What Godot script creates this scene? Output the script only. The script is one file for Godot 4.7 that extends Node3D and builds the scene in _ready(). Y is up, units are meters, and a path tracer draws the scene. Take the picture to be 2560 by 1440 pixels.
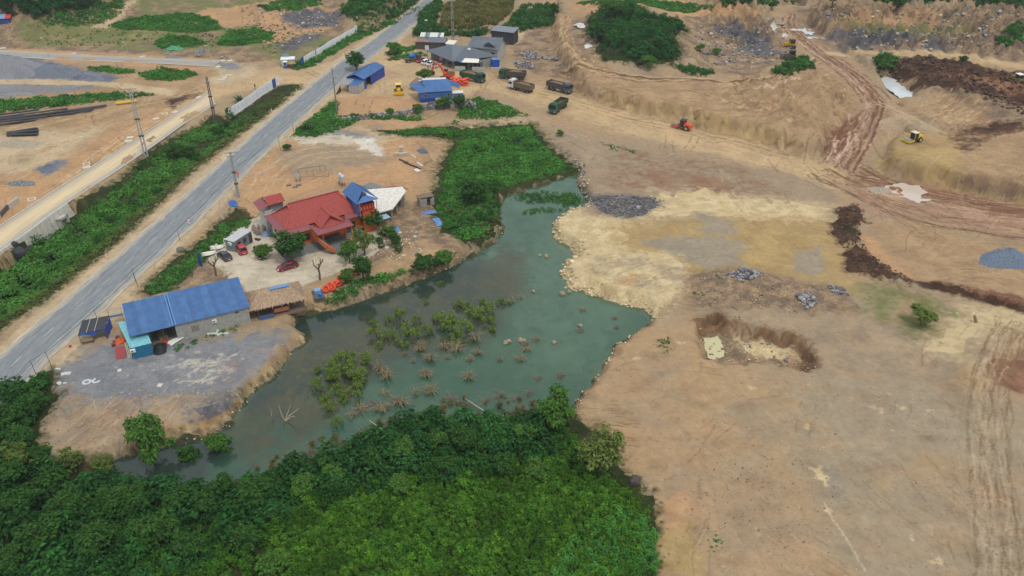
extends Node3D
# An aerial view of a pond, a road, sheds and bare earthworks. Metres, y up. The camera hangs 88 m above the road level.

const FOCAL := 2096.0            # focal length in pixels of the 2560 x 1440 photograph
const PITCH := deg_to_rad(31.8)
const EYE := Vector3(0, 88, 0)
const WATER := -2.2
const GX := -280.0               # height grid: 0.5 m cells
const GZ := -470.0
const GW := 1121
const GH := 841
var H := PackedFloat32Array()
var rng := RandomNumberGenerator.new()
var taken := {}
var mats := {}
var noise := FastNoiseLite.new()

func _ready():
	rng.seed = 11
	noise.seed = 5
	noise.frequency = 1.0
	noise.fractal_octaves = 1
	sky_and_camera()
	terrain()
	roads()
	water()
	buildings()
	walls_and_fences()
	vehicles()
	poles()
	props()
	people()
	vegetation()
	pond_plants()
	rocks()

func sky_and_camera():
	var cam := Camera3D.new()
	cam.name = "camera"
	add_child(cam)
	cam.position = EYE
	cam.rotation = Vector3(-PITCH, 0, 0)
	cam.fov = rad_to_deg(2.0 * atan(720.0 / FOCAL))
	cam.near = 0.5
	cam.far = 3000.0
	cam.current = true
	var sm := ProceduralSkyMaterial.new()
	sm.sky_top_color = Color(0.97, 0.98, 1.0)
	sm.sky_horizon_color = Color(0.72, 0.75, 0.78)
	sm.sky_curve = 0.5
	sm.ground_bottom_color = Color(0.42, 0.40, 0.36)
	sm.ground_horizon_color = Color(0.62, 0.63, 0.62)
	sm.sun_angle_max = 60.0
	sm.energy_multiplier = 1.0
	var sk := Sky.new()
	sk.sky_material = sm
	var env := Environment.new()
	env.background_mode = Environment.BG_SKY
	env.sky = sk
	env.tonemap_mode = Environment.TONE_MAPPER_LINEAR
	env.tonemap_exposure = 1.02
	env.sdfgi_enabled = true
	env.ssao_enabled = true
	env.ssil_enabled = true
	env.fog_enabled = true
	env.fog_density = 0.00014
	env.fog_light_color = Color(0.78, 0.82, 0.86)
	var we := WorldEnvironment.new()
	we.name = "daylight"
	we.environment = env
	add_child(we)
	var sun := DirectionalLight3D.new()
	sun.name = "sun"
	add_child(sun)
	sun.rotation_degrees = Vector3(-62, 35, 0)
	sun.light_energy = 0.5
	sun.light_color = Color(1.0, 0.97, 0.92)
	sun.light_angular_distance = 12.0
	sun.shadow_enabled = true

# ---------------------------------------------------------------- picture to place
func ray(px: float, py: float) -> Vector3:
	return Vector3((px - 1280.0) / FOCAL, (720.0 - py) / FOCAL, -1.0).rotated(Vector3.RIGHT, -PITCH).normalized()

func F(px: float, py: float, y := 0.0) -> Vector3:       # the point of height y that the pixel shows
	var d := ray(px, py)
	return EYE + d * ((y - EYE.y) / d.y)

func G(px: float, py: float) -> Vector3:                 # the point of the terrain that the pixel shows
	var d := ray(px, py)
	var t := (12.0 - EYE.y) / d.y
	var e := (-6.0 - EYE.y) / d.y
	var st := 0.7
	while t < e:
		var p := EYE + d * t
		if p.y <= hgt(p.x, p.z):
			var lo := t - st
			var hi := t
			for k in 10:
				var m := (lo + hi) * 0.5
				p = EYE + d * m
				if p.y <= hgt(p.x, p.z): hi = m
				else: lo = m
			break
		t += st
	var r := EYE + d * t
	r.y = hgt(r.x, r.z)
	return r

func hgt(x: float, z: float) -> float:
	var u := clampf((x - GX) * 2.0, 0.0, GW - 1.001)
	var v := clampf((z - GZ) * 2.0, 0.0, GH - 1.001)
	var i := int(u)
	var j := int(v)
	u -= i
	v -= j
	var k := j * GW + i
	return lerpf(lerpf(H[k], H[k + 1], u), lerpf(H[k + GW], H[k + GW + 1], u), v)

func on(x: float, z: float, up := 0.0) -> Vector3:
	return Vector3(x, hgt(x, z) + up, z)

func PF(a: Array, y := 0.0) -> PackedVector2Array:       # pixel list -> polygon at height y
	var r := PackedVector2Array()
	for i in range(0, a.size(), 2):
		var p := F(a[i], a[i + 1], y)
		r.append(Vector2(p.x, p.z))
	return r

func PG(a: Array) -> PackedVector2Array:                 # pixel list -> polygon on the terrain
	var r := PackedVector2Array()
	for i in range(0, a.size(), 2):
		var p := G(a[i], a[i + 1])
		r.append(Vector2(p.x, p.z))
	return r

func n2(x: float, y: float) -> float:
	return noise.get_noise_2d(x, y)

func fbm(x: float, y: float) -> float:
	return n2(x, y) + 0.5 * n2(x * 2.1 + 31.0, y * 2.1) + 0.25 * n2(x * 4.3, y * 4.3 + 17.0)

func rr(a: float, b: float) -> float:
	return rng.randf_range(a, b)

# ---------------------------------------------------------------- naming
func numbered(called: String) -> String:
	var n: int = taken.get(called, 0)
	taken[called] = n + 1
	return called if n == 0 else "%s_%03d" % [called, n]

func tag(o: Node, label: String, category: String, group := "", kind := ""):
	if label: o.set_meta("label", label)
	if category: o.set_meta("category", category)
	if group: o.set_meta("group", group)
	if kind: o.set_meta("kind", kind)
	return o

func thing(called: String, at: Vector3, turn: float, label: String, category: String, group := "") -> Node3D:
	var o := Node3D.new()
	o.name = numbered(called)
	add_child(o)
	o.position = at
	o.rotation.y = turn
	tag(o, label, category, group)
	return o

func obj(called: String, mesh, m: Material, parent: Node = self, at := Vector3.ZERO) -> MeshInstance3D:
	var o := MeshInstance3D.new()
	o.name = numbered(called) if parent == self else called
	if mesh is SurfaceTool:
		mesh.generate_normals()
		mesh = mesh.commit()
	o.mesh = mesh
	o.material_override = m
	parent.add_child(o, true)
	o.position = at
	return o

func structure(called: String, mesh, m: Material) -> MeshInstance3D:
	var o := obj(called, mesh, m)
	o.set_meta("kind", "structure")
	return o

func copy(o: Node3D, at: Vector3, turn: float, label := "") -> Node3D:
	var base := String(o.name)
	if base.length() > 4 and base.substr(base.length() - 4, 1) == "_" and base.right(3).is_valid_int(): base = base.left(base.length() - 4)
	var c: Node3D = o.duplicate()
	c.name = numbered(base)
	add_child(c)
	c.position = at
	c.rotation.y = turn
	if label: c.set_meta("label", label)
	return c

# ---------------------------------------------------------------- materials
func lin(r: float, g: float, b: float) -> Color:         # a linear base colour as a Color property wants it
	return Color(r, g, b).linear_to_srgb()

func paint(c: Color, rough := 0.8, metal := 0.0, grain := 0.0, scale := 0.5, bump := 0.0) -> StandardMaterial3D:
	var key := [c, rough, metal, grain, scale, bump]
	if mats.has(key): return mats[key]
	var m := StandardMaterial3D.new()
	m.albedo_color = c
	m.roughness = rough
	m.metallic = metal
	if grain > 0.0:
		m.albedo_texture = grain_texture(grain)
		m.uv1_triplanar = true
		m.uv1_world_triplanar = true
		m.uv1_scale = Vector3.ONE * scale
	if bump > 0.0:
		m.heightmap_enabled = true
		m.heightmap_texture = grain_texture(0.6)
		m.heightmap_scale = bump
		m.uv1_triplanar = true
		m.uv1_world_triplanar = true
		m.uv1_scale = Vector3.ONE * scale
	mats[key] = m
	return m

func grain_texture(g: float) -> Texture2D:               # stains and grain as a grey texture, patchy at several sizes
	var key := "grain%.2f" % g
	if mats.has(key): return mats[key]
	var im := soft_noise(256, 0.02, 5, int(g * 100))
	var by := im.get_data()
	for i in by.size():
		var v := 255.0 * (1.0 - g * (0.5 - by[i] / 255.0) * 2.0 - g * 0.35)
		by[i] = int(clampf(v, 0, 255))
	mats[key] = ImageTexture.create_from_image(Image.create_from_data(256, 256, false, Image.FORMAT_L8, by))
	return mats[key]

func soft_noise(size: int, freq: float, oct: int, sd: int) -> Image:
	var f := FastNoiseLite.new()
	f.seed = sd
	f.frequency = freq
	f.fractal_octaves = oct
	f.fractal_gain = 0.6
	var im := f.get_seamless_image(size, size)
	im.convert(Image.FORMAT_L8)
	return im

# ---------------------------------------------------------------- shapes
func mb() -> SurfaceTool:
	var st := SurfaceTool.new()
	st.begin(Mesh.PRIMITIVE_TRIANGLES)
	st.set_smooth_group(-1)
	return st

func tri(st: SurfaceTool, a: Vector3, b: Vector3, c: Vector3):
	st.add_vertex(a)
	st.add_vertex(b)
	st.add_vertex(c)

func quad(st: SurfaceTool, a: Vector3, b: Vector3, c: Vector3, d: Vector3):   # clockwise seen from the front
	tri(st, a, b, c)
	tri(st, a, c, d)

func hexa(st: SurfaceTool, p: Array):                     # p: four bottom corners (counter-clockwise from above), then the four above them
	quad(st, p[3], p[2], p[1], p[0])
	quad(st, p[4], p[5], p[6], p[7])
	for i in 4:
		var j := (i + 1) % 4
		quad(st, p[i], p[j], p[4 + j], p[4 + i])

func box(st: SurfaceTool, c: Vector3, s: Vector3, b := Basis()):   # c is the centre
	var h := s * 0.5
	var p := []
	for y in [-1, 1]:
		for q in [[-1, 1], [-1, -1], [1, -1], [1, 1]]:
			p.append(c + b * Vector3(h.x * q[0], h.y * y, h.z * q[1]))
	hexa(st, p)

func bx(st: SurfaceTool, x0, y0, z0, x1, y1, z1):         # by its two corners
	box(st, Vector3((x0 + x1) * 0.5, (y0 + y1) * 0.5, (z0 + z1) * 0.5), Vector3(absf(x1 - x0), absf(y1 - y0), absf(z1 - z0)))

func bar(st: SurfaceTool, a: Vector3, b: Vector3, w: float, h: float):
	var d := b - a
	var up := Vector3.UP if absf(d.normalized().y) < 0.95 else Vector3.RIGHT
	var x := up.cross(d).normalized()
	var y := d.cross(x).normalized()
	box(st, (a + b) * 0.5, Vector3(w, h, d.length()), Basis(x, y, d.normalized()))

func tube(st: SurfaceTool, pts: Array, radii, n := 6, caps := true):
	var rings := []
	var last := pts.size() - 1
	for i in pts.size():
		var d: Vector3 = (pts[mini(i + 1, last)] - pts[maxi(i - 1, 0)]).normalized()
		var up := Vector3.UP if absf(d.y) < 0.9 else Vector3.RIGHT
		var x := up.cross(d).normalized()
		var y := d.cross(x)
		var r: float = radii if radii is float or radii is int else radii[i]
		var ring := []
		for k in n:
			var a := TAU * k / n
			ring.append(pts[i] + (x * cos(a) + y * sin(a)) * r)
		rings.append(ring)
	for i in last:
		for k in n:
			var j := (k + 1) % n
			quad(st, rings[i][k], rings[i + 1][k], rings[i + 1][j], rings[i][j])
	if caps:
		for k in range(1, n - 1):
			tri(st, rings[0][0], rings[0][k], rings[0][k + 1])
			tri(st, rings[last][0], rings[last][k + 1], rings[last][k])

func lathe(st: SurfaceTool, prof: Array, n := 12, b := Basis(), at := Vector3.ZERO):   # prof: [radius, y] from the bottom up
	for i in prof.size() - 1:
		for k in n:
			var a := TAU * k / n
			var c := TAU * (k + 1) / n
			var p0 = at + b * Vector3(cos(a) * prof[i][0], prof[i][1], sin(a) * prof[i][0])
			var p1 = at + b * Vector3(cos(c) * prof[i][0], prof[i][1], sin(c) * prof[i][0])
			var q0 = at + b * Vector3(cos(a) * prof[i + 1][0], prof[i + 1][1], sin(a) * prof[i + 1][0])
			var q1 = at + b * Vector3(cos(c) * prof[i + 1][0], prof[i + 1][1], sin(c) * prof[i + 1][0])
			if prof[i][0] > 0.0001: tri(st, p0, p1, q1)
			if prof[i + 1][0] > 0.0001: tri(st, p0, q1, q0)

func slab(st: SurfaceTool, a: Vector3, b: Vector3, c: Vector3, d: Vector3, t: float):   # a thick sheet; a..d clockwise seen from above, t its thickness downwards
	var dn := Vector3(0, -t, 0)
	hexa(st, [d + dn, c + dn, b + dn, a + dn, d, c, b, a])

func prism(st: SurfaceTool, poly: PackedVector2Array, y0: float, y1: float):   # a polygon of the ground plane drawn up
	var t := Geometry2D.triangulate_polygon(poly)
	for i in range(0, t.size(), 3):
		var q := [poly[t[i]], poly[t[i + 1]], poly[t[i + 2]]]
		if (q[1] - q[0]).cross(q[2] - q[0]) < 0: q.reverse()
		tri(st, Vector3(q[0].x, y1, q[0].y), Vector3(q[1].x, y1, q[1].y), Vector3(q[2].x, y1, q[2].y))
		tri(st, Vector3(q[0].x, y0, q[0].y), Vector3(q[2].x, y0, q[2].y), Vector3(q[1].x, y0, q[1].y))
	var area := 0.0
	for i in poly.size():
		area += poly[i].cross(poly[(i + 1) % poly.size()])
	for i in poly.size():
		var a := poly[i]
		var b := poly[(i + 1) % poly.size()]
		if area < 0:
			var s := a
			a = b
			b = s
		quad(st, Vector3(b.x, y0, b.y), Vector3(a.x, y0, a.y), Vector3(a.x, y1, a.y), Vector3(b.x, y1, b.y))

# ---------------------------------------------------------------- the lie of the land
func edge_distance(p: Vector2, poly: PackedVector2Array) -> float:   # to the outline; negative outside
	var best := 1e9
	var inside := false
	var a := poly[poly.size() - 1]
	for b in poly:
		var ab := b - a
		var t := clampf((p - a).dot(ab) / maxf(ab.length_squared(), 1e-6), 0.0, 1.0)
		best = minf(best, p.distance_squared_to(a + ab * t))
		if (a.y > p.y) != (b.y > p.y) and p.x < (b.x - a.x) * (p.y - a.y) / (b.y - a.y) + a.x: inside = not inside
		a = b
	return sqrt(best) * (1.0 if inside else -1.0)

func bounds(poly: PackedVector2Array, grow: float) -> Rect2:
	var r := Rect2(poly[0], Vector2.ZERO)
	for p in poly: r = r.expand(p)
	return r.grow(grow)

# Brings the land inside the outline to height h (add: raises it by h), over an edge «fall» metres wide; rough adds uneven ground of that many metres.
func lift(poly: PackedVector2Array, h: float, fall: float, rough := 0.0, size := 6.0, wander := 0.0, add := false):
	var r := bounds(poly, fall + wander)
	for j in range(maxi(0, int((r.position.y - GZ) * 2)), mini(GH, int((r.end.y - GZ) * 2) + 1)):
		for i in range(maxi(0, int((r.position.x - GX) * 2)), mini(GW, int((r.end.x - GX) * 2) + 1)):
			var x := GX + i * 0.5
			var z := GZ + j * 0.5
			var d := edge_distance(Vector2(x, z), poly)
			if wander > 0.0: d += wander * fbm(x * 0.22, z * 0.22)
			var m := clampf(0.5 + d / fall, 0.0, 1.0)
			if m <= 0.0: continue
			m = m * m * (3.0 - 2.0 * m)
			var goal := h
			if rough > 0.0: goal += rough * fbm(x / size, z / size + 40.0)
			var k := j * GW + i
			H[k] = H[k] + goal * m if add else lerpf(H[k], goal, m)

# Grades a strip along a line of points to the points' own heights.
func grade(pts: Array, half: float, blend: float, rough := 0.0):
	for s in pts.size() - 1:
		var a := Vector2(pts[s].x, pts[s].z)
		var b := Vector2(pts[s + 1].x, pts[s + 1].z)
		var r := Rect2(a, Vector2.ZERO).expand(b).grow(half + blend)
		for j in range(maxi(0, int((r.position.y - GZ) * 2)), mini(GH, int((r.end.y - GZ) * 2) + 1)):
			for i in range(maxi(0, int((r.position.x - GX) * 2)), mini(GW, int((r.end.x - GX) * 2) + 1)):
				var p := Vector2(GX + i * 0.5, GZ + j * 0.5)
				var ab := b - a
				var t := clampf((p - a).dot(ab) / ab.length_squared(), 0.0, 1.0)
				var m := 1.0 - clampf((p.distance_to(a + ab * t) - half) / blend, 0.0, 1.0)
				if m <= 0.0: continue
				m = m * m * (3.0 - 2.0 * m)
				var k := j * GW + i
				H[k] = lerpf(H[k], lerpf(pts[s].y, pts[s + 1].y, t) + rough * n2(p.x * 0.8, p.y * 0.8), m)

const POND := [1440, 440, 1340, 470, 1268, 492, 1240, 530, 1262, 572, 1245, 600, 1200, 630, 1150, 660, 1100, 680, 1050, 700, 1000, 720, 930, 745, 880, 765, 830, 775, 790, 782, 748, 792, 735, 815, 765, 836, 766, 855, 735, 878, 715, 905, 690, 938, 650, 968, 615, 998, 600, 1030, 588, 1057, 550, 1080, 490, 1102, 430, 1114, 350, 1132, 290, 1152, 240, 1178, 170, 1200, 90, 1235, 110, 1290, 230, 1262, 330, 1240, 430, 1225, 520, 1215, 600, 1205, 660, 1188, 720, 1168, 790, 1150, 870, 1135, 950, 1115, 1010, 1098, 1060, 1075, 1150, 1060, 1250, 1040, 1340, 1030, 1425, 1030, 1452, 995, 1480, 962, 1510, 912, 1540, 870, 1590, 836, 1642, 800, 1625, 786, 1605, 770, 1570, 765, 1520, 752, 1480, 736, 1430, 720, 1410, 700, 1408, 670, 1415, 652, 1445, 645, 1430, 625, 1395, 605, 1380, 585, 1385, 560, 1420, 535, 1470, 520, 1465, 500, 1450, 470]
const ROAD_MID := [[-90.5, -60.0], [-86.5, -117.7], [-85.0, -126.5], [-83.3, -135.0], [-80.4, -152.2], [-77.5, -169.7], [-74.9, -187.3], [-72.2, -205.0], [-69.6, -223.0], [-66.0, -245.0], [-62.0, -266.6], [-56.0, -296.0], [-48.6, -325.7], [-38.3, -374.9], [-22.0, -450.0]]
var road_pts := []

func road_at(t: float, off: float) -> Vector3:            # a point of the main road: t 0..1 along, off metres to its right
	var f := t * (road_pts.size() - 1)
	var i := mini(int(f), road_pts.size() - 2)
	var p: Vector2 = road_pts[i].lerp(road_pts[i + 1], f - i)
	var d: Vector2 = (road_pts[mini(i + 2, road_pts.size() - 1)] - road_pts[maxi(i - 1, 0)]).normalized()
	return Vector3(p.x - d.y * off, 0, p.y + d.x * off)

func terrain():
	var c := Curve2D.new()
	for i in ROAD_MID.size():
		var p := Vector2(ROAD_MID[i][0], ROAD_MID[i][1])
		var q := Vector2(ROAD_MID[mini(i + 1, ROAD_MID.size() - 1)][0], ROAD_MID[mini(i + 1, ROAD_MID.size() - 1)][1])
		var o := Vector2(ROAD_MID[maxi(i - 1, 0)][0], ROAD_MID[maxi(i - 1, 0)][1])
		var d := (q - o).normalized()
		c.add_point(p, -d * p.distance_to(o) * 0.33, d * p.distance_to(q) * 0.33)
	var l := c.get_baked_length()
	for i in int(l) + 1: road_pts.append(c.sample_baked(float(i)))
	H.resize(GW * GH)
	for j in GH:
		var z := GZ + j * 0.5
		for i in GW:
			var x := GX + i * 0.5
			H[j * GW + i] = 0.22 * n2(x * 0.06, z * 0.06) + 0.07 * n2(x * 0.5, z * 0.5)
	land()
	paint_ground()
	ground_mesh("ground", 240, 880, 560, 840, 1, 0)      # near ground, 0.5 m cells
	ground_mesh("terrain", 0, 1120, 0, 560, 2, 1)
	# the country beyond the modelled land
	var st := mb()
	for q in [[-3000, -3000, -280, 600], [280, -3000, 3000, 600], [-280, -3000, 280, -470], [-280, -50, 280, 600], [-280, -190, -160, -50], [160, -190, 280, -50]]:
		quad(st, Vector3(q[0], -0.6, q[1]), Vector3(q[2], -0.6, q[1]), Vector3(q[2], -0.6, q[3]), Vector3(q[0], -0.6, q[3]))
	structure("ground_beyond", st, paint(lin(0.08, 0.11, 0.045), 0.95, 0, 0.5, 0.02))

func ground_mesh(called: String, i0: int, i1: int, j0: int, j1: int, step: int, tile: int):
	var t: Dictionary = tiles[tile]
	var v := PackedVector3Array()
	var uv := PackedVector2Array()
	var uv2 := PackedVector2Array()
	var nn := PackedVector3Array()
	var idx := PackedInt32Array()
	var w := (i1 - i0) / step + 1
	for j in range(j0, j1 + 1, step):
		for i in range(i0, i1 + 1, step):
			var k := j * GW + i
			var y := H[k]
			if step == 1 and j == j0 and i % 2 == 1: y = 0.5 * (H[k - 1] + H[k + 1])
			var x := GX + i * 0.5
			var z := GZ + j * 0.5
			v.append(Vector3(x, y, z))
			uv.append(Vector2((x - t.x0) * t.sx / t.w, (z - t.z0) * t.sz / t.h))
			uv2.append(Vector2(x * 0.8 + z * 0.6, z * 0.8 - x * 0.6) * 0.083)
			var dx := H[k + 1] - H[k - 1] if i > 0 and i < GW - 1 else 0.0
			var dz := H[k + GW] - H[k - GW] if j > 0 and j < GH - 1 else 0.0
			nn.append(Vector3(-dx, 1.0, -dz).normalized())
	var rows := (j1 - j0) / step
	for j in rows:
		for i in w - 1:
			var a := j * w + i
			idx.append_array([a, a + 1, a + w + 1, a, a + w + 1, a + w])
	var arr := []
	arr.resize(Mesh.ARRAY_MAX)
	arr[Mesh.ARRAY_VERTEX] = v
	arr[Mesh.ARRAY_NORMAL] = nn
	arr[Mesh.ARRAY_TEX_UV] = uv
	arr[Mesh.ARRAY_TEX_UV2] = uv2
	arr[Mesh.ARRAY_INDEX] = idx
	var me := ArrayMesh.new()
	me.add_surface_from_arrays(Mesh.PRIMITIVE_TRIANGLES, arr)
	var m := StandardMaterial3D.new()
	m.albedo_texture = ImageTexture.create_from_image(t.im)
	m.roughness = 0.95
	m.metallic_specular = 0.25
	m.heightmap_enabled = true
	m.heightmap_texture = ImageTexture.create_from_image(t.bump)
	m.heightmap_scale = 24.0
	m.detail_enabled = true
	m.detail_blend_mode = BaseMaterial3D.BLEND_MODE_MUL
	m.detail_uv_layer = BaseMaterial3D.DETAIL_UV_2
	m.detail_albedo = grit()
	m.uv2_triplanar = true
	m.uv2_world_triplanar = true
	m.uv2_scale = Vector3.ONE * 0.083
	structure(called, me, m)

func grit() -> Texture2D:                                 # sand grain, pebbles and damp patches, 9 m across
	if mats.has("grit"): return mats["grit"]
	var s := 512
	var a := soft_noise(s, 0.012, 4, 71).get_data()
	var b := soft_noise(s, 0.16, 3, 72).get_data()
	var by := PackedByteArray()
	by.resize(s * s * 3)
	var r := RandomNumberGenerator.new()
	r.seed = 9
	for i in s * s:
		var v := 0.95 + (a[i] - 128) / 128.0 * 0.05 + (b[i] - 128) / 128.0 * 0.10 + r.randf_range(-0.05, 0.05)
		by[i * 3] = int(clampf(v * 255.0, 0, 255))
		by[i * 3 + 1] = int(clampf(v * 253.0, 0, 255))
		by[i * 3 + 2] = int(clampf(v * 250.0, 0, 255))
	mats["grit"] = ImageTexture.create_from_image(Image.create_from_data(s, s, false, Image.FORMAT_RGB8, by))
	return mats["grit"]

# ---------------------------------------------------------------- soil colours, painted in ground metres
var tiles := []
var soils := {}
var brushes := {}

var fade := 0.0                                           # how far the painted soil colours are drawn towards grey
func tone(c: Color) -> Color:
	var g := c.get_luminance()
	return Color(lerpf(c.r, g, fade) * (1.0 - fade * 0.2), lerpf(c.g, g, fade) * (1.0 - fade * 0.2), lerpf(c.b, g, fade) * (1.0 - fade * 0.2))

func soil(called: String, a: Color, b: Color, speck := 0.06, freq := 0.02, alpha := 1.0, patchy := 0.0):
	var s := 512
	var n1 := soft_noise(s, freq, 5, soils.size() * 7 + 1).get_data()
	var n3 := soft_noise(s, freq * 0.6, 3, soils.size() * 7 + 3).get_data()
	var r := RandomNumberGenerator.new()
	r.seed = soils.size() + 100
	var by := PackedByteArray()
	by.resize(s * s * 4)
	a = tone(a)
	b = tone(b)
	var lut := PackedByteArray()
	for i in 256:
		var cc := a.lerp(b, smoothstep(70, 186, i))
		lut.append_array([int(cc.r * 255), int(cc.g * 255), int(cc.b * 255)])
	for i in s * s:
		var k := n1[i] * 3
		var g := 1.0 + speck * (r.randf() * 2.0 - 1.0)
		by[i * 4] = mini(255, int(lut[k] * g))
		by[i * 4 + 1] = mini(255, int(lut[k + 1] * g))
		by[i * 4 + 2] = mini(255, int(lut[k + 2] * g))
		by[i * 4 + 3] = 255 if patchy == 0.0 and alpha == 1.0 else int(255 * clampf(alpha * (1.0 - patchy) + patchy * (n3[i] - 128) / 90.0, 0, 1))
	soils[called] = {"im": Image.create_from_data(s, s, false, Image.FORMAT_RGBA8, by), "a": a, "b": b}

func brush(c: Color, px: int, soft: float, alpha: float, variant: int) -> Image:
	if px > 6 and fade > 0.0: c = tone(c)
	var key := [c, px, soft, alpha, variant]
	if brushes.has(key): return brushes[key]
	var im := Image.create_empty(px, px, false, Image.FORMAT_RGBA8)
	for y in px:
		for x in px:
			var d := Vector2(x + 0.5 - px * 0.5, y + 0.5 - px * 0.5).length() / (px * 0.5)
			var e := 1.0 - d + 0.35 * fbm(x * 3.1 / px + variant * 13.0, y * 3.1 / px + variant * 7.0)
			im.set_pixel(x, y, Color(c.r, c.g, c.b, alpha * clampf(e / maxf(soft, 0.05), 0, 1)) if d < 1.0 else Color(c.r, c.g, c.b, 0))
	brushes[key] = im
	return im

func stamp(p: Vector2, metres: float, c: Color, alpha := 1.0, soft := 0.6, dig := 0.0):
	for t in tiles:
		var u := int((p.x - t.x0) * t.sx)
		var v := int((p.y - t.z0) * t.sz)
		var px := int(maxf(2, metres * t.sx))
		if u < -px or v < -px or u > t.w + px or v > t.h + px: continue
		var a := alpha
		if metres * t.sx < 2.0: a *= metres * t.sx / 2.0
		px = px if px < 8 else (px / 4) * 4
		var b := brush(c, px, soft, snappedf(a, 0.05), rng.randi() % 4)
		t.im.blend_rect(b, Rect2i(0, 0, px, px), Vector2i(u - px / 2, v - px / 2))
		if dig != 0.0 and t.has("bump"): t.bump.blend_rect(brush(Color.BLACK if dig < 0.0 else Color.WHITE, px, soft, snappedf(absf(dig), 0.1), rng.randi() % 4), Rect2i(0, 0, px, px), Vector2i(u - px / 2, v - px / 2))

func wiggle(poly: PackedVector2Array, step: float, amp: float, freq := 0.3) -> PackedVector2Array:
	var r := PackedVector2Array()
	for i in poly.size():
		var a := poly[i]
		var b := poly[(i + 1) % poly.size()]
		var n := maxi(1, int(a.distance_to(b) / step))
		for k in n:
			var p := a.lerp(b, float(k) / n)
			r.append(p + amp * Vector2(fbm(p.x * freq, p.y * freq), fbm(p.x * freq + 50.0, p.y * freq + 90.0)))
	return r

func fill(poly: PackedVector2Array, kind: String, amp := 1.2, edge := 1.5):
	var s: Dictionary = soils[kind]
	poly = wiggle(poly, 1.0, amp)
	var bb := bounds(poly, 0)
	for t in tiles:
		var x0 := maxi(0, int((bb.position.x - t.x0) * t.sx))
		var x1 := mini(t.w, int((bb.end.x - t.x0) * t.sx) + 1)
		var y0 := maxi(0, int((bb.position.y - t.z0) * t.sz))
		var y1 := mini(t.h, int((bb.end.y - t.z0) * t.sz) + 1)
		if x1 <= x0 or y1 <= y0: continue
		var w := x1 - x0
		var h := y1 - y0
		var mask := Image.create_empty(w, h, false, Image.FORMAT_LA8)
		var rows := []
		rows.resize(h)
		for i in h: rows[i] = []
		for i in poly.size():
			var a := Vector2((poly[i].x - t.x0) * t.sx - x0, (poly[i].y - t.z0) * t.sz - y0)
			var q := poly[(i + 1) % poly.size()]
			var b := Vector2((q.x - t.x0) * t.sx - x0, (q.y - t.z0) * t.sz - y0)
			if a.y > b.y:
				var sw := a
				a = b
				b = sw
			for y in range(maxi(0, int(ceil(a.y - 0.5))), mini(h, int(ceil(b.y - 0.5)))):
				rows[y].append(a.x + (b.x - a.x) * (y + 0.5 - a.y) / (b.y - a.y))
		for y in h:
			var xs: Array = rows[y]
			xs.sort()
			for i in range(0, xs.size() - 1, 2):
				var p := maxi(0, int(xs[i]))
				var q := mini(w, int(xs[i + 1]))
				if q > p: mask.fill_rect(Rect2i(p, y, q - p, 1), Color.WHITE)
		var src := Image.create_empty(w, h, false, Image.FORMAT_RGBA8)
		for yy in range(-(y0 % 512), h, 512):
			for xx in range(-(x0 % 512), w, 512):
				src.blit_rect(s.im, Rect2i(0, 0, 512, 512), Vector2i(xx, yy))
		t.im.blend_rect_mask(src, mask, Rect2i(0, 0, w, h), Vector2i(x0, y0))
	if edge > 0.0:
		for pass_ in [[2.2, 0.2, 1.0], [1.2, 0.3, 0.8], [0.5, 0.5, 0.6]]:
			var carry := 0.0
			for i in poly.size():
				carry += poly[i].distance_to(poly[(i + 1) % poly.size()])
				while carry > edge * 0.3 * pass_[0]:
					carry -= edge * 0.3 * pass_[0]
					stamp(poly[i] + Vector2(rr(-1, 1), rr(-1, 1)) * edge * 0.75, edge * rr(0.5, 1.2) * pass_[0], s.a.lerp(s.b, snappedf(rng.randf(), 0.25)), pass_[1], pass_[2])

func stroke(pts: PackedVector2Array, width: float, c: Color, alpha := 0.5, wander := 0.2, gap := 0.0, dig := -0.3):
	var total := 0.0
	var ph := rr(0, 100)
	for i in pts.size() - 1:
		var a := pts[i]
		var b := pts[i + 1]
		var n := maxi(1, int(a.distance_to(b) / maxf(width * 0.45, 0.14)))
		var side := (b - a).normalized().orthogonal()
		for k in n:
			var p := a.lerp(b, float(k) / n)
			if gap > 0.0 and fbm(p.x * 0.16 + ph, p.y * 0.16) < gap - 0.5: continue
			stamp(p + side * wander * fbm(p.x * 0.07 + ph, p.y * 0.07), width * rr(0.8, 1.25), c, alpha, 0.5, dig)

func bend(px: Array, per := 8) -> PackedVector2Array:     # a smooth line through pixels, on the terrain
	var p := PG(px)
	if p.size() < 3: return p
	var c := Curve2D.new()
	for i in p.size():
		var d := (p[mini(i + 1, p.size() - 1)] - p[maxi(i - 1, 0)]) / 6.0
		c.add_point(p[i], -d, d)
	var r := PackedVector2Array()
	var l := c.get_baked_length()
	for i in int(l / 1.5) + 1: r.append(c.sample_baked(minf(l, i * 1.5)))
	return r

func shifted(p: PackedVector2Array, off: float) -> PackedVector2Array:
	var r := PackedVector2Array()
	for i in p.size():
		r.append(p[i] + (p[mini(i + 1, p.size() - 1)] - p[maxi(i - 1, 0)]).normalized().orthogonal() * off)
	return r

func tracks(px: Array, spread: float, count: int, c: Color, alpha := 0.4, width := 0.5, gap := 0.35):   # wheel marks side by side
	var p := bend(px)
	for k in count:
		var o := rr(-spread, spread) if count > 2 else spread * (k * 2 - 1)
		stroke(shifted(p, o), width * rr(0.7, 1.3), c, alpha * rr(0.6, 1.2), 0.5, gap)

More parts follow.
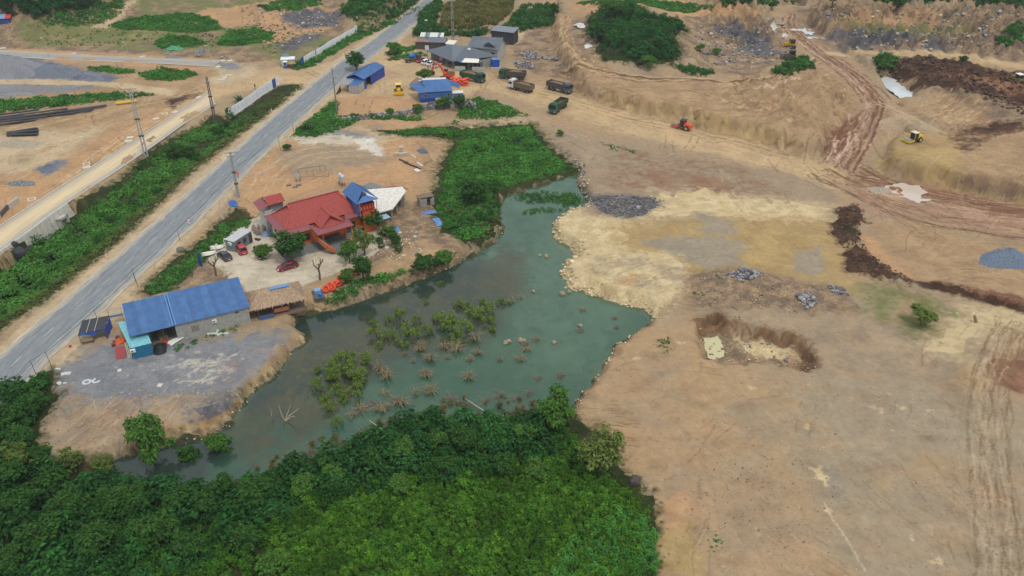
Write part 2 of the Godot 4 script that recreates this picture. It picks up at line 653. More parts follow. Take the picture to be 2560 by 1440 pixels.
func streaks(poly: PackedVector2Array, dir: Vector2, count: int, length: float, width: float, c: Color, alpha := 0.3, turn := 0.25):
	var bb := bounds(poly, 0)
	var done := 0
	for tries in count * 6:
		var p := Vector2(rr(bb.position.x, bb.end.x), rr(bb.position.y, bb.end.y))
		if not Geometry2D.is_point_in_polygon(p, poly): continue
		var d := dir.normalized().rotated(rr(-turn, turn)) * length * rr(0.3, 1.2) * 0.5
		var k := d.orthogonal() * rr(-0.15, 0.15)
		stroke(PackedVector2Array([p - d, p + k, p + d]), width * rr(0.5, 1.5), c, alpha, 0.3, 0.3)
		done += 1
		if done >= count: return

func dapple(poly: PackedVector2Array, count: int, lo: float, hi: float, c: Color, alpha := 0.3, soft := 0.8):
	var bb := bounds(poly, 0)
	var done := 0
	for tries in count * 6:
		var p := Vector2(rr(bb.position.x, bb.end.x), rr(bb.position.y, bb.end.y))
		if not Geometry2D.is_point_in_polygon(p, poly): continue
		stamp(p, rr(lo, hi), c, alpha, soft)
		done += 1
		if done >= count: return

# Marks too many to name: short ruts, scrapes, damp and dusty spots and lumps, over all bare ground.
func weather():
	var dark := c8(84, 66, 50)
	var light := c8(226, 208, 176)
	for i in 5200:
		var px := rr(-20, 2580)
		var py := pow(rng.randf(), 0.85) * 1460.0
		var p3 := G(px, py)
		var p := Vector2(p3.x, p3.z)
		var t: Dictionary = tiles[0] if p.y > -190.0 else tiles[1]
		var u := int((p.x - t.x0) * t.sx)
		var v := int((p.y - t.z0) * t.sz)
		if u < 0 or v < 0 or u >= t.w or v >= t.h: continue
		var c: Color = t.im.get_pixel(u, v)
		if c.g > c.r: continue
		var s := 2096.0 / EYE.distance_to(p3)
		var hue := dark if rng.randf() < 0.6 else light
		var k := rng.randf()
		if k < (0.4 if s < 11.0 else 0.1):
			var d := Vector2.from_angle(4.0 * n2(p.x * 0.011, p.y * 0.011) + rr(-0.3, 0.3)) * rr(15, 75) / s
			var side := d.orthogonal() * rr(-0.12, 0.12)
			var w := maxf(0.16, rr(1.2, 3.6) / s)
			var path := PackedVector2Array([p - d, p + side, p + d])
			stroke(path, w, hue, 0.15, 0.3, 0.3, -0.4)
			if rng.randf() < 0.5: stroke(shifted(path, rr(1.7, 2.2)), w, hue, 0.15, 0.3, 0.3, -0.4)
		elif k < 0.62: stamp(p, rr(12, 90) / s, hue, 0.1, 1.0)
		else:
			for q in 5: stamp(p + Vector2(rng.randfn(), rng.randfn()) * 12.0 / s, maxf(0.25, rr(1.5, 6) / s), hue, 0.25, 0.6, 0.5 if hue == light else -0.4)

func c8(r: int, g: int, b: int) -> Color:
	return Color8(r, g, b)

func land():
	# the side road's verge lies lower than both roads
	lift(PF([-60, 730, 100, 610, 190, 545, 300, 450, 400, 372, 470, 320, 545, 300, 600, 320, 480, 420, 300, 570, 150, 690, -60, 850], -1.0), -1.6, 6.0, 0.25)
	lift(PF([-60, 730, 60, 640, 150, 560, 190, 560, 240, 590, 150, 680, 30, 760, -60, 800], -3.0), -3.6, 4.0, 0.3)
	lift(PF([360, 745, 430, 670, 520, 600, 600, 525, 640, 545, 600, 570, 520, 650, 450, 720], -0.6), -0.9, 4.0, 0.15)
	lift(PF([-80, 1000, 60, 960, 130, 930, 140, 1000, 90, 1100, 0, 1150, -80, 1150], -1.0), -1.0, 6.0, 0.3)
	# hills at the far side
	lift(PF([-200, 50, 60, 60, 200, 30, 320, -10, 420, -70, -200, -70], 4.0), 14.0, 34.0, 2.0, 14.0)
	lift(PF([850, 20, 880, 55, 980, 62, 1040, 20, 1050, -30, 980, -70, 850, -60], 3.0), 6.0, 14.0, 0.6)
	lift(PF([1080, 20, 1100, 70, 1230, 70, 1290, 20, 1330, -30, 1120, -40], 1.0), 3.0, 12.0, 0.5)
	lift(PF([560, -60, 600, 40, 760, 70, 830, 10, 830, -60], 0.5), 2.5, 14.0, 0.8)
	# the terraces above the haul road
	lift(PF([1452, 205, 1490, 228, 1560, 246, 1630, 263, 1710, 279, 1792, 297, 1890, 320, 1960, 345, 2010, 365, 2060, 352, 2100, 310, 2140, 270, 2170, 235, 2150, 190, 2060, 120, 1960, 60, 1940, -90, 1420, -90, 1385, 60, 1400, 120, 1440, 180], 3.2), 4.4, 3.6, 0.4, 8.0, 1.1)
	lift(PF([2195, 395, 2240, 412, 2330, 427, 2420, 447, 2480, 457, 2560, 478, 2760, 520, 2800, -90, 1990, -90, 2010, 30, 2080, 110, 2150, 150, 2230, 260, 2330, 328, 2300, 342, 2230, 332, 2206, 360], 3.2), 4.4, 2.4, 0.4, 8.0, 0.7)
	lift(PF([2318, 228, 2400, 240, 2480, 280, 2560, 312, 2760, 330, 2760, 170, 2420, 190], 6.0), 6.2, 9.0, 0.5, 8.0, 0.5)
	lift(PF([2440, 380, 2500, 350, 2700, 300, 2700, 500, 2560, 462, 2500, 448, 2440, 430], 4.5), 5.0, 6.0, 0.25)
	lift(PF([1700, -30, 1760, 40, 1800, 90, 1920, 120, 1960, 90, 1960, 20, 2000, 20, 2040, 80, 2130, 130, 2300, 130, 2500, 150, 2600, 160, 2650, -30], 3.5), 1.0, 16.0, 3.2, 5.5, 0.0, true)
	lift(PF([1780, 60, 1840, 50, 1900, 70, 1910, 110, 1860, 130, 1800, 110], 4.0), -2.5, 14.0, 0.5, 5.0, 0.0, true)
	lift(PF([2130, 60, 2280, 50, 2330, 66, 2260, 84, 2130, 76], 3.0), 1.2, 5.0, 0.3)
	lift(PF([1480, 20, 1600, 8, 1720, 70, 1710, 140, 1600, 165, 1500, 150, 1470, 100], 5.0), 5.0, 26.0, 0.5, 8.0, 0.0, true)
	lift(PF([2195, 195, 2230, 190, 2290, 225, 2285, 258, 2250, 258, 2210, 235], 1.6), 1.2, 4.0, 0.05)
	lift(PF([2060, 280, 2130, 240, 2170, 260, 2150, 320, 2100, 350, 2050, 350], 2.0), 1.6, 8.0, 0.9, 6.0)
	lift(PF([1930, 175, 2060, 180, 2140, 215, 2130, 290, 2020, 330, 1900, 300, 1800, 250, 1850, 200], 4.0), 0.8, 10.0, 1.3, 4.5, 0.0, true)
	lift(PF([2215, 165, 2300, 140, 2420, 150, 2560, 190, 2700, 220, 2700, 310, 2560, 290, 2430, 260, 2330, 240, 2290, 200], 4.0), 1.2, 9.0, 1.0, 3.5, 0.0, true)
	var ramp := []
	for q in [[2115, 455, 0.1], [2140, 400, 0.6], [2165, 340, 1.3], [2190, 290, 2.1], [2188, 250, 2.8], [2140, 195, 3.2], [2090, 150, 3.2], [2040, 110, 3.2], [1985, 70, 3.2], [1965, 40, 3.6], [1985, 20, 4.0]]: ramp.append(F(q[0], q[1], q[2]))
	grade(ramp, 5.0, 4.0, 0.1)
	var east := []
	for q in [[2190, 250, 2.8], [2250, 285, 3.4], [2310, 318, 3.6], [2360, 345, 3.4]]: east.append(F(q[0], q[1], q[2]))
	grade(east, 2.6, 2.5, 0.1)
	# the bare plain east of the pond, the pit dug in it, spoil heaps
	lift(PF([1500, 960, 1560, 870, 1660, 800, 1760, 690, 1800, 800, 1900, 830, 2400, 900, 2560, 1000, 2700, 1500, 1640, 1500, 1640, 1250, 1560, 1100, 1450, 1020], -0.4), -0.5, 8.0, 0.15, 12.0)
	lift(PF([1760, 690, 1800, 672, 1900, 672, 2010, 700, 2110, 740, 2060, 770, 1950, 790, 1800, 770], 0.5), 0.7, 7.0, 0.5, 3.0)
	lift(PF([2085, 520, 2140, 515, 2160, 560, 2140, 610, 2180, 640, 2260, 690, 2300, 715, 2230, 705, 2130, 670, 2110, 610, 2080, 560], 0.6), 0.9, 3.0, 0.6, 2.5)
	lift(PF([1490, 560, 1700, 580, 1950, 600, 2100, 640, 2130, 700, 2000, 720, 1850, 660, 1650, 640], -0.5), -0.45, 10.0, 0.04)
	lift(PF([2290, 700, 2360, 712, 2430, 728, 2500, 748, 2570, 768, 2700, 800, 2700, 715, 2450, 690], 0.9), 1.2, 1.6, 0.2, 4.0, 0.6)
	lift(PF([2480, 905, 2560, 880, 2700, 880, 2700, 1010, 2560, 990, 2490, 950], -0.5), -1.3, 3.0, 0.2)
	lift(PF([2390, 905, 2450, 830, 2560, 820, 2700, 810, 2700, 880, 2560, 880, 2480, 905, 2420, 960], 0.4), 0.9, 7.0, 0.1)
	lift(PF([1742, 800, 1790, 792, 1850, 818, 1960, 836, 2010, 858, 2025, 890, 2045, 916, 2000, 922, 1930, 908, 1840, 902, 1765, 898, 1742, 850], -0.5), -3.0, 1.6, 0.35, 1.5, 0.9)
	lift(PF([1830, 850, 1900, 850, 1980, 870, 2000, 905, 1930, 905, 1850, 890], -2.0), -1.9, 4.0, 0.3, 2.0)
	lift(PF([1085, 395, 1105, 350, 1150, 320, 1330, 310, 1420, 395, 1440, 430, 1300, 465, 1200, 490, 1110, 470], -1.2), -1.4, 7.0, 0.15)
	# the foreground slope under the trees
	lift(PF([-100, 1260, 300, 1245, 600, 1215, 800, 1160, 1000, 1110, 1250, 1050, 1430, 1040, 1560, 1120, 1640, 1240, 1640, 1500, -100, 1500], -1.0), -0.7, 7.0, 0.3)
	lift(PF(POND, WATER), -4.2, 5.0, 0.2, 6.0, 0.7)
	var a := []
	for i in range(0, road_pts.size(), 6): a.append(Vector3(road_pts[i].x, -0.05, road_pts[i].y))
	grade(a, 6.5, 3.0)
	var b := []
	for q in [[-80, 655], [60, 545], [180, 450], [300, 355], [440, 270], [520, 225], [600, 190], [560, 158], [440, 145], [300, 135], [150, 128], [-80, 118]]: b.append(F(q[0], q[1], -0.12))
	grade(b, 5.2, 1.6)
	lift(PF([-70, 760, 0, 700, 60, 655, 112, 606, 150, 572, 178, 566, 235, 590, 150, 682, 0, 796, -70, 840], -4.0), -4.6, 1.4, 0.3)
	lift(PF([150, 565, 172, 535, 190, 522, 230, 540, 225, 575, 185, 590], -2.2), -2.6, 1.6, 0.2)

func paint_ground():
	tiles = [{"im": Image.create_empty(2048, 1024, false, Image.FORMAT_RGBA8), "x0": -160.0, "z0": -190.0, "sx": 6.4, "sz": 1024.0 / 140.0, "w": 2048, "h": 1024}, {"im": Image.create_empty(2048, 1024, false, Image.FORMAT_RGBA8), "x0": -280.0, "z0": -470.0, "sx": 2048.0 / 560.0, "sz": 1024.0 / 280.0, "w": 2048, "h": 1024}]
	fade = 0.03
	var lumps := soft_noise(512, 0.06, 5, 55)
	lumps.adjust_bcs(1.0, 0.5, 1.0)
	lumps.convert(Image.FORMAT_RGBA8)
	for t in tiles:
		t.bump = Image.create_empty(2048, 1024, false, Image.FORMAT_RGBA8)
		for y in range(0, 1024, 512):
			for x in range(0, 2048, 512): t.bump.blit_rect(lumps, Rect2i(0, 0, 512, 512), Vector2i(x, y))
	soil("tan", c8(178, 150, 116), c8(160, 134, 104))
	soil("plain", c8(174, 147, 116), c8(160, 142, 116), 0.05, 0.012)
	soil("sand", c8(198, 172, 134), c8(182, 158, 124))
	soil("ochre", c8(182, 156, 108), c8(166, 142, 100), 0.04, 0.015)
	soil("mauve", c8(168, 148, 122), c8(154, 138, 117), 0.05)
	soil("greymud", c8(162, 150, 130), c8(152, 142, 124), 0.03)
	soil("gravel", c8(140, 143, 148), c8(122, 126, 132), 0.12)
	soil("bluegravel", c8(126, 132, 145), c8(102, 110, 124), 0.14)
	soil("cream", c8(214, 196, 156), c8(192, 172, 132), 0.08, 0.03)
	soil("red", c8(152, 114, 90), c8(126, 92, 72), 0.08)
	soil("pink", c8(180, 148, 122), c8(160, 130, 108), 0.05)
	soil("dark", c8(94, 70, 56), c8(68, 50, 40), 0.15, 0.03)
	soil("orange", c8(192, 154, 114), c8(180, 146, 112), 0.06)
	soil("rubble", c8(162, 138, 110), c8(124, 108, 92), 0.16, 0.04)
	soil("undergrowth", c8(44, 56, 28), c8(66, 68, 40), 0.2, 0.04)
	soil("meadow", c8(104, 120, 66), c8(130, 128, 84), 0.14, 0.03, 0.9, 0.5)
	soil("yard", c8(208, 198, 178), c8(192, 182, 162), 0.04)
	soil("dust", c8(198, 178, 146), c8(184, 164, 134), 0.04)
	soil("bed", c8(64, 72, 54), c8(92, 82, 58), 0.2, 0.03)
	soil("white", c8(228, 226, 220), c8(206, 202, 194), 0.06)
	soil("loam", c8(142, 112, 84), c8(112, 88, 68), 0.12, 0.04)
	soil("slate", c8(112, 112, 118), c8(88, 88, 96), 0.15, 0.04)
	soil("patch_grey", c8(168, 152, 128), c8(158, 146, 126), 0.05, 0.012, 0.5, 0.6)
	soil("patch_warm", c8(184, 154, 118), c8(176, 146, 110), 0.05, 0.012, 0.25, 0.6)
	for t in tiles:
		for y in range(0, 1024, 512):
			for x in range(0, 2048, 512): t.im.blit_rect(soils.plain.im, Rect2i(0, 0, 512, 512), Vector2i(x, y))
	var all := PackedVector2Array([Vector2(-279, -469), Vector2(279, -469), Vector2(279, -51), Vector2(-279, -51)])
	fill(all, "patch_grey", 0, 0)
	fill(all, "patch_warm", 0, 0)
	var brown := c8(128, 98, 72)
	var dk := c8(96, 74, 56)
	var pale := c8(212, 188, 150)
	var grey := c8(150, 142, 134)
	# --- far left: yards of the new estate
	fill(PG([-60, 20, 300, 0, 560, -30, 860, -30, 860, 80, 760, 140, 600, 160, 300, 145, -60, 125]), "rubble")
	fill(PG([120, 70, 260, 62, 420, 78, 400, 100, 300, 112, 140, 108]), "tan")
	fill(PG([160, 66, 420, 84, 380, 104, 220, 106]), "meadow", 2, 3)
	for q in [[60, 70, 240, 66, 260, 100, 100, 112], [260, 70, 560, 30, 640, 60, 560, 120, 300, 122], [330, 0, 480, -10, 560, 20, 400, 40], [640, 110, 760, 60, 800, 100, 700, 150], [560, 60, 700, 40, 720, 80, 600, 110], [590, 10, 700, 0, 760, 30, 640, 40]]: fill(PG(q), "meadow", 3, 4)
	fill(PG([230, 70, 285, 40, 325, 0, 345, 0, 310, 35, 275, 68]), "dust")
	fill(PG([420, 60, 520, 20, 640, 10, 640, 60, 560, 70]), "orange")
	fill(PG([640, 10, 720, 0, 840, 20, 840, 60, 760, 100, 660, 110, 650, 60]), "orange")
	fill(PG([700, 40, 800, 25, 850, 30, 840, 60, 760, 70]), "slate", 2, 2)
	fill(PG([700, 110, 770, 85, 800, 95, 720, 130]), "slate", 2, 2)
	fill(PG([-60, 118, 300, 135, 560, 150, 620, 165, 600, 185, 420, 172, 200, 155, -60, 150]), "orange", 0.5, 1)
	fill(PG([-60, 150, 120, 160, 300, 168, 480, 180, 590, 190, 560, 215, 480, 235, 300, 250, -60, 250]), "tan")
	fill(PG([-60, 140, 60, 140, 160, 165, 300, 195, 250, 212, 120, 205, -60, 205]), "bluegravel")
	fill(PG([-60, 205, 120, 208, 270, 212, 180, 228, 60, 240, -60, 246]), "gravel")
	fill(PG([-60, 196, 150, 200, 300, 208, 440, 225, 430, 240, 250, 214, -60, 208]), "dust", 0.5, 1)
	fill(PG([-60, 290, 200, 262, 380, 250, 480, 240, 500, 250, 360, 340, 200, 440, 0, 560, -60, 590]), "tan")
	fill(PG([-60, 345, 120, 330, 240, 330, 180, 400, 60, 430, -60, 440]), "dust", 2, 4)
	fill(PG([-60, 460, 60, 450, 180, 400, 250, 350, 380, 290, 490, 245, 480, 262, 350, 340, 200, 440, 60, 540, -60, 590]), "orange", 2, 4)
	fill(PG([90, 425, 150, 400, 166, 410, 120, 438]), "bluegravel", 0.6, 1)
	fill(PG([520, 180, 560, 165, 600, 180, 590, 205, 520, 212]), "tan")
	fill(PG([420, 250, 440, 245, 500, 235, 470, 262, 440, 272]), "dark", 1, 2)
	tracks([-40, 340, 120, 305, 260, 275, 420, 242, 520, 215, 600, 200], 3, 6, pale, 0.4, 0.6)
	tracks([-40, 470, 60, 440, 120, 400, 240, 330, 330, 290], 4, 6, pale, 0.3, 0.5)
	tracks([60, 545, 180, 450, 300, 355, 440, 270, 520, 225], 2.4, 8, c8(214, 196, 160), 0.35, 0.6)
	dapple(PG([-40, 330, 240, 330, 240, 430, -40, 470]), 30, 1, 5, brown, 0.25)
	# --- junction and the verges of the main road
	fill(PG([440, 270, 540, 215, 600, 185, 690, 170, 780, 165, 860, 150, 830, 200, 760, 225, 700, 210, 560, 240, 470, 290]), "sand", 1, 2)
	for side in [-1, 1]:
		var e := PackedVector2Array()
		for i in range(0, road_pts.size(), 5):
			var p := road_at(float(i) / (road_pts.size() - 1), 3.0 * side)
			e.append(Vector2(p.x, p.z))
		for i in range(road_pts.size() - 1, -1, -5):
			var p := road_at(float(i) / (road_pts.size() - 1), (7.4 if side > 0 else 6.2) * side)
			e.append(Vector2(p.x, p.z))
		fill(e, "dust", 0.4, 0.8)
	fill(PG([530, 152, 580, 156, 640, 172, 640, 190, 590, 205, 540, 212, 520, 200, 560, 185, 530, 170]), "dust", 1, 2)
	fill(PG([540, 153, 590, 160, 600, 175, 560, 172]), "gravel", 1, 2)
	# --- verges with plants
	fill(PG([-60, 700, 20, 690, 110, 600, 175, 545, 300, 450, 400, 365, 540, 285, 575, 305, 700, 215, 755, 212, 700, 260, 600, 335, 480, 430, 300, 600, 120, 740, -60, 870]), "undergrowth", 0.8, 1.5)
	fill(PG([700, 160, 760, 165, 880, 80, 1000, 40, 1050, 10, 1000, 0, 900, 70, 790, 130]), "meadow", 1, 2)
	fill(PG([345, 735, 420, 668, 520, 590, 590, 520, 625, 530, 640, 560, 560, 620, 510, 660, 480, 700, 420, 735]), "undergrowth", 0.8, 1.5)
	# --- yards by the road
	fill(PG([850, 190, 960, 150, 1040, 150, 1180, 180, 1280, 190, 1300, 215, 1200, 220, 1160, 250, 1060, 262, 1030, 275, 840, 285, 840, 230]), "sand")
	fill(PG([840, 250, 900, 240, 1060, 250, 1040, 285, 850, 290]), "orange")
	fill(PG([960, 100, 1050, 120, 1070, 160, 1000, 175, 930, 160]), "sand")
	fill(PG([900, 290, 990, 285, 1090, 305, 1060, 325, 930, 322]), "orange")
	fill(PG([770, 345, 850, 330, 920, 340, 960, 355, 900, 375, 780, 365]), "gravel")
	fill(PG([730, 350, 960, 355, 1080, 345, 1140, 350, 1120, 400, 1105, 450, 1050, 490, 1000, 480, 880, 460, 720, 500, 640, 540, 600, 520, 620, 430, 690, 370]), "orange")
	fill(PG([700, 390, 820, 360, 900, 370, 960, 400, 880, 415, 740, 430]), "mauve", 2, 4)
	fill(PG([730, 345, 830, 338, 960, 350, 880, 362, 760, 362]), "yard", 1, 2)
	fill(PG([890, 355, 930, 350, 960, 385, 950, 392, 915, 372]), "white", 1.2, 1)
	fill(PG([1050, 360, 1145, 350, 1120, 420, 1105, 470, 1060, 480, 1060, 420]), "tan", 1, 3)
	tracks([640, 500, 700, 420, 800, 380, 960, 370, 1100, 340], 5, 10, pale, 0.3, 0.5)
	dapple(PG([620, 430, 800, 380, 1000, 380, 1100, 400, 1000, 470, 700, 480]), 60, 0.6, 3, c8(206, 176, 140), 0.35)
	dapple(PG([620, 430, 800, 380, 1000, 380, 1100, 400, 1000, 470, 700, 480]), 40, 0.6, 4, c8(160, 142, 124), 0.3)
	fill(PG([1000, 500, 1060, 520, 1110, 600, 1180, 625, 1080, 690, 940, 705, 900, 660, 960, 600]), "rubble")
	fill(PG([980, 640, 1060, 600, 1100, 630, 1150, 650, 1060, 685, 960, 700, 920, 680]), "tan")
	dapple(PG([1000, 500, 1110, 600, 1120, 660, 960, 690, 940, 620]), 60, 0.5, 2.2, c8(196, 164, 122), 0.5)
	# --- the eatery's paved yard and the gravel park beside it
	fill(PG([600, 560, 660, 540, 940, 560, 960, 620, 900, 660, 760, 715, 620, 730, 560, 690, 520, 650]), "yard", 0.3, 0.4)
	fill(PG([500, 660, 560, 690, 600, 720, 590, 740, 440, 730]), "rubble")
	fill(PG([90, 1060, 150, 930, 230, 880, 300, 870, 480, 850, 700, 830, 762, 838, 762, 856, 730, 876, 705, 910, 640, 966, 600, 1000, 590, 1050, 430, 1100, 330, 1130, 240, 1170, 150, 1150, 90, 1100]), "mauve", 0.6, 1)
	fill(PG([150, 930, 230, 880, 420, 855, 700, 840, 700, 900, 600, 980, 400, 1000, 200, 990, 150, 960]), "gravel", 2, 4)
	fill(PG([110, 890, 250, 790, 320, 740, 345, 745, 290, 800, 200, 870, 130, 925]), "dust", 0.8, 2)
	streaks(PG([440, 880, 600, 880, 580, 960, 460, 960]), Vector2(0.8, -0.6), 26, 5, 0.7, c8(206, 198, 182), 0.45, 0.4)
	dapple(PG([440, 880, 600, 880, 580, 960, 460, 960]), 26, 0.5, 2.6, c8(206, 198, 182), 0.55)
	dapple(PG([180, 900, 600, 860, 560, 1000, 200, 1000]), 26, 0.3, 1.2, c8(206, 200, 190), 0.5)
	var slope := PG([220, 1010, 480, 990, 470, 1060, 300, 1110, 170, 1110])
	streaks(slope, Vector2(-0.3, 1), 22, 8, 0.8, c8(190, 150, 112), 0.25, 0.5)
	streaks(slope, Vector2(-0.3, 1), 40, 9, 0.35, c8(128, 110, 98), 0.25, 0.4)
	streaks(slope, Vector2(-0.3, 1), 30, 8, 0.35, c8(196, 180, 164), 0.25, 0.4)
	dapple(slope, 40, 1.0, 4.0, c8(190, 146, 104), 0.16, 1.0)
	dapple(PG([600, 850, 700, 835, 760, 845, 690, 930, 600, 980, 540, 940]), 40, 1.0, 4.0, c8(172, 146, 138), 0.25, 1.0)
	fill(PG([500, 1020, 560, 1000, 600, 1010, 580, 1050, 520, 1060]), "slate", 1.5, 3)
	dapple(PG([120, 1000, 600, 960, 580, 1060, 200, 1150]), 90, 0.15, 0.5, c8(206, 198, 188), 0.7)
	for q in [[762, 845, 720, 890, 690, 935, 645, 968, 605, 1005, 588, 1052, 500, 1090, 420, 1108, 300, 1148]]:
		var sh := bend(q)
		stroke(sh, 1.5, c8(196, 174, 128), 0.6, 0.4)
		stroke(shifted(sh, -0.8), 1.2, c8(176, 140, 88), 0.6, 0.4)
	# --- the tracks and mounds behind the sheds
	fill(PG([880, 320, 1000, 330, 1150, 318, 1330, 300, 1330, 312, 1150, 330, 960, 345]), "dust", 1, 2)
	fill(PG([1290, 100, 1390, 40, 1480, 60, 1460, 120, 1480, 150, 1520, 190, 1340, 185, 1290, 160]), "rubble")
	fill(PG([1380, 60, 1420, 30, 1440, 40, 1420, 80, 1440, 130, 1480, 165, 1540, 195, 1480, 195, 1420, 160, 1390, 110]), "tan", 1, 2)
	fill(PG([1280, 110, 1300, 70, 1350, 10, 1370, 5, 1320, 60, 1300, 110]), "dust", 0.5, 1)
	fill(PG([1420, 10, 1560, 0, 1700, 10, 1900, 20, 1880, 60, 1740, 60, 1700, 40, 1560, 20, 1440, 40]), "orange")
	fill(PG([1720, 40, 1900, 40, 1960, 80, 1960, 150, 1880, 190, 1780, 175, 1700, 130]), "rubble")
	fill(PG([1780, 62, 1800, 58, 1850, 82, 1840, 92, 1800, 82]), "slate", 1.5, 2)
	fill(PG([1825, 50, 1840, 52, 1880, 85, 1920, 105, 1900, 110, 1850, 88]), "slate", 1.5, 2)
	fill(PG([1860, 110, 1920, 112, 1940, 135, 1900, 140]), "slate", 2, 3)
	# --- the haul road and the cut above it
	fill(PG([1230, 175, 1440, 190, 1560, 200, 1700, 205, 1900, 205, 2010, 190, 2100, 200, 2150, 260, 2100, 330, 2010, 380, 1900, 350, 1700, 290, 1500, 240, 1400, 225, 1230, 215]), "tan")
	fill(PG([1500, 250, 1600, 262, 1700, 285, 1800, 305, 1900, 325, 2000, 370, 1990, 380, 1900, 360, 1780, 330, 1700, 310, 1560, 275]), "ochre", 1, 1.5)
	fill(PG([1200, 200, 1310, 205, 1420, 235, 1500, 262, 1600, 290, 1750, 328, 1900, 362, 2010, 388, 2110, 430, 2150, 470, 2100, 480, 1960, 430, 1800, 390, 1600, 345, 1450, 300, 1330, 260, 1230, 225]), "sand", 1, 3)
	fill(PG([1330, 340, 1480, 350, 1640, 385, 1800, 420, 2000, 450, 2100, 490, 2080, 510, 1900, 490, 1700, 480, 1560, 490, 1480, 480, 1440, 430, 1400, 390]), "mauve", 2, 5)
	fill(PG([1560, 400, 1800, 430, 1900, 470, 1840, 490, 1660, 480, 1580, 450]), "red", 4, 5)
	fill(PG([1560, 400, 1800, 430, 1900, 470, 1840, 490, 1660, 480, 1580, 450]), "patch_grey", 2, 5)
	fill(PG([1640, 490, 1760, 478, 1900, 500, 2060, 520, 2080, 560, 1900, 560, 1760, 530, 1680, 540, 1560, 560, 1500, 545, 1600, 520]), "cream", 2, 3)
	fill(PG([1480, 500, 1560, 490, 1650, 500, 1640, 520, 1590, 545, 1540, 545, 1500, 530, 1460, 510]), "slate", 1, 1.5)
	fill(PG([1400, 545, 1500, 545, 1560, 560, 1640, 590, 1600, 630, 1480, 640, 1400, 600]), "cream", 2, 3)
	fill(PG([1560, 565, 1700, 560, 1850, 550, 2060, 560, 2090, 610, 2110, 660, 2140, 700, 2150, 745, 2080, 700, 1980, 690, 1820, 680, 1740, 690, 1680, 650, 1560, 625]), "ochre", 2, 3)
	fill(PG([1600, 600, 1720, 590, 1850, 605, 1840, 640, 1860, 660, 1760, 670, 1660, 630]), "greymud", 1.5, 1.5)
	fill(PG([1985, 630, 2050, 622, 2060, 660, 2040, 690, 1995, 680]), "greymud", 1, 1)
	fill(PG([1740, 540, 1800, 545, 1840, 580, 1760, 590]), "greymud", 1.5, 1.5)
	fill(PG([1410, 655, 1460, 645, 1560, 630, 1680, 640, 1710, 690, 1700, 720, 1640, 790, 1610, 770, 1500, 735, 1420, 715]), "cream", 1.5, 2)
	fill(PG([1500, 660, 1600, 650, 1690, 680, 1600, 720, 1540, 700]), "patch_grey", 2, 3)
	fill(PG([1540, 705, 1590, 695, 1570, 730, 1510, 730]), "orange", 1, 2)
	streaks(PG([1500, 660, 1690, 660, 1640, 760, 1500, 730]), Vector2(1, -0.6), 40, 9, 0.4, c8(222, 204, 160), 0.4)
	streaks(PG([1500, 660, 1690, 660, 1640, 760, 1500, 730]), Vector2(1, -0.6), 30, 9, 0.4, c8(150, 132, 110), 0.3)
	fill(PG([1740, 690, 1820, 670, 1900, 680, 2000, 700, 2120, 745, 2150, 780, 1990, 790, 1850, 775, 1780, 790, 1720, 760]), "rubble", 1.5, 2)
	fill(PG([1740, 770, 1830, 775, 1990, 790, 2150, 785, 2250, 820, 2380, 880, 2390, 920, 2330, 970, 2200, 1000, 2050, 960, 2040, 900, 2000, 850, 1850, 820, 1760, 790]), "mauve", 1.2, 2)
	fill(PG([2060, 920, 2210, 942, 2215, 948, 2100, 945]), "orange", 0.4, 0.6)
	fill(PG([1750, 830, 1800, 825, 1900, 850, 2000, 870, 2040, 920, 1760, 900]), "rubble", 1, 1)
	fill(PG([1830, 850, 1990, 860, 2010, 900, 1880, 895]), "cream", 1, 1.5)
	fill(PG([1735, 800, 1790, 790, 1850, 815, 1960, 832, 2010, 855, 2000, 866, 1900, 850, 1800, 832, 1745, 835]), "loam", 0.6, 1)
	fill(PG([1985, 845, 2015, 855, 2045, 910, 2040, 925, 2000, 920, 2005, 880]), "loam", 0.6, 1)
	# --- east side: mud roads, dark soil, the big cut
	fill(PG([2110, 470, 2200, 450, 2300, 470, 2440, 490, 2560, 510, 2700, 520, 2700, 640, 2560, 600, 2400, 560, 2280, 540, 2180, 520]), "pink", 2, 4)
	fill(PG([2140, 440, 2200, 445, 2360, 480, 2560, 520, 2700, 540, 2700, 560, 2560, 545, 2380, 500, 2200, 468]), "red", 1.5, 3)
	fill(PG([2200, 560, 2300, 590, 2420, 600, 2560, 640, 2700, 680, 2700, 760, 2560, 745, 2380, 715, 2260, 690, 2190, 640]), "tan", 2, 4)
	tracks([2080, 420, 2180, 470, 2300, 520, 2440, 545, 2600, 570], 8, 16, brown, 0.45, 0.6)
	tracks([2080, 420, 2180, 470, 2300, 520, 2440, 545, 2600, 570], 9, 18, dk, 0.5, 0.5)
	tracks([2160, 460, 2300, 490, 2440, 520, 2600, 540], 5, 10, c8(214, 190, 176), 0.4, 0.5)
	tracks([2150, 480, 2240, 540, 2330, 590, 2400, 625], 1.6, 6, brown, 0.45, 0.5)
	tracks([2180, 520, 2280, 590, 2380, 620, 2560, 650], 5, 8, c8(196, 158, 120), 0.35, 0.6)
	tracks([1240, 215, 1420, 255, 1600, 305, 1800, 365, 2000, 425, 2110, 460], 5, 14, c8(212, 182, 138), 0.3, 0.6)
	tracks([1340, 235, 1480, 275, 1620, 310, 1800, 350, 1980, 395], 4, 6, brown, 0.3, 0.5)
	tracks([1380, 205, 1470, 222, 1540, 252, 1600, 280], 1, 2, brown, 0.4, 0.5)
	tracks([1400, 185, 1560, 192, 1740, 202, 1850, 210, 1960, 190, 2060, 150], 2.5, 14, c8(112, 82, 58), 0.5, 0.5)
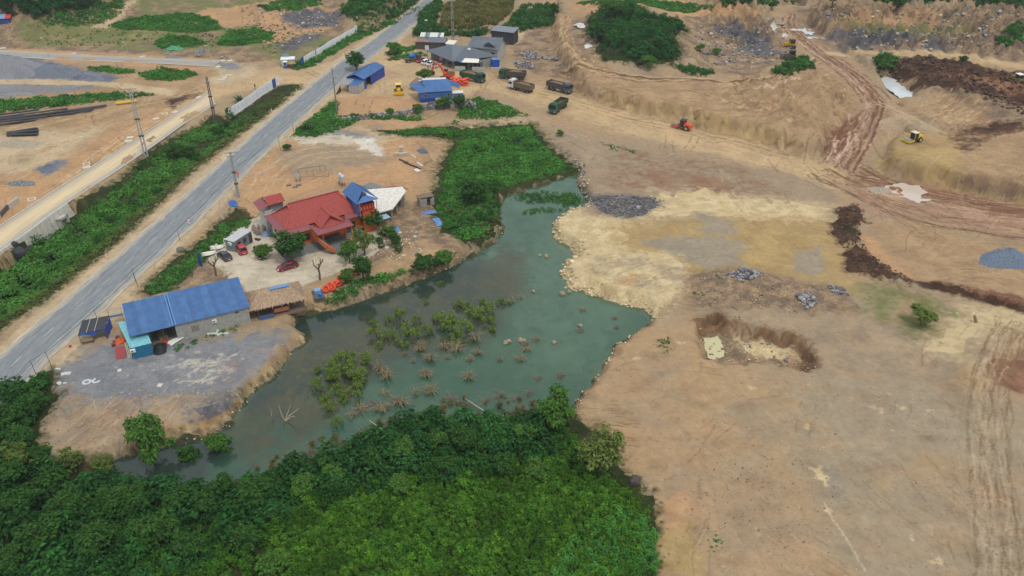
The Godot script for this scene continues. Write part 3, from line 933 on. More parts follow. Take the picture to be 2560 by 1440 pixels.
	tracks([1400, 185, 1560, 192, 1740, 202, 1850, 210, 1960, 190, 2060, 150], 3.0, 5, pale, 0.4, 0.5)
	tracks([1800, 210, 1900, 215, 2000, 195], 1.5, 5, c8(220, 206, 186), 0.4, 0.5)
	tracks([1420, 40, 1400, 80, 1430, 130, 1470, 170, 1560, 195], 2.5, 7, pale, 0.45, 0.5)
	tracks([1420, 40, 1400, 80, 1430, 130, 1470, 170, 1560, 195], 3, 5, brown, 0.4, 0.5)
	fill(PG([2060, 120, 2110, 150, 2160, 190, 2210, 240, 2210, 290, 2180, 360, 2140, 430, 2090, 420, 2130, 360, 2160, 300, 2165, 260, 2120, 205, 2050, 150]), "pink", 1, 2)
	fill(PG([1950, 50, 1965, 28, 1995, 28, 1990, 60, 2060, 115, 2050, 140, 1990, 95]), "pink", 0.8, 1.5)
	tracks([1975, 35, 1975, 70, 2030, 120, 2090, 160, 2150, 205, 2190, 255, 2180, 300, 2150, 370, 2110, 430], 2.8, 16, c8(108, 80, 62), 0.5, 0.5)
	tracks([1975, 35, 1975, 70, 2030, 120, 2090, 160, 2150, 205, 2190, 255, 2180, 300, 2150, 370, 2110, 430], 3, 7, c8(206, 178, 158), 0.4, 0.5)
	for q in [[1962, 40, 1958, 75, 2010, 120, 2070, 165, 2130, 215, 2155, 260], [1998, 60, 2060, 120, 2120, 160, 2180, 205, 2260, 270]]: stroke(bend(q), 1.0, c8(104, 80, 64), 0.6, 0.4, 0.2)
	fill(PG([2060, 380, 2110, 300, 2150, 290, 2110, 380, 2080, 395]), "red", 1, 2)
	streaks(PG([2060, 390, 2120, 295, 2160, 290, 2120, 400]), Vector2(0.55, -1), 26, 14, 0.5, c8(222, 198, 182), 0.45, 0.1)
	streaks(PG([2060, 390, 2120, 295, 2160, 290, 2120, 400]), Vector2(0.55, -1), 30, 14, 0.5, c8(110, 78, 60), 0.45, 0.1)
	tracks([2190, 255, 2260, 290, 2330, 325, 2380, 345], 1.6, 7, pale, 0.4, 0.6)
	fill(PG([2195, 400, 2260, 345, 2340, 340, 2420, 340, 2480, 360, 2440, 400, 2430, 440, 2330, 425, 2240, 410]), "ochre", 1.5, 3)
	fill(PG([2200, 400, 2330, 428, 2420, 448, 2480, 458, 2560, 480, 2700, 510, 2700, 530, 2560, 505, 2420, 470, 2300, 440, 2190, 420]), "ochre", 0.6, 1)
	fill(PG([2400, 455, 2480, 460, 2560, 482, 2700, 515, 2700, 535, 2560, 506, 2440, 480]), "rubble", 0.6, 1)
	fill(PG([2215, 165, 2260, 145, 2320, 138, 2420, 155, 2560, 185, 2700, 215, 2700, 320, 2560, 270, 2450, 235, 2350, 225, 2290, 210, 2235, 185]), "dark", 2, 2)
	fill(PG([2350, 185, 2440, 190, 2560, 215, 2700, 240, 2700, 260, 2560, 235, 2430, 205]), "red", 1.5, 2)
	fill(PG([2320, 230, 2400, 225, 2500, 250, 2580, 290, 2560, 330, 2480, 300, 2380, 255]), "rubble", 1.5, 2)
	fill(PG([2330, 235, 2400, 255, 2480, 300, 2490, 325, 2400, 335, 2320, 290]), "tan", 1, 2)
	var cutface := PG([2330, 235, 2400, 255, 2480, 300, 2480, 325, 2400, 330, 2330, 290])
	streaks(cutface, Vector2(0.75, -0.55), 60, 12, 0.45, c8(138, 112, 84), 0.4, 0.12)
	streaks(cutface, Vector2(0.75, -0.55), 40, 12, 0.45, c8(206, 178, 142), 0.35, 0.12)
	fill(PG([2380, 340, 2500, 310, 2560, 320, 2560, 340, 2440, 380, 2400, 370]), "dark", 1.5, 2)
	fill(PG([2330, 335, 2440, 335, 2400, 365, 2340, 350]), "patch_warm", 2, 3)
	fill(PG([2410, 390, 2500, 340, 2700, 310, 2700, 505, 2560, 472, 2480, 452, 2400, 440]), "tan", 1, 2)
	dapple(PG([2410, 400, 2520, 345, 2640, 330, 2640, 470, 2480, 450]), 160, 0.3, 1.2, c8(140, 118, 92), 0.4)
	# --- the ridge of spoil at the back right
	fill(PG([1990, 20, 2300, 20, 2700, 25, 2700, 150, 2400, 140, 2150, 135, 2080, 120, 2010, 80]), "rubble", 2, 3)
	fill(PG([2120, 40, 2300, 30, 2360, 55, 2280, 70, 2150, 62]), "orange", 2, 4)
	fill(PG([2130, 60, 2300, 66, 2420, 72, 2330, 84, 2150, 80]), "meadow", 1, 2)
	fill(PG([2110, 82, 2200, 84, 2280, 90, 2240, 106, 2150, 104]), "slate", 4, 4)
	fill(PG([2320, 112, 2345, 110, 2365, 128, 2340, 130]), "slate", 1.5, 2)
	fill(PG([2060, 130, 2200, 132, 2330, 130, 2480, 145, 2700, 180, 2700, 192, 2480, 160, 2340, 140, 2200, 140, 2080, 140]), "sand", 0.6, 1)
	for q in [[2010, 75, 3.0], [2040, 95, 2.0], [1940, 75, 2.0], [1960, 90, 2.0]]:
		var p := G(q[0], q[1])
		for k in 6: stamp(Vector2(p.x + rr(-3, 3) * q[2] * 0.5, p.z + rr(-1, 1)), rr(1.5, 3) * q[2] * 0.6, c8(222, 224, 226), 0.7, 0.3)
	dapple(PG([1700, 60, 2560, 60, 2560, 140, 1950, 140, 1760, 170]), 260, 0.6, 3.5, c8(124, 116, 112), 0.35)
	dapple(PG([1700, 60, 2560, 60, 2560, 140, 1950, 140, 1760, 170]), 160, 0.4, 2.0, c8(206, 186, 150), 0.45)
	dapple(PG([1850, 180, 2100, 180, 2130, 260, 1960, 340, 1800, 260]), 70, 0.5, 2.2, c8(214, 190, 146), 0.5, 0.4)
	dapple(PG([1850, 180, 2100, 180, 2130, 260, 1960, 340, 1800, 260]), 90, 0.6, 3.0, c8(130, 104, 74), 0.35)
	streaks(PG([1480, 215, 1900, 225, 1950, 320, 1700, 270]), Vector2(1, 0.25), 40, 9, 0.6, brown, 0.3)
	streaks(PG([1480, 215, 1900, 225, 1950, 320, 1700, 270]), Vector2(1, 0.25), 40, 9, 0.5, c8(208, 176, 130), 0.35)
	# --- spoil heaps with dark soil
	fill(PG([2085, 525, 2140, 515, 2165, 555, 2130, 560]), "dark", 0.8, 1)
	fill(PG([2075, 560, 2130, 545, 2150, 600, 2110, 615, 2085, 590]), "dark", 0.8, 1)
	fill(PG([2110, 630, 2160, 625, 2230, 670, 2300, 710, 2300, 720, 2200, 700, 2120, 680]), "dark", 0.8, 1)
	fill(PG([2150, 590, 2180, 590, 2240, 660, 2290, 700, 2230, 680, 2180, 640]), "orange", 0.8, 1)
	fill(PG([2160, 710, 2300, 720, 2420, 740, 2480, 760, 2460, 800, 2390, 830, 2390, 880, 2280, 830, 2170, 780]), "patch_grey", 1, 3)
	fill(PG([2180, 720, 2300, 740, 2360, 790, 2300, 830, 2200, 790]), "meadow", 2, 3)
	fill(PG([2340, 870, 2400, 810, 2460, 760, 2560, 770, 2700, 780, 2700, 820, 2480, 810, 2400, 880]), "cream", 2, 4)
	fill(PG([2420, 720, 2560, 750, 2700, 790, 2700, 800, 2560, 770, 2420, 738]), "red", 0.8, 1)
	fill(PG([2290, 708, 2360, 716, 2430, 732, 2500, 754, 2570, 774, 2700, 806, 2700, 816, 2560, 784, 2430, 742, 2300, 716]), "dark", 0.5, 0.8)
	fill(PG([2480, 910, 2560, 890, 2700, 900, 2700, 990, 2560, 985, 2500, 960]), "red", 1, 2)
	fill(PG([2120, 1060, 2420, 1040, 2600, 1100, 2600, 1460, 2280, 1460, 2180, 1300]), "patch_grey", 4, 8)
	tracks([2530, 800, 2500, 880, 2470, 960, 2460, 1100, 2480, 1300, 2500, 1500], 3.5, 22, c8(124, 104, 80), 0.45, 0.4)
	tracks([2530, 800, 2500, 880, 2470, 960, 2460, 1100, 2480, 1300, 2500, 1500], 4, 8, c8(190, 172, 146), 0.4, 0.5)
	tracks([2400, 940, 2440, 980, 2450, 1060, 2430, 1200, 2440, 1440], 3.5, 7, c8(150, 130, 106), 0.3, 0.5)
	# --- the wide plain in front
	var plain := PG([1640, 960, 2400, 960, 2540, 1100, 2540, 1430, 1680, 1430, 1620, 1180])
	fill(PG([2050, 980, 2300, 1000, 2400, 1050, 2300, 1080, 2100, 1050]), "patch_grey", 3, 6)
	fill(PG([1470, 980, 1560, 880, 1700, 830, 1760, 920, 1740, 1180, 1600, 1150, 1500, 1060]), "patch_warm", 3, 5)
	streaks(plain, Vector2(0.7, 1), 26, 14, 0.8, c8(152, 134, 112), 0.2, 0.5)
	streaks(plain, Vector2(0.7, 1), 24, 12, 0.7, c8(198, 172, 138), 0.22, 0.5)
	dapple(plain, 90, 1.5, 7, c8(160, 146, 130), 0.18, 1.0)
	dapple(plain, 60, 1.5, 7, c8(192, 160, 124), 0.18, 1.0)
	dapple(plain, 40, 0.3, 1.0, c8(214, 192, 156), 0.4)
	for q in [[2180, 1020], [2200, 1030], [2250, 1020], [2330, 1030], [2270, 1350], [2340, 1400], [2040, 1200], [2070, 1280], [1880, 970], [1590, 900], [1700, 860], [2010, 1070]]:
		var p := G(q[0], q[1])
		for k in 3: stamp(Vector2(p.x + rr(-0.7, 0.7), p.z + rr(-0.5, 0.5)), rr(0.6, 1.5), c8(216, 192, 152), 0.55, 0.4)
	stroke(bend([2060, 1260, 2075, 1290, 2110, 1340, 2150, 1400, 2180, 1450]), 0.45, c8(212, 198, 172), 0.5, 0.3)
	fill(PG([2060, 1170, 2085, 1165, 2110, 1210, 2105, 1250, 2085, 1260, 2060, 1210]), "greymud", 0.6, 0.5)
	fill(PG([2022, 1176, 2050, 1170, 2066, 1196, 2062, 1216, 2040, 1200]), "cream", 0.6, 0.4)
	stroke(bend([1752, 900, 1758, 1000, 1760, 1100, 1750, 1200, 1745, 1300]), 0.7, c8(146, 124, 98), 0.5, 0.3, 0.2)
	streaks(PG([1450, 1000, 1560, 1010, 1600, 1100, 1560, 1150, 1470, 1060]), Vector2(1, 0.1), 24, 5, 0.4, c8(134, 102, 76), 0.4)
	fill(PG([1640, 1350, 1680, 1300, 1730, 1320, 1740, 1440, 1640, 1440]), "ochre", 1, 2)
	fill(PG([1655, 1270, 1700, 1220, 1740, 1260, 1680, 1310]), "orange", 1, 2)
	weather()
	# --- ground under plants and under the water
	fill(PG([-100, 1160, 100, 1150, 200, 1190, 300, 1200, 500, 1200, 700, 1150, 900, 1100, 1020, 1070, 1100, 1050, 1300, 1030, 1430, 1040, 1540, 1120, 1560, 1190, 1640, 1250, 1640, 1330, 1640, 1500, -100, 1500]), "undergrowth", 1, 1.5)
	fill(PG([-80, 1010, 40, 960, 130, 930, 140, 1000, 100, 1060, 90, 1110, 150, 1160, 230, 1180, 100, 1240, -80, 1260]), "undergrowth", 1, 1.5)
	fill(PG([1090, 470, 1110, 400, 1140, 350, 1000, 340, 940, 325, 1140, 320, 1330, 308, 1350, 340, 1400, 390, 1445, 430, 1440, 440, 1300, 470, 1240, 500, 1250, 560, 1230, 600, 1170, 620, 1110, 580, 1080, 520]), "undergrowth", 1, 2)
	fill(PG(GREEN_HILL), "undergrowth", 1, 2)
	fill(PF(POND, WATER), "bed", 0.7, 1.0)
	fill(PF([1420, 535, 1385, 560, 1380, 585, 1400, 605, 1430, 625, 1445, 645, 1412, 655, 1408, 700, 1430, 722, 1480, 738, 1605, 772, 1640, 800, 1655, 800, 1660, 770, 1600, 740, 1450, 700, 1440, 660, 1480, 640, 1420, 590, 1450, 540], -1.4), "cream", 0.7, 1.2)
	fade = 0.0

const GREEN_HILL := [1475, 40, 1520, 20, 1600, 18, 1620, 40, 1680, 50, 1720, 75, 1690, 90, 1700, 140, 1690, 160, 1640, 158, 1600, 165, 1510, 152, 1490, 130, 1500, 110, 1465, 90]

# ---------------------------------------------------------------- roads
func strip(left: PackedVector2Array, right: PackedVector2Array, up: float, vscale := 0.05, ground := false) -> ArrayMesh:
	var st := SurfaceTool.new()
	st.begin(Mesh.PRIMITIVE_TRIANGLES)
	var d := 0.0
	for i in left.size():
		if i > 0: d += left[i].distance_to(left[i - 1])
		for k in 2:
			var p := left[i] if k == 0 else right[i]
			st.set_uv(Vector2(k, d * vscale))
			st.set_normal(Vector3.UP)
			st.add_vertex(Vector3(p.x, up + (hgt(p.x, p.y) if ground else 0.0), p.y))
	for i in left.size() - 1:
		var a := i * 2
		for q in [a, a + 2, a + 3, a, a + 3, a + 1]: st.add_index(q)
	return st.commit()

func road_side(off: float, step := 4, wob := 0.0) -> PackedVector2Array:
	var r := PackedVector2Array()
	for i in range(0, road_pts.size(), step):
		var p := road_at(float(i) / (road_pts.size() - 1), off + wob * fbm(i * 0.13 + off * 9.0, off))
		r.append(Vector2(p.x, p.z))
	return r

func band_texture(w: int, h: int, columns: Callable, grain: float, sd: int) -> Texture2D:   # colour across (columns: 0..1 -> Color) with long streaks and grain along
	var n1 := soft_noise(256, 0.03, 4, sd).get_data()
	var by := PackedByteArray()
	by.resize(w * h * 3)
	var r := RandomNumberGenerator.new()
	r.seed = sd
	for x in w:
		for y in h:
			var c: Color = columns.call(clampf((x + 0.5) / w + (n1[((y / 2) % 256) * 256 + (x * 3) % 256] - 128) / 1500.0, 0, 1))
			var g := 1.0 + grain * ((n1[((y / 3) % 256) * 256 + (x * 4) % 256] - 128) / 128.0) + grain * 0.35 * (r.randf() - 0.5) * 2.0
			var i := (y * w + x) * 3
			by[i] = int(clampf(c.r * g * 255, 0, 255))
			by[i + 1] = int(clampf(c.g * g * 255, 0, 255))
			by[i + 2] = int(clampf(c.b * g * 255, 0, 255))
	return ImageTexture.create_from_image(Image.create_from_data(w, h, false, Image.FORMAT_RGB8, by))

func ramp(stops: Array, x: float) -> Color:
	for i in stops.size() - 1:
		if x <= stops[i + 1][0]: return stops[i][1].lerp(stops[i + 1][1], (x - stops[i][0]) / (stops[i + 1][0] - stops[i][0]))
	return stops[-1][1]

func roads():
	var asphalt := c8(116, 123, 128)
	var worn := c8(130, 135, 138)
	var dusty := c8(178, 166, 144)
	var stops := [[0.0, dusty], [0.10, c8(160, 154, 142)], [0.16, worn], [0.24, asphalt], [0.30, worn], [0.38, asphalt], [0.48, worn], [0.58, asphalt], [0.64, worn], [0.72, asphalt], [0.80, worn], [0.92, c8(158, 154, 144)], [1.0, dusty]]
	var m := StandardMaterial3D.new()
	m.albedo_texture = band_texture(128, 1024, func(x): return ramp(stops, x), 0.11, 3)
	m.roughness = 0.9
	var road := structure("highway", strip(road_side(-4.5, 2, 0.25), road_side(5.6, 2, 0.35), 0.02, 0.012), m)
	var white := paint(c8(194, 195, 190), 0.8, 0, 0.45, 0.6)
	obj("edge_line", strip(road_side(-3.35), road_side(-3.22), 0.027), white, road)
	obj("edge_line", strip(road_side(3.22), road_side(3.35), 0.027), white, road)
	var dash := mb()
	bx(dash, -0.07, 0, -1.5, 0.07, 0.004, 1.5)
	dash.generate_normals()
	var dm := dash.commit()
	var l := road_pts.size() - 1
	for k in range(-8, 40):
		var zc := -117.7 - k * 8.86
		for i in l:
			if road_pts[i].y >= zc and road_pts[i + 1].y < zc:
				var d: Vector2 = road_pts[i + 1] - road_pts[i]
				var o := obj("lane_dash", dm, white, road, Vector3(road_pts[i].x, 0.024, zc))
				o.rotation.y = atan2(d.x, d.y)
	# the dusty side road with its kerbs
	var lk := bend([-80, 625, 0, 570, 110, 498, 222, 425, 330, 358, 420, 300, 502, 247, 530, 228])
	var rk := bend([-80, 690, 0, 632, 60, 590, 170, 512, 290, 432, 395, 360, 460, 315, 510, 280, 540, 262])
	var n := mini(lk.size(), rk.size())
	lk = resample(lk, 90)
	rk = resample(rk, 90)
	var sm := StandardMaterial3D.new()
	var ss := [[0.0, c8(168, 160, 148)], [0.12, c8(178, 166, 146)], [0.3, c8(202, 184, 150)], [0.5, c8(206, 188, 154)], [0.75, c8(196, 178, 146)], [0.88, c8(164, 160, 152)], [1.0, c8(158, 156, 150)]]
	sm.albedo_texture = band_texture(96, 512, func(x): return ramp(ss, x), 0.08, 8)
	sm.roughness = 0.95
	structure("side_road", strip(lk, rk, 0.05, 0.01), sm)
	kerb(lk, 0.15)
	kerb(rk, -0.15)
	# the grey estate road at the far left
	var a := resample(bend([-80, 124, 10, 129, 160, 137, 320, 145, 480, 152, 560, 156]), 70)
	var b := resample(bend([-80, 141, 37, 145, 160, 151, 250, 155, 400, 161, 500, 166, 545, 169]), 70)
	var fm := StandardMaterial3D.new()
	var fs := [[0.0, c8(186, 178, 162)], [0.15, c8(156, 154, 148)], [0.5, c8(148, 147, 144)], [0.85, c8(158, 154, 146)], [1.0, c8(188, 178, 160)]]
	fm.albedo_texture = band_texture(64, 512, func(x): return ramp(fs, x), 0.08, 12)
	fm.roughness = 0.95
	structure("estate_road", strip(a, b, 0.05, 0.01), fm)
	kerb(a, 0.15)
	kerb(b, -0.15)

func resample(p: PackedVector2Array, n: int) -> PackedVector2Array:
	var c := Curve2D.new()
	for q in p: c.add_point(q)
	var r := PackedVector2Array()
	for i in n: r.append(c.sample_baked(c.get_baked_length() * i / (n - 1.0)))
	return r

func kerb(p: PackedVector2Array, off: float):
	var st := mb()
	var q := shifted(p, off)
	for i in q.size() - 1:
		bar(st, Vector3(q[i].x, 0.1, q[i].y), Vector3(q[i + 1].x, 0.1, q[i + 1].y), 0.26, 0.26)
	structure("kerb", st, paint(c8(206, 200, 186), 0.9, 0, 0.25, 0.4))

# ---------------------------------------------------------------- water
func sheet(poly: PackedVector2Array, y: float, uvbox := Rect2()) -> ArrayMesh:
	var st := SurfaceTool.new()
	st.begin(Mesh.PRIMITIVE_TRIANGLES)
	var t := Geometry2D.triangulate_polygon(poly)
	for p in poly:
		if uvbox.has_area(): st.set_uv((p - uvbox.position) / uvbox.size)
		st.set_normal(Vector3.UP)
		st.add_vertex(Vector3(p.x, y, p.y))
	for i in range(0, t.size(), 3):
		if (poly[t[i + 1]] - poly[t[i]]).cross(poly[t[i + 2]] - poly[t[i]]) > 0:
			for k in 3: st.add_index(t[i + k])
		else:
			for k in [0, 2, 1]: st.add_index(t[i + k])
	return st.commit()

func water():
	var land_tiles := tiles
	var edge := PF(POND, WATER)
	var bb := bounds(edge, 6.0)
	var im := Image.create_empty(1024, 1024, false, Image.FORMAT_RGBA8)
	tiles = [{"im": im, "x0": bb.position.x, "z0": bb.position.y, "sx": 1024.0 / bb.size.x, "sz": 1024.0 / bb.size.y, "w": 1024, "h": 1024}]
	soil("teal", c8(54, 90, 72), c8(66, 98, 76), 0.04, 0.012)
	soil("murky", c8(44, 62, 56), c8(56, 70, 60), 0.04, 0.02)
	soil("silt", c8(84, 116, 92), c8(78, 108, 90), 0.03, 0.02, 0.5, 0.4)
	soil("weed", c8(84, 82, 56), c8(66, 72, 52), 0.14, 0.05, 0.35, 0.9)
	for y in range(0, 1024, 512):
		for x in range(0, 1024, 512): im.blit_rect(soils.teal.im, Rect2i(0, 0, 512, 512), Vector2i(x, y))
	var W := func(a): return PF(a, WATER)
	fill(W.call([730, 790, 900, 740, 1100, 690, 1240, 640, 1280, 690, 1180, 760, 1060, 800, 980, 840, 860, 900, 760, 970, 690, 1040, 640, 1010, 700, 920, 760, 860]), "murky", 3, 7)
	fill(W.call([-60, 1300, 100, 1230, 300, 1150, 480, 1110, 560, 1130, 480, 1200, 300, 1260]), "murky", 2, 6)
	fill(W.call([1240, 480, 1480, 430, 1480, 520, 1400, 600, 1420, 660, 1260, 660, 1200, 600]), "silt", 2, 5)
	fill(W.call([1330, 680, 1430, 720, 1500, 760, 1440, 880, 1380, 900, 1360, 800]), "silt", 3, 6)
	for q in [[700, 1000, 780, 880, 900, 860, 960, 900, 840, 1000, 740, 1060], [740, 860, 860, 830, 980, 850, 900, 900, 780, 900], [600, 1060, 700, 1020, 820, 1040, 700, 1110, 620, 1110], [900, 820, 1060, 790, 1240, 780, 1200, 850, 1000, 870], [960, 760, 1080, 740, 1200, 700, 1260, 690, 1200, 760, 1060, 780], [1240, 660, 1290, 640, 1300, 720, 1260, 740]]: fill(W.call(q), "weed", 2, 3)
	dapple(W.call([700, 1000, 780, 880, 900, 860, 960, 900, 840, 1000, 740, 1060]), 180, 0.3, 1.6, c8(104, 98, 64), 0.35)
	dapple(W.call([900, 820, 1060, 790, 1240, 780, 1200, 850, 1000, 870]), 120, 0.3, 1.6, c8(96, 92, 64), 0.35)
	for q in [[1452, 1000, 1482, 962, 1510, 914, 1540, 872, 1590, 840, 1640, 804], [1640, 798, 1600, 772, 1520, 754, 1430, 722, 1410, 690, 1416, 652], [1440, 642, 1390, 600, 1384, 565, 1425, 535], [760, 850, 720, 900, 650, 968, 605, 1010, 590, 1055, 490, 1102]]:
		stroke(W.call(q), 4.0, c8(108, 112, 84), 0.1, 0.8)
		stroke(W.call(q), 1.8, c8(136, 120, 84), 0.16, 0.5)
	dapple(W.call([1000, 900, 1400, 700, 1600, 790, 1440, 980, 900, 1100]), 160, 1.0, 6.0, c8(72, 92, 70), 0.12, 1.0)
	dapple(W.call([1000, 900, 1400, 700, 1600, 790, 1440, 980, 900, 1100]), 120, 0.5, 3.0, c8(52, 66, 58), 0.14, 1.0)
	var m := StandardMaterial3D.new()
	m.albedo_texture = ImageTexture.create_from_image(im)
	m.albedo_color = Color(1, 1, 1, 0.86)
	m.heightmap_enabled = true
	m.heightmap_texture = grain_texture(0.6)
	m.heightmap_scale = 0.6
	m.transparency = BaseMaterial3D.TRANSPARENCY_ALPHA
	m.roughness = 0.09
	m.metallic_specular = 0.5
	var grow := Geometry2D.offset_polygon(edge, 4.0)
	structure("pond", sheet(grow[0], WATER, bb), m)
	tiles = land_tiles
	puddle([1756, 848, 1796, 842, 1806, 866, 1812, 896, 1790, 902, 1768, 898, 1762, 872], -3.1, c8(190, 184, 142), 0.12, 0.25)
	puddle([2190, 196, 2215, 192, 2235, 200, 2275, 232, 2292, 232, 2284, 256, 2262, 258, 2240, 240, 2205, 215], 1.75, c8(200, 206, 208), 0.06)
	puddle([2205, 465, 2250, 458, 2300, 465, 2318, 480, 2300, 495, 2330, 500, 2290, 506, 2250, 490, 2225, 478], 0.12, c8(196, 182, 168), 0.1)
	puddle([1945, 363, 1970, 366, 2015, 378, 2000, 382, 1965, 374], 0.3, c8(206, 198, 186), 0.1)
	puddle([2002, 76, 2012, 68, 2020, 78, 2038, 80, 2028, 88, 2012, 84], 3.4, c8(188, 196, 204), 0.08)

func puddle(px: Array, y: float, c: Color, rough: float, ragged := 0.5):
	var poly := wiggle(PF(px, y), 0.5, ragged, 0.4)
	var m := StandardMaterial3D.new()
	m.albedo_color = c
	m.roughness = rough
	var low := 0.0
	for p in poly: low = maxf(low, hgt(p.x, p.y) - y)
	structure("puddle", sheet(poly, y + clampf(low, 0.0, 0.25)), m)

# ---------------------------------------------------------------- buildings
func frame(called: String, x: float, z: float, ang: float, label: String, category := "building", lift_by := 0.0) -> Node3D:
	return thing(called, on(x, z, lift_by), deg_to_rad(-ang), label, category)

func part(o: Node, called: String, m: Material, b: Array) -> MeshInstance3D:   # boxes [x0,y0,z0,x1,y1,z1]
	var st := mb()
	for q in b: bx(st, q[0], q[1], q[2], q[3], q[4], q[5])
	return obj(called, st, m, o)

# A sloping sheet of ribbed metal: a..d clockwise from above, ribs run from edge ab to edge dc.
func ribbed(st: SurfaceTool, a: Vector3, b: Vector3, c: Vector3, d: Vector3, pitch := 0.45, t := 0.06):
	slab(st, a, b, c, d, t)
	var n := maxi(2, int(a.distance_to(b) / pitch))
	for i in range(1, n):
		var p := a.lerp(b, float(i) / n)
		var q := d.lerp(c, float(i) / n)
		bar(st, p + Vector3(0, 0.015, 0), q + Vector3(0, 0.015, 0), 0.05, 0.04)

# Rows of roof tiles on a plane: a, b the eave (left, right seen from outside), c, d the top (right, left).
func tiled(st: SurfaceTool, a: Vector3, b: Vector3, c: Vector3, d: Vector3, row := 0.4):
	var n := maxi(1, int((a.lerp(b, 0.5)).distance_to(c.lerp(d, 0.5)) / row))
	var up := (b - a).cross(d - a + (c - b)).normalized()
	if up.y < 0: up = -up
	for i in n:
		var t0 := float(i) / n
		var t1 := float(i + 1) / n
		var p := a.lerp(d, t0) + up * 0.1
		var q := b.lerp(c, t0) + up * 0.1
		var r := b.lerp(c, t1) + up * 0.02
		var s := a.lerp(d, t1) + up * 0.02
		quad(st, p, s, r, q)
		quad(st, p - up * 0.1, p, q, q - up * 0.1)
	quad(st, a, b, c, d)

func blue_roof() -> Material: return paint(c8(64, 108, 164), 0.5, 0.0, 0.12, 0.06)

func pane(o: Node, x: float, y: float, z: float, w: float, h: float, face := "z", frame_m: Material = null, called := "window"):
	var d := 0.06
	var f: MeshInstance3D
	var gl := paint(c8(38, 46, 54), 0.1)
	if face == "z":
		f = part(o, called, frame_m if frame_m else paint(c8(70, 72, 76), 0.6), [[x - w / 2 - 0.08, y - 0.08, z - d, x + w / 2 + 0.08, y + h + 0.08, z + d]])
		part(f, "pane", gl, [[x - w / 2, y, z - d, x + w / 2, y + h, z + d + 0.012]])
	else:
		f = part(o, called, frame_m if frame_m else paint(c8(70, 72, 76), 0.6), [[z - d, y - 0.08, x - w / 2 - 0.08, z + d, y + h + 0.08, x + w / 2 + 0.08]])
		part(f, "pane", gl, [[z - d - 0.012, y, x - w / 2, z + d + 0.012, y + h, x + w / 2]])

func aircon(o: Node, x: float, y: float, z: float, turn := 0.0):
	var c := part(o, "air_conditioner", paint(c8(226, 226, 220), 0.5), [[-0.42, 0, -0.16, 0.42, 0.58, 0.16]])
	c.position = Vector3(x, y, z)
	c.rotation.y = turn
	var st := mb()
	lathe(st, [[0.0, 0.0], [0.2, 0.0], [0.22, 0.03], [0.0, 0.03]], 12, Basis(Vector3.RIGHT, PI / 2), Vector3(-0.12, 0.3, 0.15))
	obj("fan_grille", st, paint(c8(120, 122, 122), 0.6), c)

func buildings():
	warehouse()
	eatery()
	thatched_hut()
	container_office()
	tarp_stall()
	sheds_by_the_road()
	grey_group()
	small_shacks()

func sheet_piece(o: Node, x: float, up: float, c: Color):
	var st := mb()
	ribbed(st, Vector3(x, 4.65 + up, -9.6), Vector3(x + 1.06, 4.65 + up, -9.6), Vector3(x + 1.06, 3.38 + up + rr(-0.01, 0.01), 0.15 + rr(-0.06, 0.06)), Vector3(x, 3.38 + up, 0.15), 0.26)
	obj("roof_sheet", st, paint(c, 0.5, 0.0, 0.12, 0.08), o)

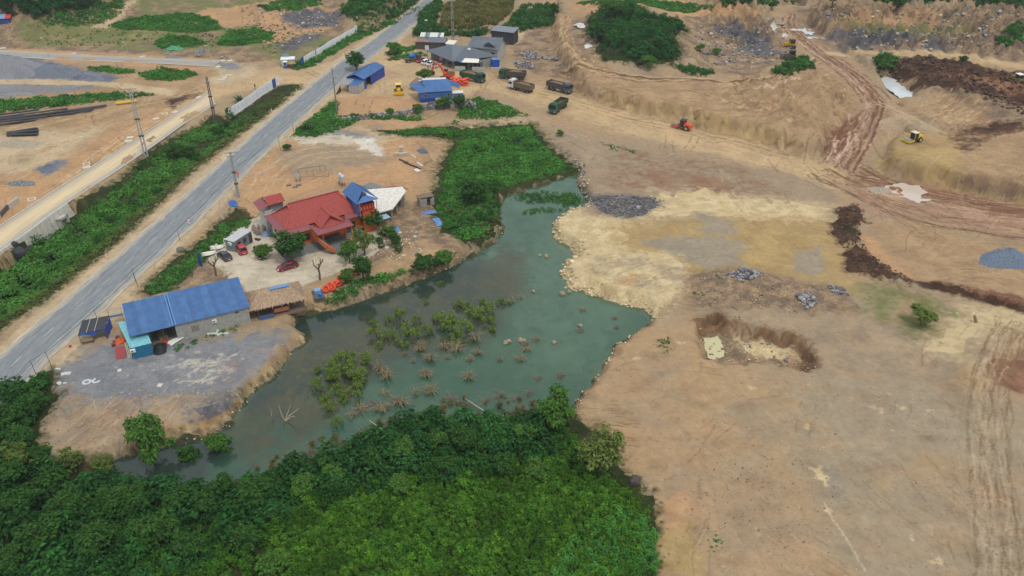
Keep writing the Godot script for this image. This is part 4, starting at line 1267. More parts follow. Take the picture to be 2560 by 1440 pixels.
func warehouse():
	var o := frame("warehouse", -66.8, -120.5, -27, "long warehouse with bright blue sheet roof and bare concrete wall", "warehouse")
	var conc := paint(c8(164, 164, 160), 0.9, 0, 0.14, 0.2)
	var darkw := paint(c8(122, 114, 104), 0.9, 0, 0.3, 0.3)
	var st := mb()
	var tones := [c8(64, 108, 164), c8(60, 103, 156), c8(69, 113, 167), c8(62, 106, 160)]
	for k in 7: sheet_piece(o, -0.3 + k * 1.08, 0.0, tones[(k * 5) % 4])
	for k in 13: sheet_piece(o, 7.32 + k * 1.02, 0.07, tones[(k * 7) % 4])
	st = mb()
	for s in [7.05, 7.5]: bar(st, Vector3(s, 4.78, -9.6), Vector3(s, 3.52, 0.2), 0.16, 0.05)
	obj("roof_seam", st, paint(c8(92, 140, 196), 0.5), o)
	part(o, "wall", conc, [[7.3, -0.5, -0.45, 20.3, 3.25, -0.2], [7.3, -0.5, -9.2, 7.5, 3.3, -0.45], [20.08, -0.5, -9.2, 20.3, 3.3, -0.45]])
	part(o, "back_wall", conc, [[0.2, -0.5, -9.4, 20.3, 4.4, -9.2]])
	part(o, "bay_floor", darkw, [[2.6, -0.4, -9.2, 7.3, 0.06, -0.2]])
	for x in [3.0, 5.2]:
		st = mb()
		tube(st, [Vector3(x, 0, -0.1), Vector3(x, 3.35, -0.1)], 0.06, 6)
		obj("post", st, paint(c8(90, 88, 84), 0.7), o)
	part(o, "patched_window", paint(c8(150, 148, 140), 0.9, 0, 0.4, 0.6), [[9.9, 0.9, -0.22, 11.2, 2.2, -0.175]])
	part(o, "vent_grille", paint(c8(88, 88, 90), 0.7), [[17.8, 2.55, -0.22, 18.5, 2.95, -0.18]])
	aircon(o, 14.0, 1.9, 0.0)
	# the light blue sheet annex at its end
	var a := frame("sheet_annex", -66.8, -120.5, -27, "light blue sheet metal annex leaning against the warehouse end", "shed")
	var pale := paint(c8(126, 196, 208), 0.45, 0, 0.15, 0.3)
	st = mb()
	ribbed(st, Vector3(-1.7, 2.75, -6.6), Vector3(2.3, 2.75, -6.6), Vector3(2.9, 2.45, 2.4), Vector3(-0.6, 2.45, 2.4), 0.35)
	obj("roof_sheet", st, pale, a)
	part(a, "side_wall", paint(c8(108, 172, 190), 0.5, 0, 0.15, 0.3), [[-0.55, -0.4, -6.4, -0.45, 2.5, 2.3], [2.5, -0.4, -3.0, 2.6, 2.4, 2.3]])
	st = mb()
	box(st, Vector3(1.15, 1.0, 2.45), Vector3(3.3, 2.6, 0.06))
	for i in 9: bx(st, -0.35 + i * 0.37, -0.25, 2.47, -0.27 + i * 0.37, 2.3, 2.52)
	obj("front_wall", st, paint(c8(36, 120, 160), 0.5, 0, 0.15, 0.3), a)
	aircon(a, -0.3, 1.7, 2.7, 0.0)
	# things kept in and around the bay
	var w := frame("timber_stack", -66.8, -120.5, -27, "stack of sawn brown planks in the warehouse's open bay", "timber")
	for i in 6:
		for k in 3: part(w, "plank", paint(c8(168 - i * 4 - k * 6, 134 - k * 6, 102), 0.9, 0, 0.3, 0.8), [[4.3 + k * 0.52, 0.08 + i * 0.13, -3.6, 4.8 + k * 0.52, 0.19 + i * 0.13, -1.3]])
	var r := frame("covered_heap", -66.8, -120.5, -27, "red tarpaulin heap on the bay floor beside the plank stack", "tarpaulin")
	st = mb()
	mound(st, Vector3(5.0, -0.1, -0.4), 0.9, 0.7, 0.7, 10, 3)
	obj("cloth", st, paint(c8(170, 52, 50), 0.8), r)

func mound(st: SurfaceTool, at: Vector3, rx: float, rz: float, h: float, n: int, sd: int, peak := 1.0):   # an uneven heap
	var rings := 5
	var pts := []
	for j in rings + 1:
		var f := float(j) / rings
		var ring := []
		for k in n:
			var a := TAU * k / n
			var w := 1.0 + 0.22 * n2(cos(a) * 1.7 + sd * 5.0, sin(a) * 1.7 + f * 2.0)
			var rad := (1.0 - f) * w
			var y := h * (1.0 - pow(1.0 - f, peak)) * (1.0 + 0.15 * n2(a * 2.0 + sd, f * 4.0)) if peak > 1.0 else h * (sin(f * PI * 0.5)) * (1.0 + 0.12 * n2(a * 2.0 + sd, f * 4.0))
			ring.append(at + Vector3(cos(a) * rx * rad, y, sin(a) * rz * rad))
		pts.append(ring)
	for j in rings:
		for k in n:
			var q := (k + 1) % n
			quad(st, pts[j][k], pts[j + 1][k], pts[j + 1][q], pts[j][q])

func eatery():
	var o := frame("eatery", -48.0, -155.0, -34, "eatery with red tiled hip roof, orange walls and twin curved stairs", "restaurant")
	var tile := paint(c8(172, 78, 72), 0.7, 0, 0.18, 0.35)
	var skirt := paint(c8(142, 78, 84), 0.55, 0, 0.12, 0.3)
	var orange := paint(c8(208, 104, 44), 0.8, 0, 0.15, 0.3)
	var white := paint(c8(214, 212, 206), 0.85, 0, 0.2, 0.3)
	var greyst := paint(c8(126, 130, 130), 0.85, 0, 0.25, 0.5)
	var L := 19.6
	var D := 11.7
	# mauve metal skirt round the eaves
	var st := mb()
	var e := 4.5
	var i := 5.05
	slab(st, Vector3(1.4, i, -1.4), Vector3(6.3, i, -1.4), Vector3(6.3, e, 0), Vector3(0, e, 0), 0.08)
	slab(st, Vector3(0, e, -D), Vector3(1.4, i, -D + 1.4), Vector3(1.4, i, -1.4), Vector3(0, e, 0), 0.08)
	slab(st, Vector3(14.6, i, -1.4), Vector3(L - 1.4, i, -1.4), Vector3(L, e, 0), Vector3(14.6, e, 0), 0.08)
	slab(st, Vector3(L - 1.4, i, -D + 1.4), Vector3(L, e, -D), Vector3(L, e, 0), Vector3(L - 1.4, i, -1.4), 0.08)
	slab(st, Vector3(L - 1.4, i, -D + 1.4), Vector3(1.4, i, -D + 1.4), Vector3(0, e, -D), Vector3(L, e, -D), 0.08)
	slab(st, Vector3(6.3, i, -1.4), Vector3(7.7, i, 2.0), Vector3(6.3, e, 3.4), Vector3(6.28, e, 0.0), 0.09)
	slab(st, Vector3(7.7, i, 2.0), Vector3(13.2, i, 2.0), Vector3(14.6, e, 3.4), Vector3(6.3, e, 3.4), 0.08)
	slab(st, Vector3(13.2, i, 2.0), Vector3(14.6, i, -1.4), Vector3(14.62, e, 0.0), Vector3(14.6, e, 3.4), 0.09)
	obj("skirt_roof", st, skirt, o)
	# the main tiled roof, hipped with small gables
	st = mb()
	var ry := 8.55
	var rz := -6.0
	tiled(st, Vector3(1.4, i, -1.4), Vector3(L - 1.4, i, -1.4), Vector3(L - 4.6, ry, rz), Vector3(4.6, ry, rz))
	tiled(st, Vector3(L - 1.4, i, -D + 1.4), Vector3(1.4, i, -D + 1.4), Vector3(4.6, ry, rz), Vector3(L - 4.6, ry, rz))
	tiled(st, Vector3(1.4, i, -D + 1.4), Vector3(1.4, i, -1.4), Vector3(4.3, 7.75, -5.05), Vector3(4.3, 7.75, -6.95))
	tiled(st, Vector3(L - 1.4, i, -1.4), Vector3(L - 1.4, i, -D + 1.4), Vector3(L - 4.3, 7.75, -6.95), Vector3(L - 4.3, 7.75, -5.05))
	var rf := obj("tiled_roof", st, tile, o)
	st = mb()
	for s in [[Vector3(1.4, i, -1.4), Vector3(4.5, 8.5, rz + 0.1)], [Vector3(L - 1.4, i, -1.4), Vector3(L - 4.5, 8.5, rz + 0.1)], [Vector3(1.4, i, -D + 1.4), Vector3(4.5, 8.5, rz - 0.1)], [Vector3(L - 1.4, i, -D + 1.4), Vector3(L - 4.5, 8.5, rz - 0.1)], [Vector3(3.9, ry + 0.06, rz), Vector3(L - 3.9, ry + 0.06, rz)]]: bar(st, s[0] + Vector3(0, 0.1, 0), s[1] + Vector3(0, 0.1, 0), 0.26, 0.16)
	obj("ridge_tiles", st, paint(c8(160, 66, 62), 0.7), rf)
	for s in [[4.1, 1.0], [L - 4.1, -1.0]]:
		st = mb()
		tri(st, Vector3(s[0], 7.6, rz - 1.3), Vector3(s[0], ry, rz), Vector3(s[0], 7.6, rz + 1.3))
		slab(st, Vector3(s[0] - 0.4, ry, rz), Vector3(s[0] + 0.5, ry, rz), Vector3(s[0] + 0.5, 7.55, rz + 1.35), Vector3(s[0] - 0.4, 7.55, rz + 1.35), 0.1)
		obj("gable", st, tile, rf)
	# the porch roof
	st = mb()
	tiled(st, Vector3(7.7, i, -1.4), Vector3(7.7, i, 2.0), Vector3(10.45, 7.0, 0.9), Vector3(10.45, 7.0, -3.8))
	tiled(st, Vector3(13.2, i, 2.0), Vector3(13.2, i, -1.4), Vector3(10.45, 7.0, -3.8), Vector3(10.45, 7.0, 0.9))
	tiled(st, Vector3(7.7, i, 2.0), Vector3(13.2, i, 2.0), Vector3(11.9, 5.95, 0.7), Vector3(9.0, 5.95, 0.7))
	var pr := obj("porch_roof", st, tile, o)
	st = mb()
	bar(st, Vector3(10.45, 7.12, -3.8), Vector3(10.45, 7.12, 1.1), 0.26, 0.16)
	bar(st, Vector3(10.45, 7.1, 1.0), Vector3(7.8, 5.15, 2.0), 0.22, 0.14)
	bar(st, Vector3(10.45, 7.1, 1.0), Vector3(13.1, 5.15, 2.0), 0.22, 0.14)
	obj("ridge_tiles", st, paint(c8(160, 66, 62), 0.7), pr)
	st = mb()
	tri(st, Vector3(8.9, 5.9, 0.72), Vector3(10.45, 6.95, 0.72), Vector3(12.0, 5.9, 0.72))
	obj("gable", st, tile, pr)
	# walls
	part(o, "wall", orange, [[1.4, -0.3, -10.4, 18.3, 4.55, -1.5]])
	part(o, "end_wall", white, [[1.2, -0.3, -10.6, 1.42, 4.5, -3.4]])
	part(o, "porch_wall", orange, [[7.6, 3.3, -1.5, 13.4, 4.6, 2.2], [7.6, -0.3, 1.7, 8.1, 3.3, 2.2], [12.9, -0.3, 1.7, 13.4, 3.3, 2.2]])
	part(o, "door_leaf", paint(c8(112, 82, 58), 0.6), [[8.3, 0.3, -1.6, 12.7, 3.2, -1.44]])
	for x in [1.6, 14.0]:
		st = mb()
		for k in (34 if x < 5.0 else 28): bx(st, x + k * 0.145, 3.3, -1.5, x + 0.07 + k * 0.145, 4.3, -1.4)
		bx(st, x, 3.2, -1.5, x + (34 if x < 5.0 else 28) * 0.145, 3.32, -1.38)
		obj("lattice", st, paint(c8(196, 160, 62), 0.7), o)
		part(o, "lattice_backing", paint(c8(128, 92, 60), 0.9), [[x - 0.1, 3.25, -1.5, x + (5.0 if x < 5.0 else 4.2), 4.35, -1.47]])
	pane(o, 5.2, 1.5, -1.45, 1.9, 1.3)
	pane(o, 3.0, 0.4, -1.45, 1.2, 2.3, "z", null, "door")
	pane(o, 16.2, 0.4, -1.45, 1.1, 2.3, "z", null, "door")
	pane(o, -8.5, 1.6, 1.2, 0.9, 1.3, "x")
	# steps and curved stairs with orange balustrades
	st = mb()
	for k in 4: bx(st, -0.8 - 0.0, -0.4, -3.0, 18.0, 0.55 - k * 0.14, 0.9 + k * 0.45)
	obj("plinth_steps", st, greyst, o)
	part(o, "entrance_steps", greyst, [[9.0, -0.4, 2.2, 12.0, 0.5, 4.2], [9.0, -0.4, 4.2, 12.0, 0.34, 4.7], [9.0, -0.4, 4.7, 12.0, 0.18, 5.2]])
	for sgn in [-1, 1]:
		var side := mb()
		var treads := mb()
		var prev := Vector3.ZERO
		var prev2 := Vector3.ZERO
		for k in 15:
			var f := k / 14.0
			var a := f * PI * 0.5
			var p := Vector3(10.5 + sgn * (1.5 + 2.6 * sin(a)), 0.3 + 2.9 * f, 5.3 - 4.8 * (1.0 - cos(a)) * 0.85 - 0.6 * f)
			var q := Vector3(10.5 + sgn * (1.5 + 2.6 * sin(a)) - sgn * 1.25 * (0.35 + 0.65 * sin(a)), p.y, p.z - 0.9 * (1.0 - f) - 0.2)
			if k > 0:
				for rail in [0.15, 1.0]: bar(side, prev + Vector3(0, rail, 0), p + Vector3(0, rail, 0), 0.16, 0.16)
				bar(treads, prev.lerp(p, 0.5), prev2.lerp(q, 0.5), prev.distance_to(p) * 1.15, 0.25)
			tube(side, [p + Vector3(0, 0.15, 0), p + Vector3(0, 0.55, 0), p + Vector3(0, 1.0, 0)], [0.06, 0.11, 0.06], 6, false)
			prev = p
			prev2 = q
		obj("balustrade", side, paint(c8(212, 112, 40), 0.75), o)
		obj("stair_flight", treads, greyst, o)
	# the blue roofed tower at its end
	var t := frame("corner_tower", -48.0, -155.0, -34, "square tower with blue gabled roof and red lattice beside the eatery", "tower")
	st = mb()
	ribbed(st, Vector3(19.3, 9.7, -6.6), Vector3(19.3, 9.7, -1.2), Vector3(16.7, 7.9, 1.0), Vector3(16.7, 7.9, -6.6), 0.4)
	ribbed(st, Vector3(19.3, 9.7, -1.2), Vector3(19.3, 9.7, -6.6), Vector3(21.9, 7.9, -6.6), Vector3(21.9, 7.9, 1.0), 0.4)
	slab(st, Vector3(18.7, 8.75, -0.3), Vector3(19.9, 8.75, -0.3), Vector3(21.9, 7.9, 1.0), Vector3(16.7, 7.9, 1.0), 0.06)
	obj("roof_sheet", st, blue_roof(), t)
	st = mb()
	tri(st, Vector3(18.4, 8.75, -0.6), Vector3(19.3, 9.55, -0.6), Vector3(20.2, 8.75, -0.6))
	obj("gable", st, blue_roof(), t)
	part(t, "blue_wall", paint(c8(62, 112, 180), 0.6), [[17.3, 4.8, -6.0, 17.45, 8.1, 0.2], [17.45, 4.8, -6.0, 21.2, 8.1, -5.85]])
	part(t, "orange_wall", orange, [[18.4, -0.3, -5.8, 21.2, 5.4, 0.0]])
	part(t, "red_lattice", paint(c8(168, 34, 34), 0.6), [[17.4, 5.4, 0.1, 21.2, 7.0, 0.22], [21.1, 5.4, -5.9, 21.22, 7.0, 0.1]])
	st = mb()
	for k in 5: tube(st, [Vector3(17.9 + k * 0.7, 5.8, 0.26), Vector3(18.1 + k * 0.7, 6.3, 0.26), Vector3(17.8 + k * 0.7, 6.6, 0.26)], 0.07, 4)
	obj("carved_ornament", st, paint(c8(206, 160, 120), 0.7), t)
	for p in [[17.4, 0.9], [21.4, 0.9], [21.4, -6.2]]:
		st = mb()
		tube(st, [Vector3(p[0], 4.5, p[1]), Vector3(p[0], 8.0, p[1])], 0.07, 6)
		obj("post", st, paint(c8(140, 140, 140), 0.6), t)
	# the white block behind, with a small red roof
	var b := frame("stair_block", -48.0, -155.0, -34, "white two storey block with small red roof behind the eatery", "building")
	part(b, "wall", white, [[0.6, -0.3, -16.6, 5.4, 4.2, -12.4]])
	part(b, "attic_wall", paint(c8(132, 134, 136), 0.8, 0, 0.25, 0.4), [[2.2, 4.2, -16.4, 5.2, 6.2, -13.2]])
	st = mb()
	for k in 14: bx(st, 0.65 + k * 0.12, 4.2, -12.5, 0.7 + k * 0.12, 5.0, -12.44)
	bx(st, 0.6, 5.0, -12.55, 2.4, 5.1, -12.4)
	obj("railing", st, paint(c8(206, 204, 198), 0.7), b)
	st = mb()
	tiled(st, Vector3(1.6, 6.2, -12.6), Vector3(5.6, 6.2, -12.6), Vector3(5.6, 7.4, -14.8), Vector3(1.6, 7.4, -14.8))
	tiled(st, Vector3(5.6, 6.2, -17.0), Vector3(1.6, 6.2, -17.0), Vector3(1.6, 7.4, -14.8), Vector3(5.6, 7.4, -14.8))
	obj("tiled_roof", st, tile, b)
	st = mb()
	slab(st, Vector3(-0.4, 5.9, -16.8), Vector3(1.8, 6.6, -16.8), Vector3(1.8, 6.3, -12.6), Vector3(-0.4, 5.6, -12.2), 0.08)
	obj("awning", st, skirt, b)
	# the flat white slab on columns
	var sl := thing("slab_annex", Vector3(0, 0, 0), 0.0, "flat white concrete roof slab on bare columns behind the blue tower", "building")
	var poly := PackedVector2Array([Vector2(-34.5, -180.2), Vector2(-26.1, -181.9), Vector2(-24.9, -179.5), Vector2(-26.9, -170.2), Vector2(-31.5, -167.2), Vector2(-33.0, -170.0)])
	st = mb()
	prism(st, poly, 3.3, 3.55)
	obj("roof_slab", st, paint(c8(222, 220, 212), 0.85, 0, 0.12, 0.2), sl)
	for p in [Vector2(-26.0, -180.8), Vector2(-25.4, -178.6), Vector2(-26.6, -174.5), Vector2(-27.3, -170.8), Vector2(-31.3, -168.2), Vector2(-30.0, -175.0)]:
		st = mb()
		bx(st, p.x - 0.15, -0.5, p.y - 0.15, p.x + 0.15, 3.3, p.y + 0.15)
		obj("column", st, paint(c8(150, 148, 142), 0.9), sl)
	part(sl, "back_wall", paint(c8(140, 136, 128), 0.9, 0, 0.3, 0.3), [[-34.3, -0.4, -180.0, -26.4, 3.3, -179.7]])
	var aw := frame("awning", -31.0, -166.0, -34, "pale blue sheet awning on thin posts below the white slab", "awning")
	st = mb()
	ribbed(st, Vector3(-0.5, 2.7, -1.6), Vector3(4.2, 2.7, -1.6), Vector3(4.4, 2.45, 0.2), Vector3(-0.3, 2.45, 0.2), 0.4)
	obj("roof_sheet", st, paint(c8(150, 186, 210), 0.5), aw)
	for x in [-0.2, 4.2]:
		st = mb()
		tube(st, [Vector3(x, -0.2, 0.1), Vector3(x, 2.5, 0.1)], 0.05, 6)
		obj("post", st, paint(c8(110, 112, 112), 0.6), aw)
	part(o, "terrace_slab", paint(c8(110, 108, 102), 0.9, 0, 0.35, 0.3), [[5.6, -0.2, -15.2, 19.0, 3.0, -11.8]])

func thatched_hut():
	var o := frame("thatched_hut", -47.7, -130.7, -24, "open hut with shaggy straw thatched hip roof by the pond", "hut")
	var straw := []
	for k in 3: straw.append(paint([c8(182, 158, 134), c8(158, 134, 112), c8(200, 178, 150)][k], 0.95))
	# eaves rectangle: x 0..9.4, z -6.6..0.4 ; ridge along x
	var e := 2.5
	var r := 4.3
	var c := [Vector3(-1.6, e, 0.4), Vector3(9.4, e, 0.4), Vector3(9.4, e, -6.8), Vector3(-1.6, e, -6.8), Vector3(1.4, r, -3.2), Vector3(7.0, r, -3.2)]
	var st := mb()
	quad(st, c[0], c[4], c[5], c[1])
	quad(st, c[2], c[5], c[4], c[3])
	tri(st, c[3], c[4], c[0])
	tri(st, c[1], c[5], c[2])
	var roof := obj("thatch", st, straw[1], o)
	for m in 3:
		st = mb()
		for face in [[c[0], c[1], c[5], c[4], 1500], [c[3], c[0], c[4], c[4], 700], [c[1], c[2], c[5], c[5], 700], [c[2], c[3], c[4], c[5], 700]]:
			var up: Vector3 = (face[1] - face[0]).cross(face[3] - face[0]).normalized()
			if up.y < 0: up = -up
			for k in face[4] / 3:
				var v := rng.randf()
				var lo: Vector3 = face[0].lerp(face[1], rng.randf())
				var f: float = (lo - face[0]).length() / (face[1] - face[0]).length()
				var hi: Vector3 = face[3].lerp(face[2], f)
				var down := (lo - hi).normalized()
				var p := lo.lerp(hi, v) + up * rr(0.02, 0.09)
				var side: Vector3 = (face[1] - face[0]).normalized() * rr(0.02, 0.05)
				var q := p + (down + Vector3(rr(-0.25, 0.25), rr(-0.05, 0.1), rr(-0.25, 0.25))).normalized() * rr(0.35, 0.8) + up * rr(-0.03, 0.05)
				tri(st, p - side, q, p + side)
		obj("straw", st, straw[m], roof).set_meta("kind", "stuff")
	part(o, "ridge_sheet", paint(c8(92, 140, 196), 0.5), [[3.2, 4.25, -3.5, 6.9, 4.36, -2.6]])
	for q in [[0.2, -0.2], [3.0, -0.2], [6.0, -0.2], [8.8, -0.2], [0.2, -6.2], [4.5, -6.2], [8.8, -6.2]]:
		st = mb()
		tube(st, [Vector3(q[0], -0.8, q[1]), Vector3(q[0], 2.6, q[1])], 0.08, 6)
		obj("post", st, bark(), o)
	part(o, "floor", paint(c8(120, 104, 90), 0.9), [[0.0, -0.3, -6.4, 9.0, 0.12, 0.1]])
	part(o, "side_board", paint(c8(176, 112, 78), 0.9, 0, 0.25, 0.6), [[3.2, 0.7, -0.15, 5.9, 1.5, -0.05]])
	part(o, "blue_board", paint(c8(66, 92, 138), 0.7), [[0.3, 0.0, 0.3, 2.9, 0.9, 0.38]])
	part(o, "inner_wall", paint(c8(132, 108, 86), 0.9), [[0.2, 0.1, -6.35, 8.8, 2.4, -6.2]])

func container_office():
	var o := frame("container_office", -61.2, -157.2, -65, "small grey container office with air conditioner beside the parked cars", "container")
	var m := paint(c8(126, 134, 142), 0.6, 0, 0.12, 0.3)
	var st := mb()
	bx(st, 0, 0, 0, 5.6, 2.6, 2.4)
	for k in 18: bx(st, 0.15 + k * 0.305, 0.05, 2.38, 0.27 + k * 0.305, 2.55, 2.43)
	obj("body", st, m, o)
	st = mb()
	ribbed(st, Vector3(-0.1, 2.72, -0.1), Vector3(5.7, 2.72, -0.1), Vector3(5.7, 2.66, 2.5), Vector3(-0.1, 2.66, 2.5), 0.6)
	obj("roof", st, paint(c8(188, 194, 198), 0.5, 0, 0.1, 0.3), o)
	pane(o, 1.4, 1.0, 2.42, 0.7, 0.9)
	pane(o, 3.2, 1.0, 2.42, 0.8, 0.9)
	pane(o, 5.0, 0.1, 2.42, 0.8, 2.0, "z", null, "door")
	aircon(o, -0.18, 1.7, 1.4, -PI / 2)

func tarp_stall():
	var p := G(205, 862)
	var o := frame("tarp_stall", p.x, p.z, -22, "roadside stall under a black shade net with blue tarpaulin sides", "stall")
	var blue := paint(c8(40, 84, 176), 0.5, 0, 0.1, 0.5)
	var st := mb()
	slab(st, Vector3(0.6, 2.35, -4.0), Vector3(5.2, 2.45, -3.8), Vector3(4.3, 2.1, 0.2), Vector3(-0.1, 2.0, 0.0), 0.04)
	var roof := obj("shade_net", st, paint(c8(54, 58, 68), 0.8), o)
	for x in [1.3, 2.6]:
		st = mb()
		bar(st, Vector3(x + 0.7, 2.46, -3.9), Vector3(x, 2.12, 0.1), 0.07, 0.06)
		obj("batten", st, paint(c8(196, 186, 166), 0.8), roof)
	st = mb()
	for k in 12:
		var a := k / 12.0
		var b := (k + 1) / 12.0
		var y0 := 1.55 + 0.18 * sin(a * 9.0)
		var y1 := 1.55 + 0.18 * sin(b * 9.0)
		quad(st, Vector3(-0.1 + a * 4.4, y0, 0.12 + 0.12 * sin(a * 14.0)), Vector3(-0.1 + a * 4.4, 2.02 + a * 0.1, 0.04), Vector3(-0.1 + b * 4.4, 2.02 + b * 0.1, 0.04), Vector3(-0.1 + b * 4.4, y1, 0.12 + 0.12 * sin(b * 14.0)))
	obj("front_flap", st, blue, o)
	st = mb()
	for k in 8:
		var a := k / 8.0
		var b := (k + 1) / 8.0
		var f := func(t: float): return Vector3(lerpf(4.35, 5.25, t), 0, lerpf(0.2, -3.8, t)) + Vector3(0.1 * sin(t * 17.0), 0, 0)
		quad(st, f.call(a), f.call(a) + Vector3(0, 2.1 + a * 0.3, 0), f.call(b) + Vector3(0, 2.1 + b * 0.3, 0), f.call(b))
	obj("side_sheet", st, blue, o)
	for q in [[0.0, 0.05], [4.3, 0.2], [0.6, -3.9], [2.2, 0.1]]:
		st = mb()
		tube(st, [Vector3(q[0], -0.2, q[1]), Vector3(q[0], 2.1, q[1])], 0.05, 5)
		obj("post", st, paint(c8(84, 80, 74), 0.8), o)
	var t := frame("wooden_bench", p.x, p.z, -22, "low wooden counter bench under the stall's front flap", "bench")
	part(t, "top", paint(c8(130, 114, 98), 0.9), [[0.2, 0.62, -0.1, 2.1, 0.7, 0.7]])
	for q in [[0.3, 0.0], [2.0, 0.0], [0.3, 0.6], [2.0, 0.6]]: part(t, "leg", paint(c8(110, 96, 82), 0.9), [[q[0] - 0.05, -0.2, q[1] - 0.05, q[0] + 0.05, 0.62, q[1] + 0.05]])
	var c := frame("wire_cage", p.x, p.z, -22, "grey wire mesh cage on legs between the stall and blue annex", "cage")
	st = mb()
	for k in 10: bar(st, Vector3(4.6 + k * 0.26, 1.9, -7.0), Vector3(4.9 + k * 0.26, 1.9, -4.6), 0.03, 0.03)
	for k in 9: bar(st, Vector3(4.6 + k * 0.03, 1.92, -7.0 + k * 0.3), Vector3(6.95 + k * 0.03, 1.92, -7.0 + k * 0.3), 0.03, 0.03)
	obj("mesh", st, paint(c8(150, 152, 150), 0.6), c)
	part(c, "panel", paint(c8(92, 132, 180), 0.6), [[4.9, 1.5, -4.6, 7.3, 1.85, -4.5]])
	for q in [[4.65, -6.95], [6.95, -6.95], [4.95, -4.6], [7.2, -4.6]]: part(c, "leg", paint(c8(110, 110, 108), 0.7), [[q[0] - 0.04, -0.2, q[1] - 0.04, q[0] + 0.04, 1.9, q[1] + 0.04]])
	var s := frame("white_sheet", p.x, p.z, -22, "white plastic sheet spread behind the black netted stall", "sheet")
	st = mb()
	slab(st, Vector3(1.0, 0.5, -6.9), Vector3(3.6, 0.55, -6.5), Vector3(3.3, 0.4, -4.4), Vector3(-0.4, 0.35, -3.2), 0.05)
	obj("sheet", st, paint(c8(224, 222, 214), 0.6), s)

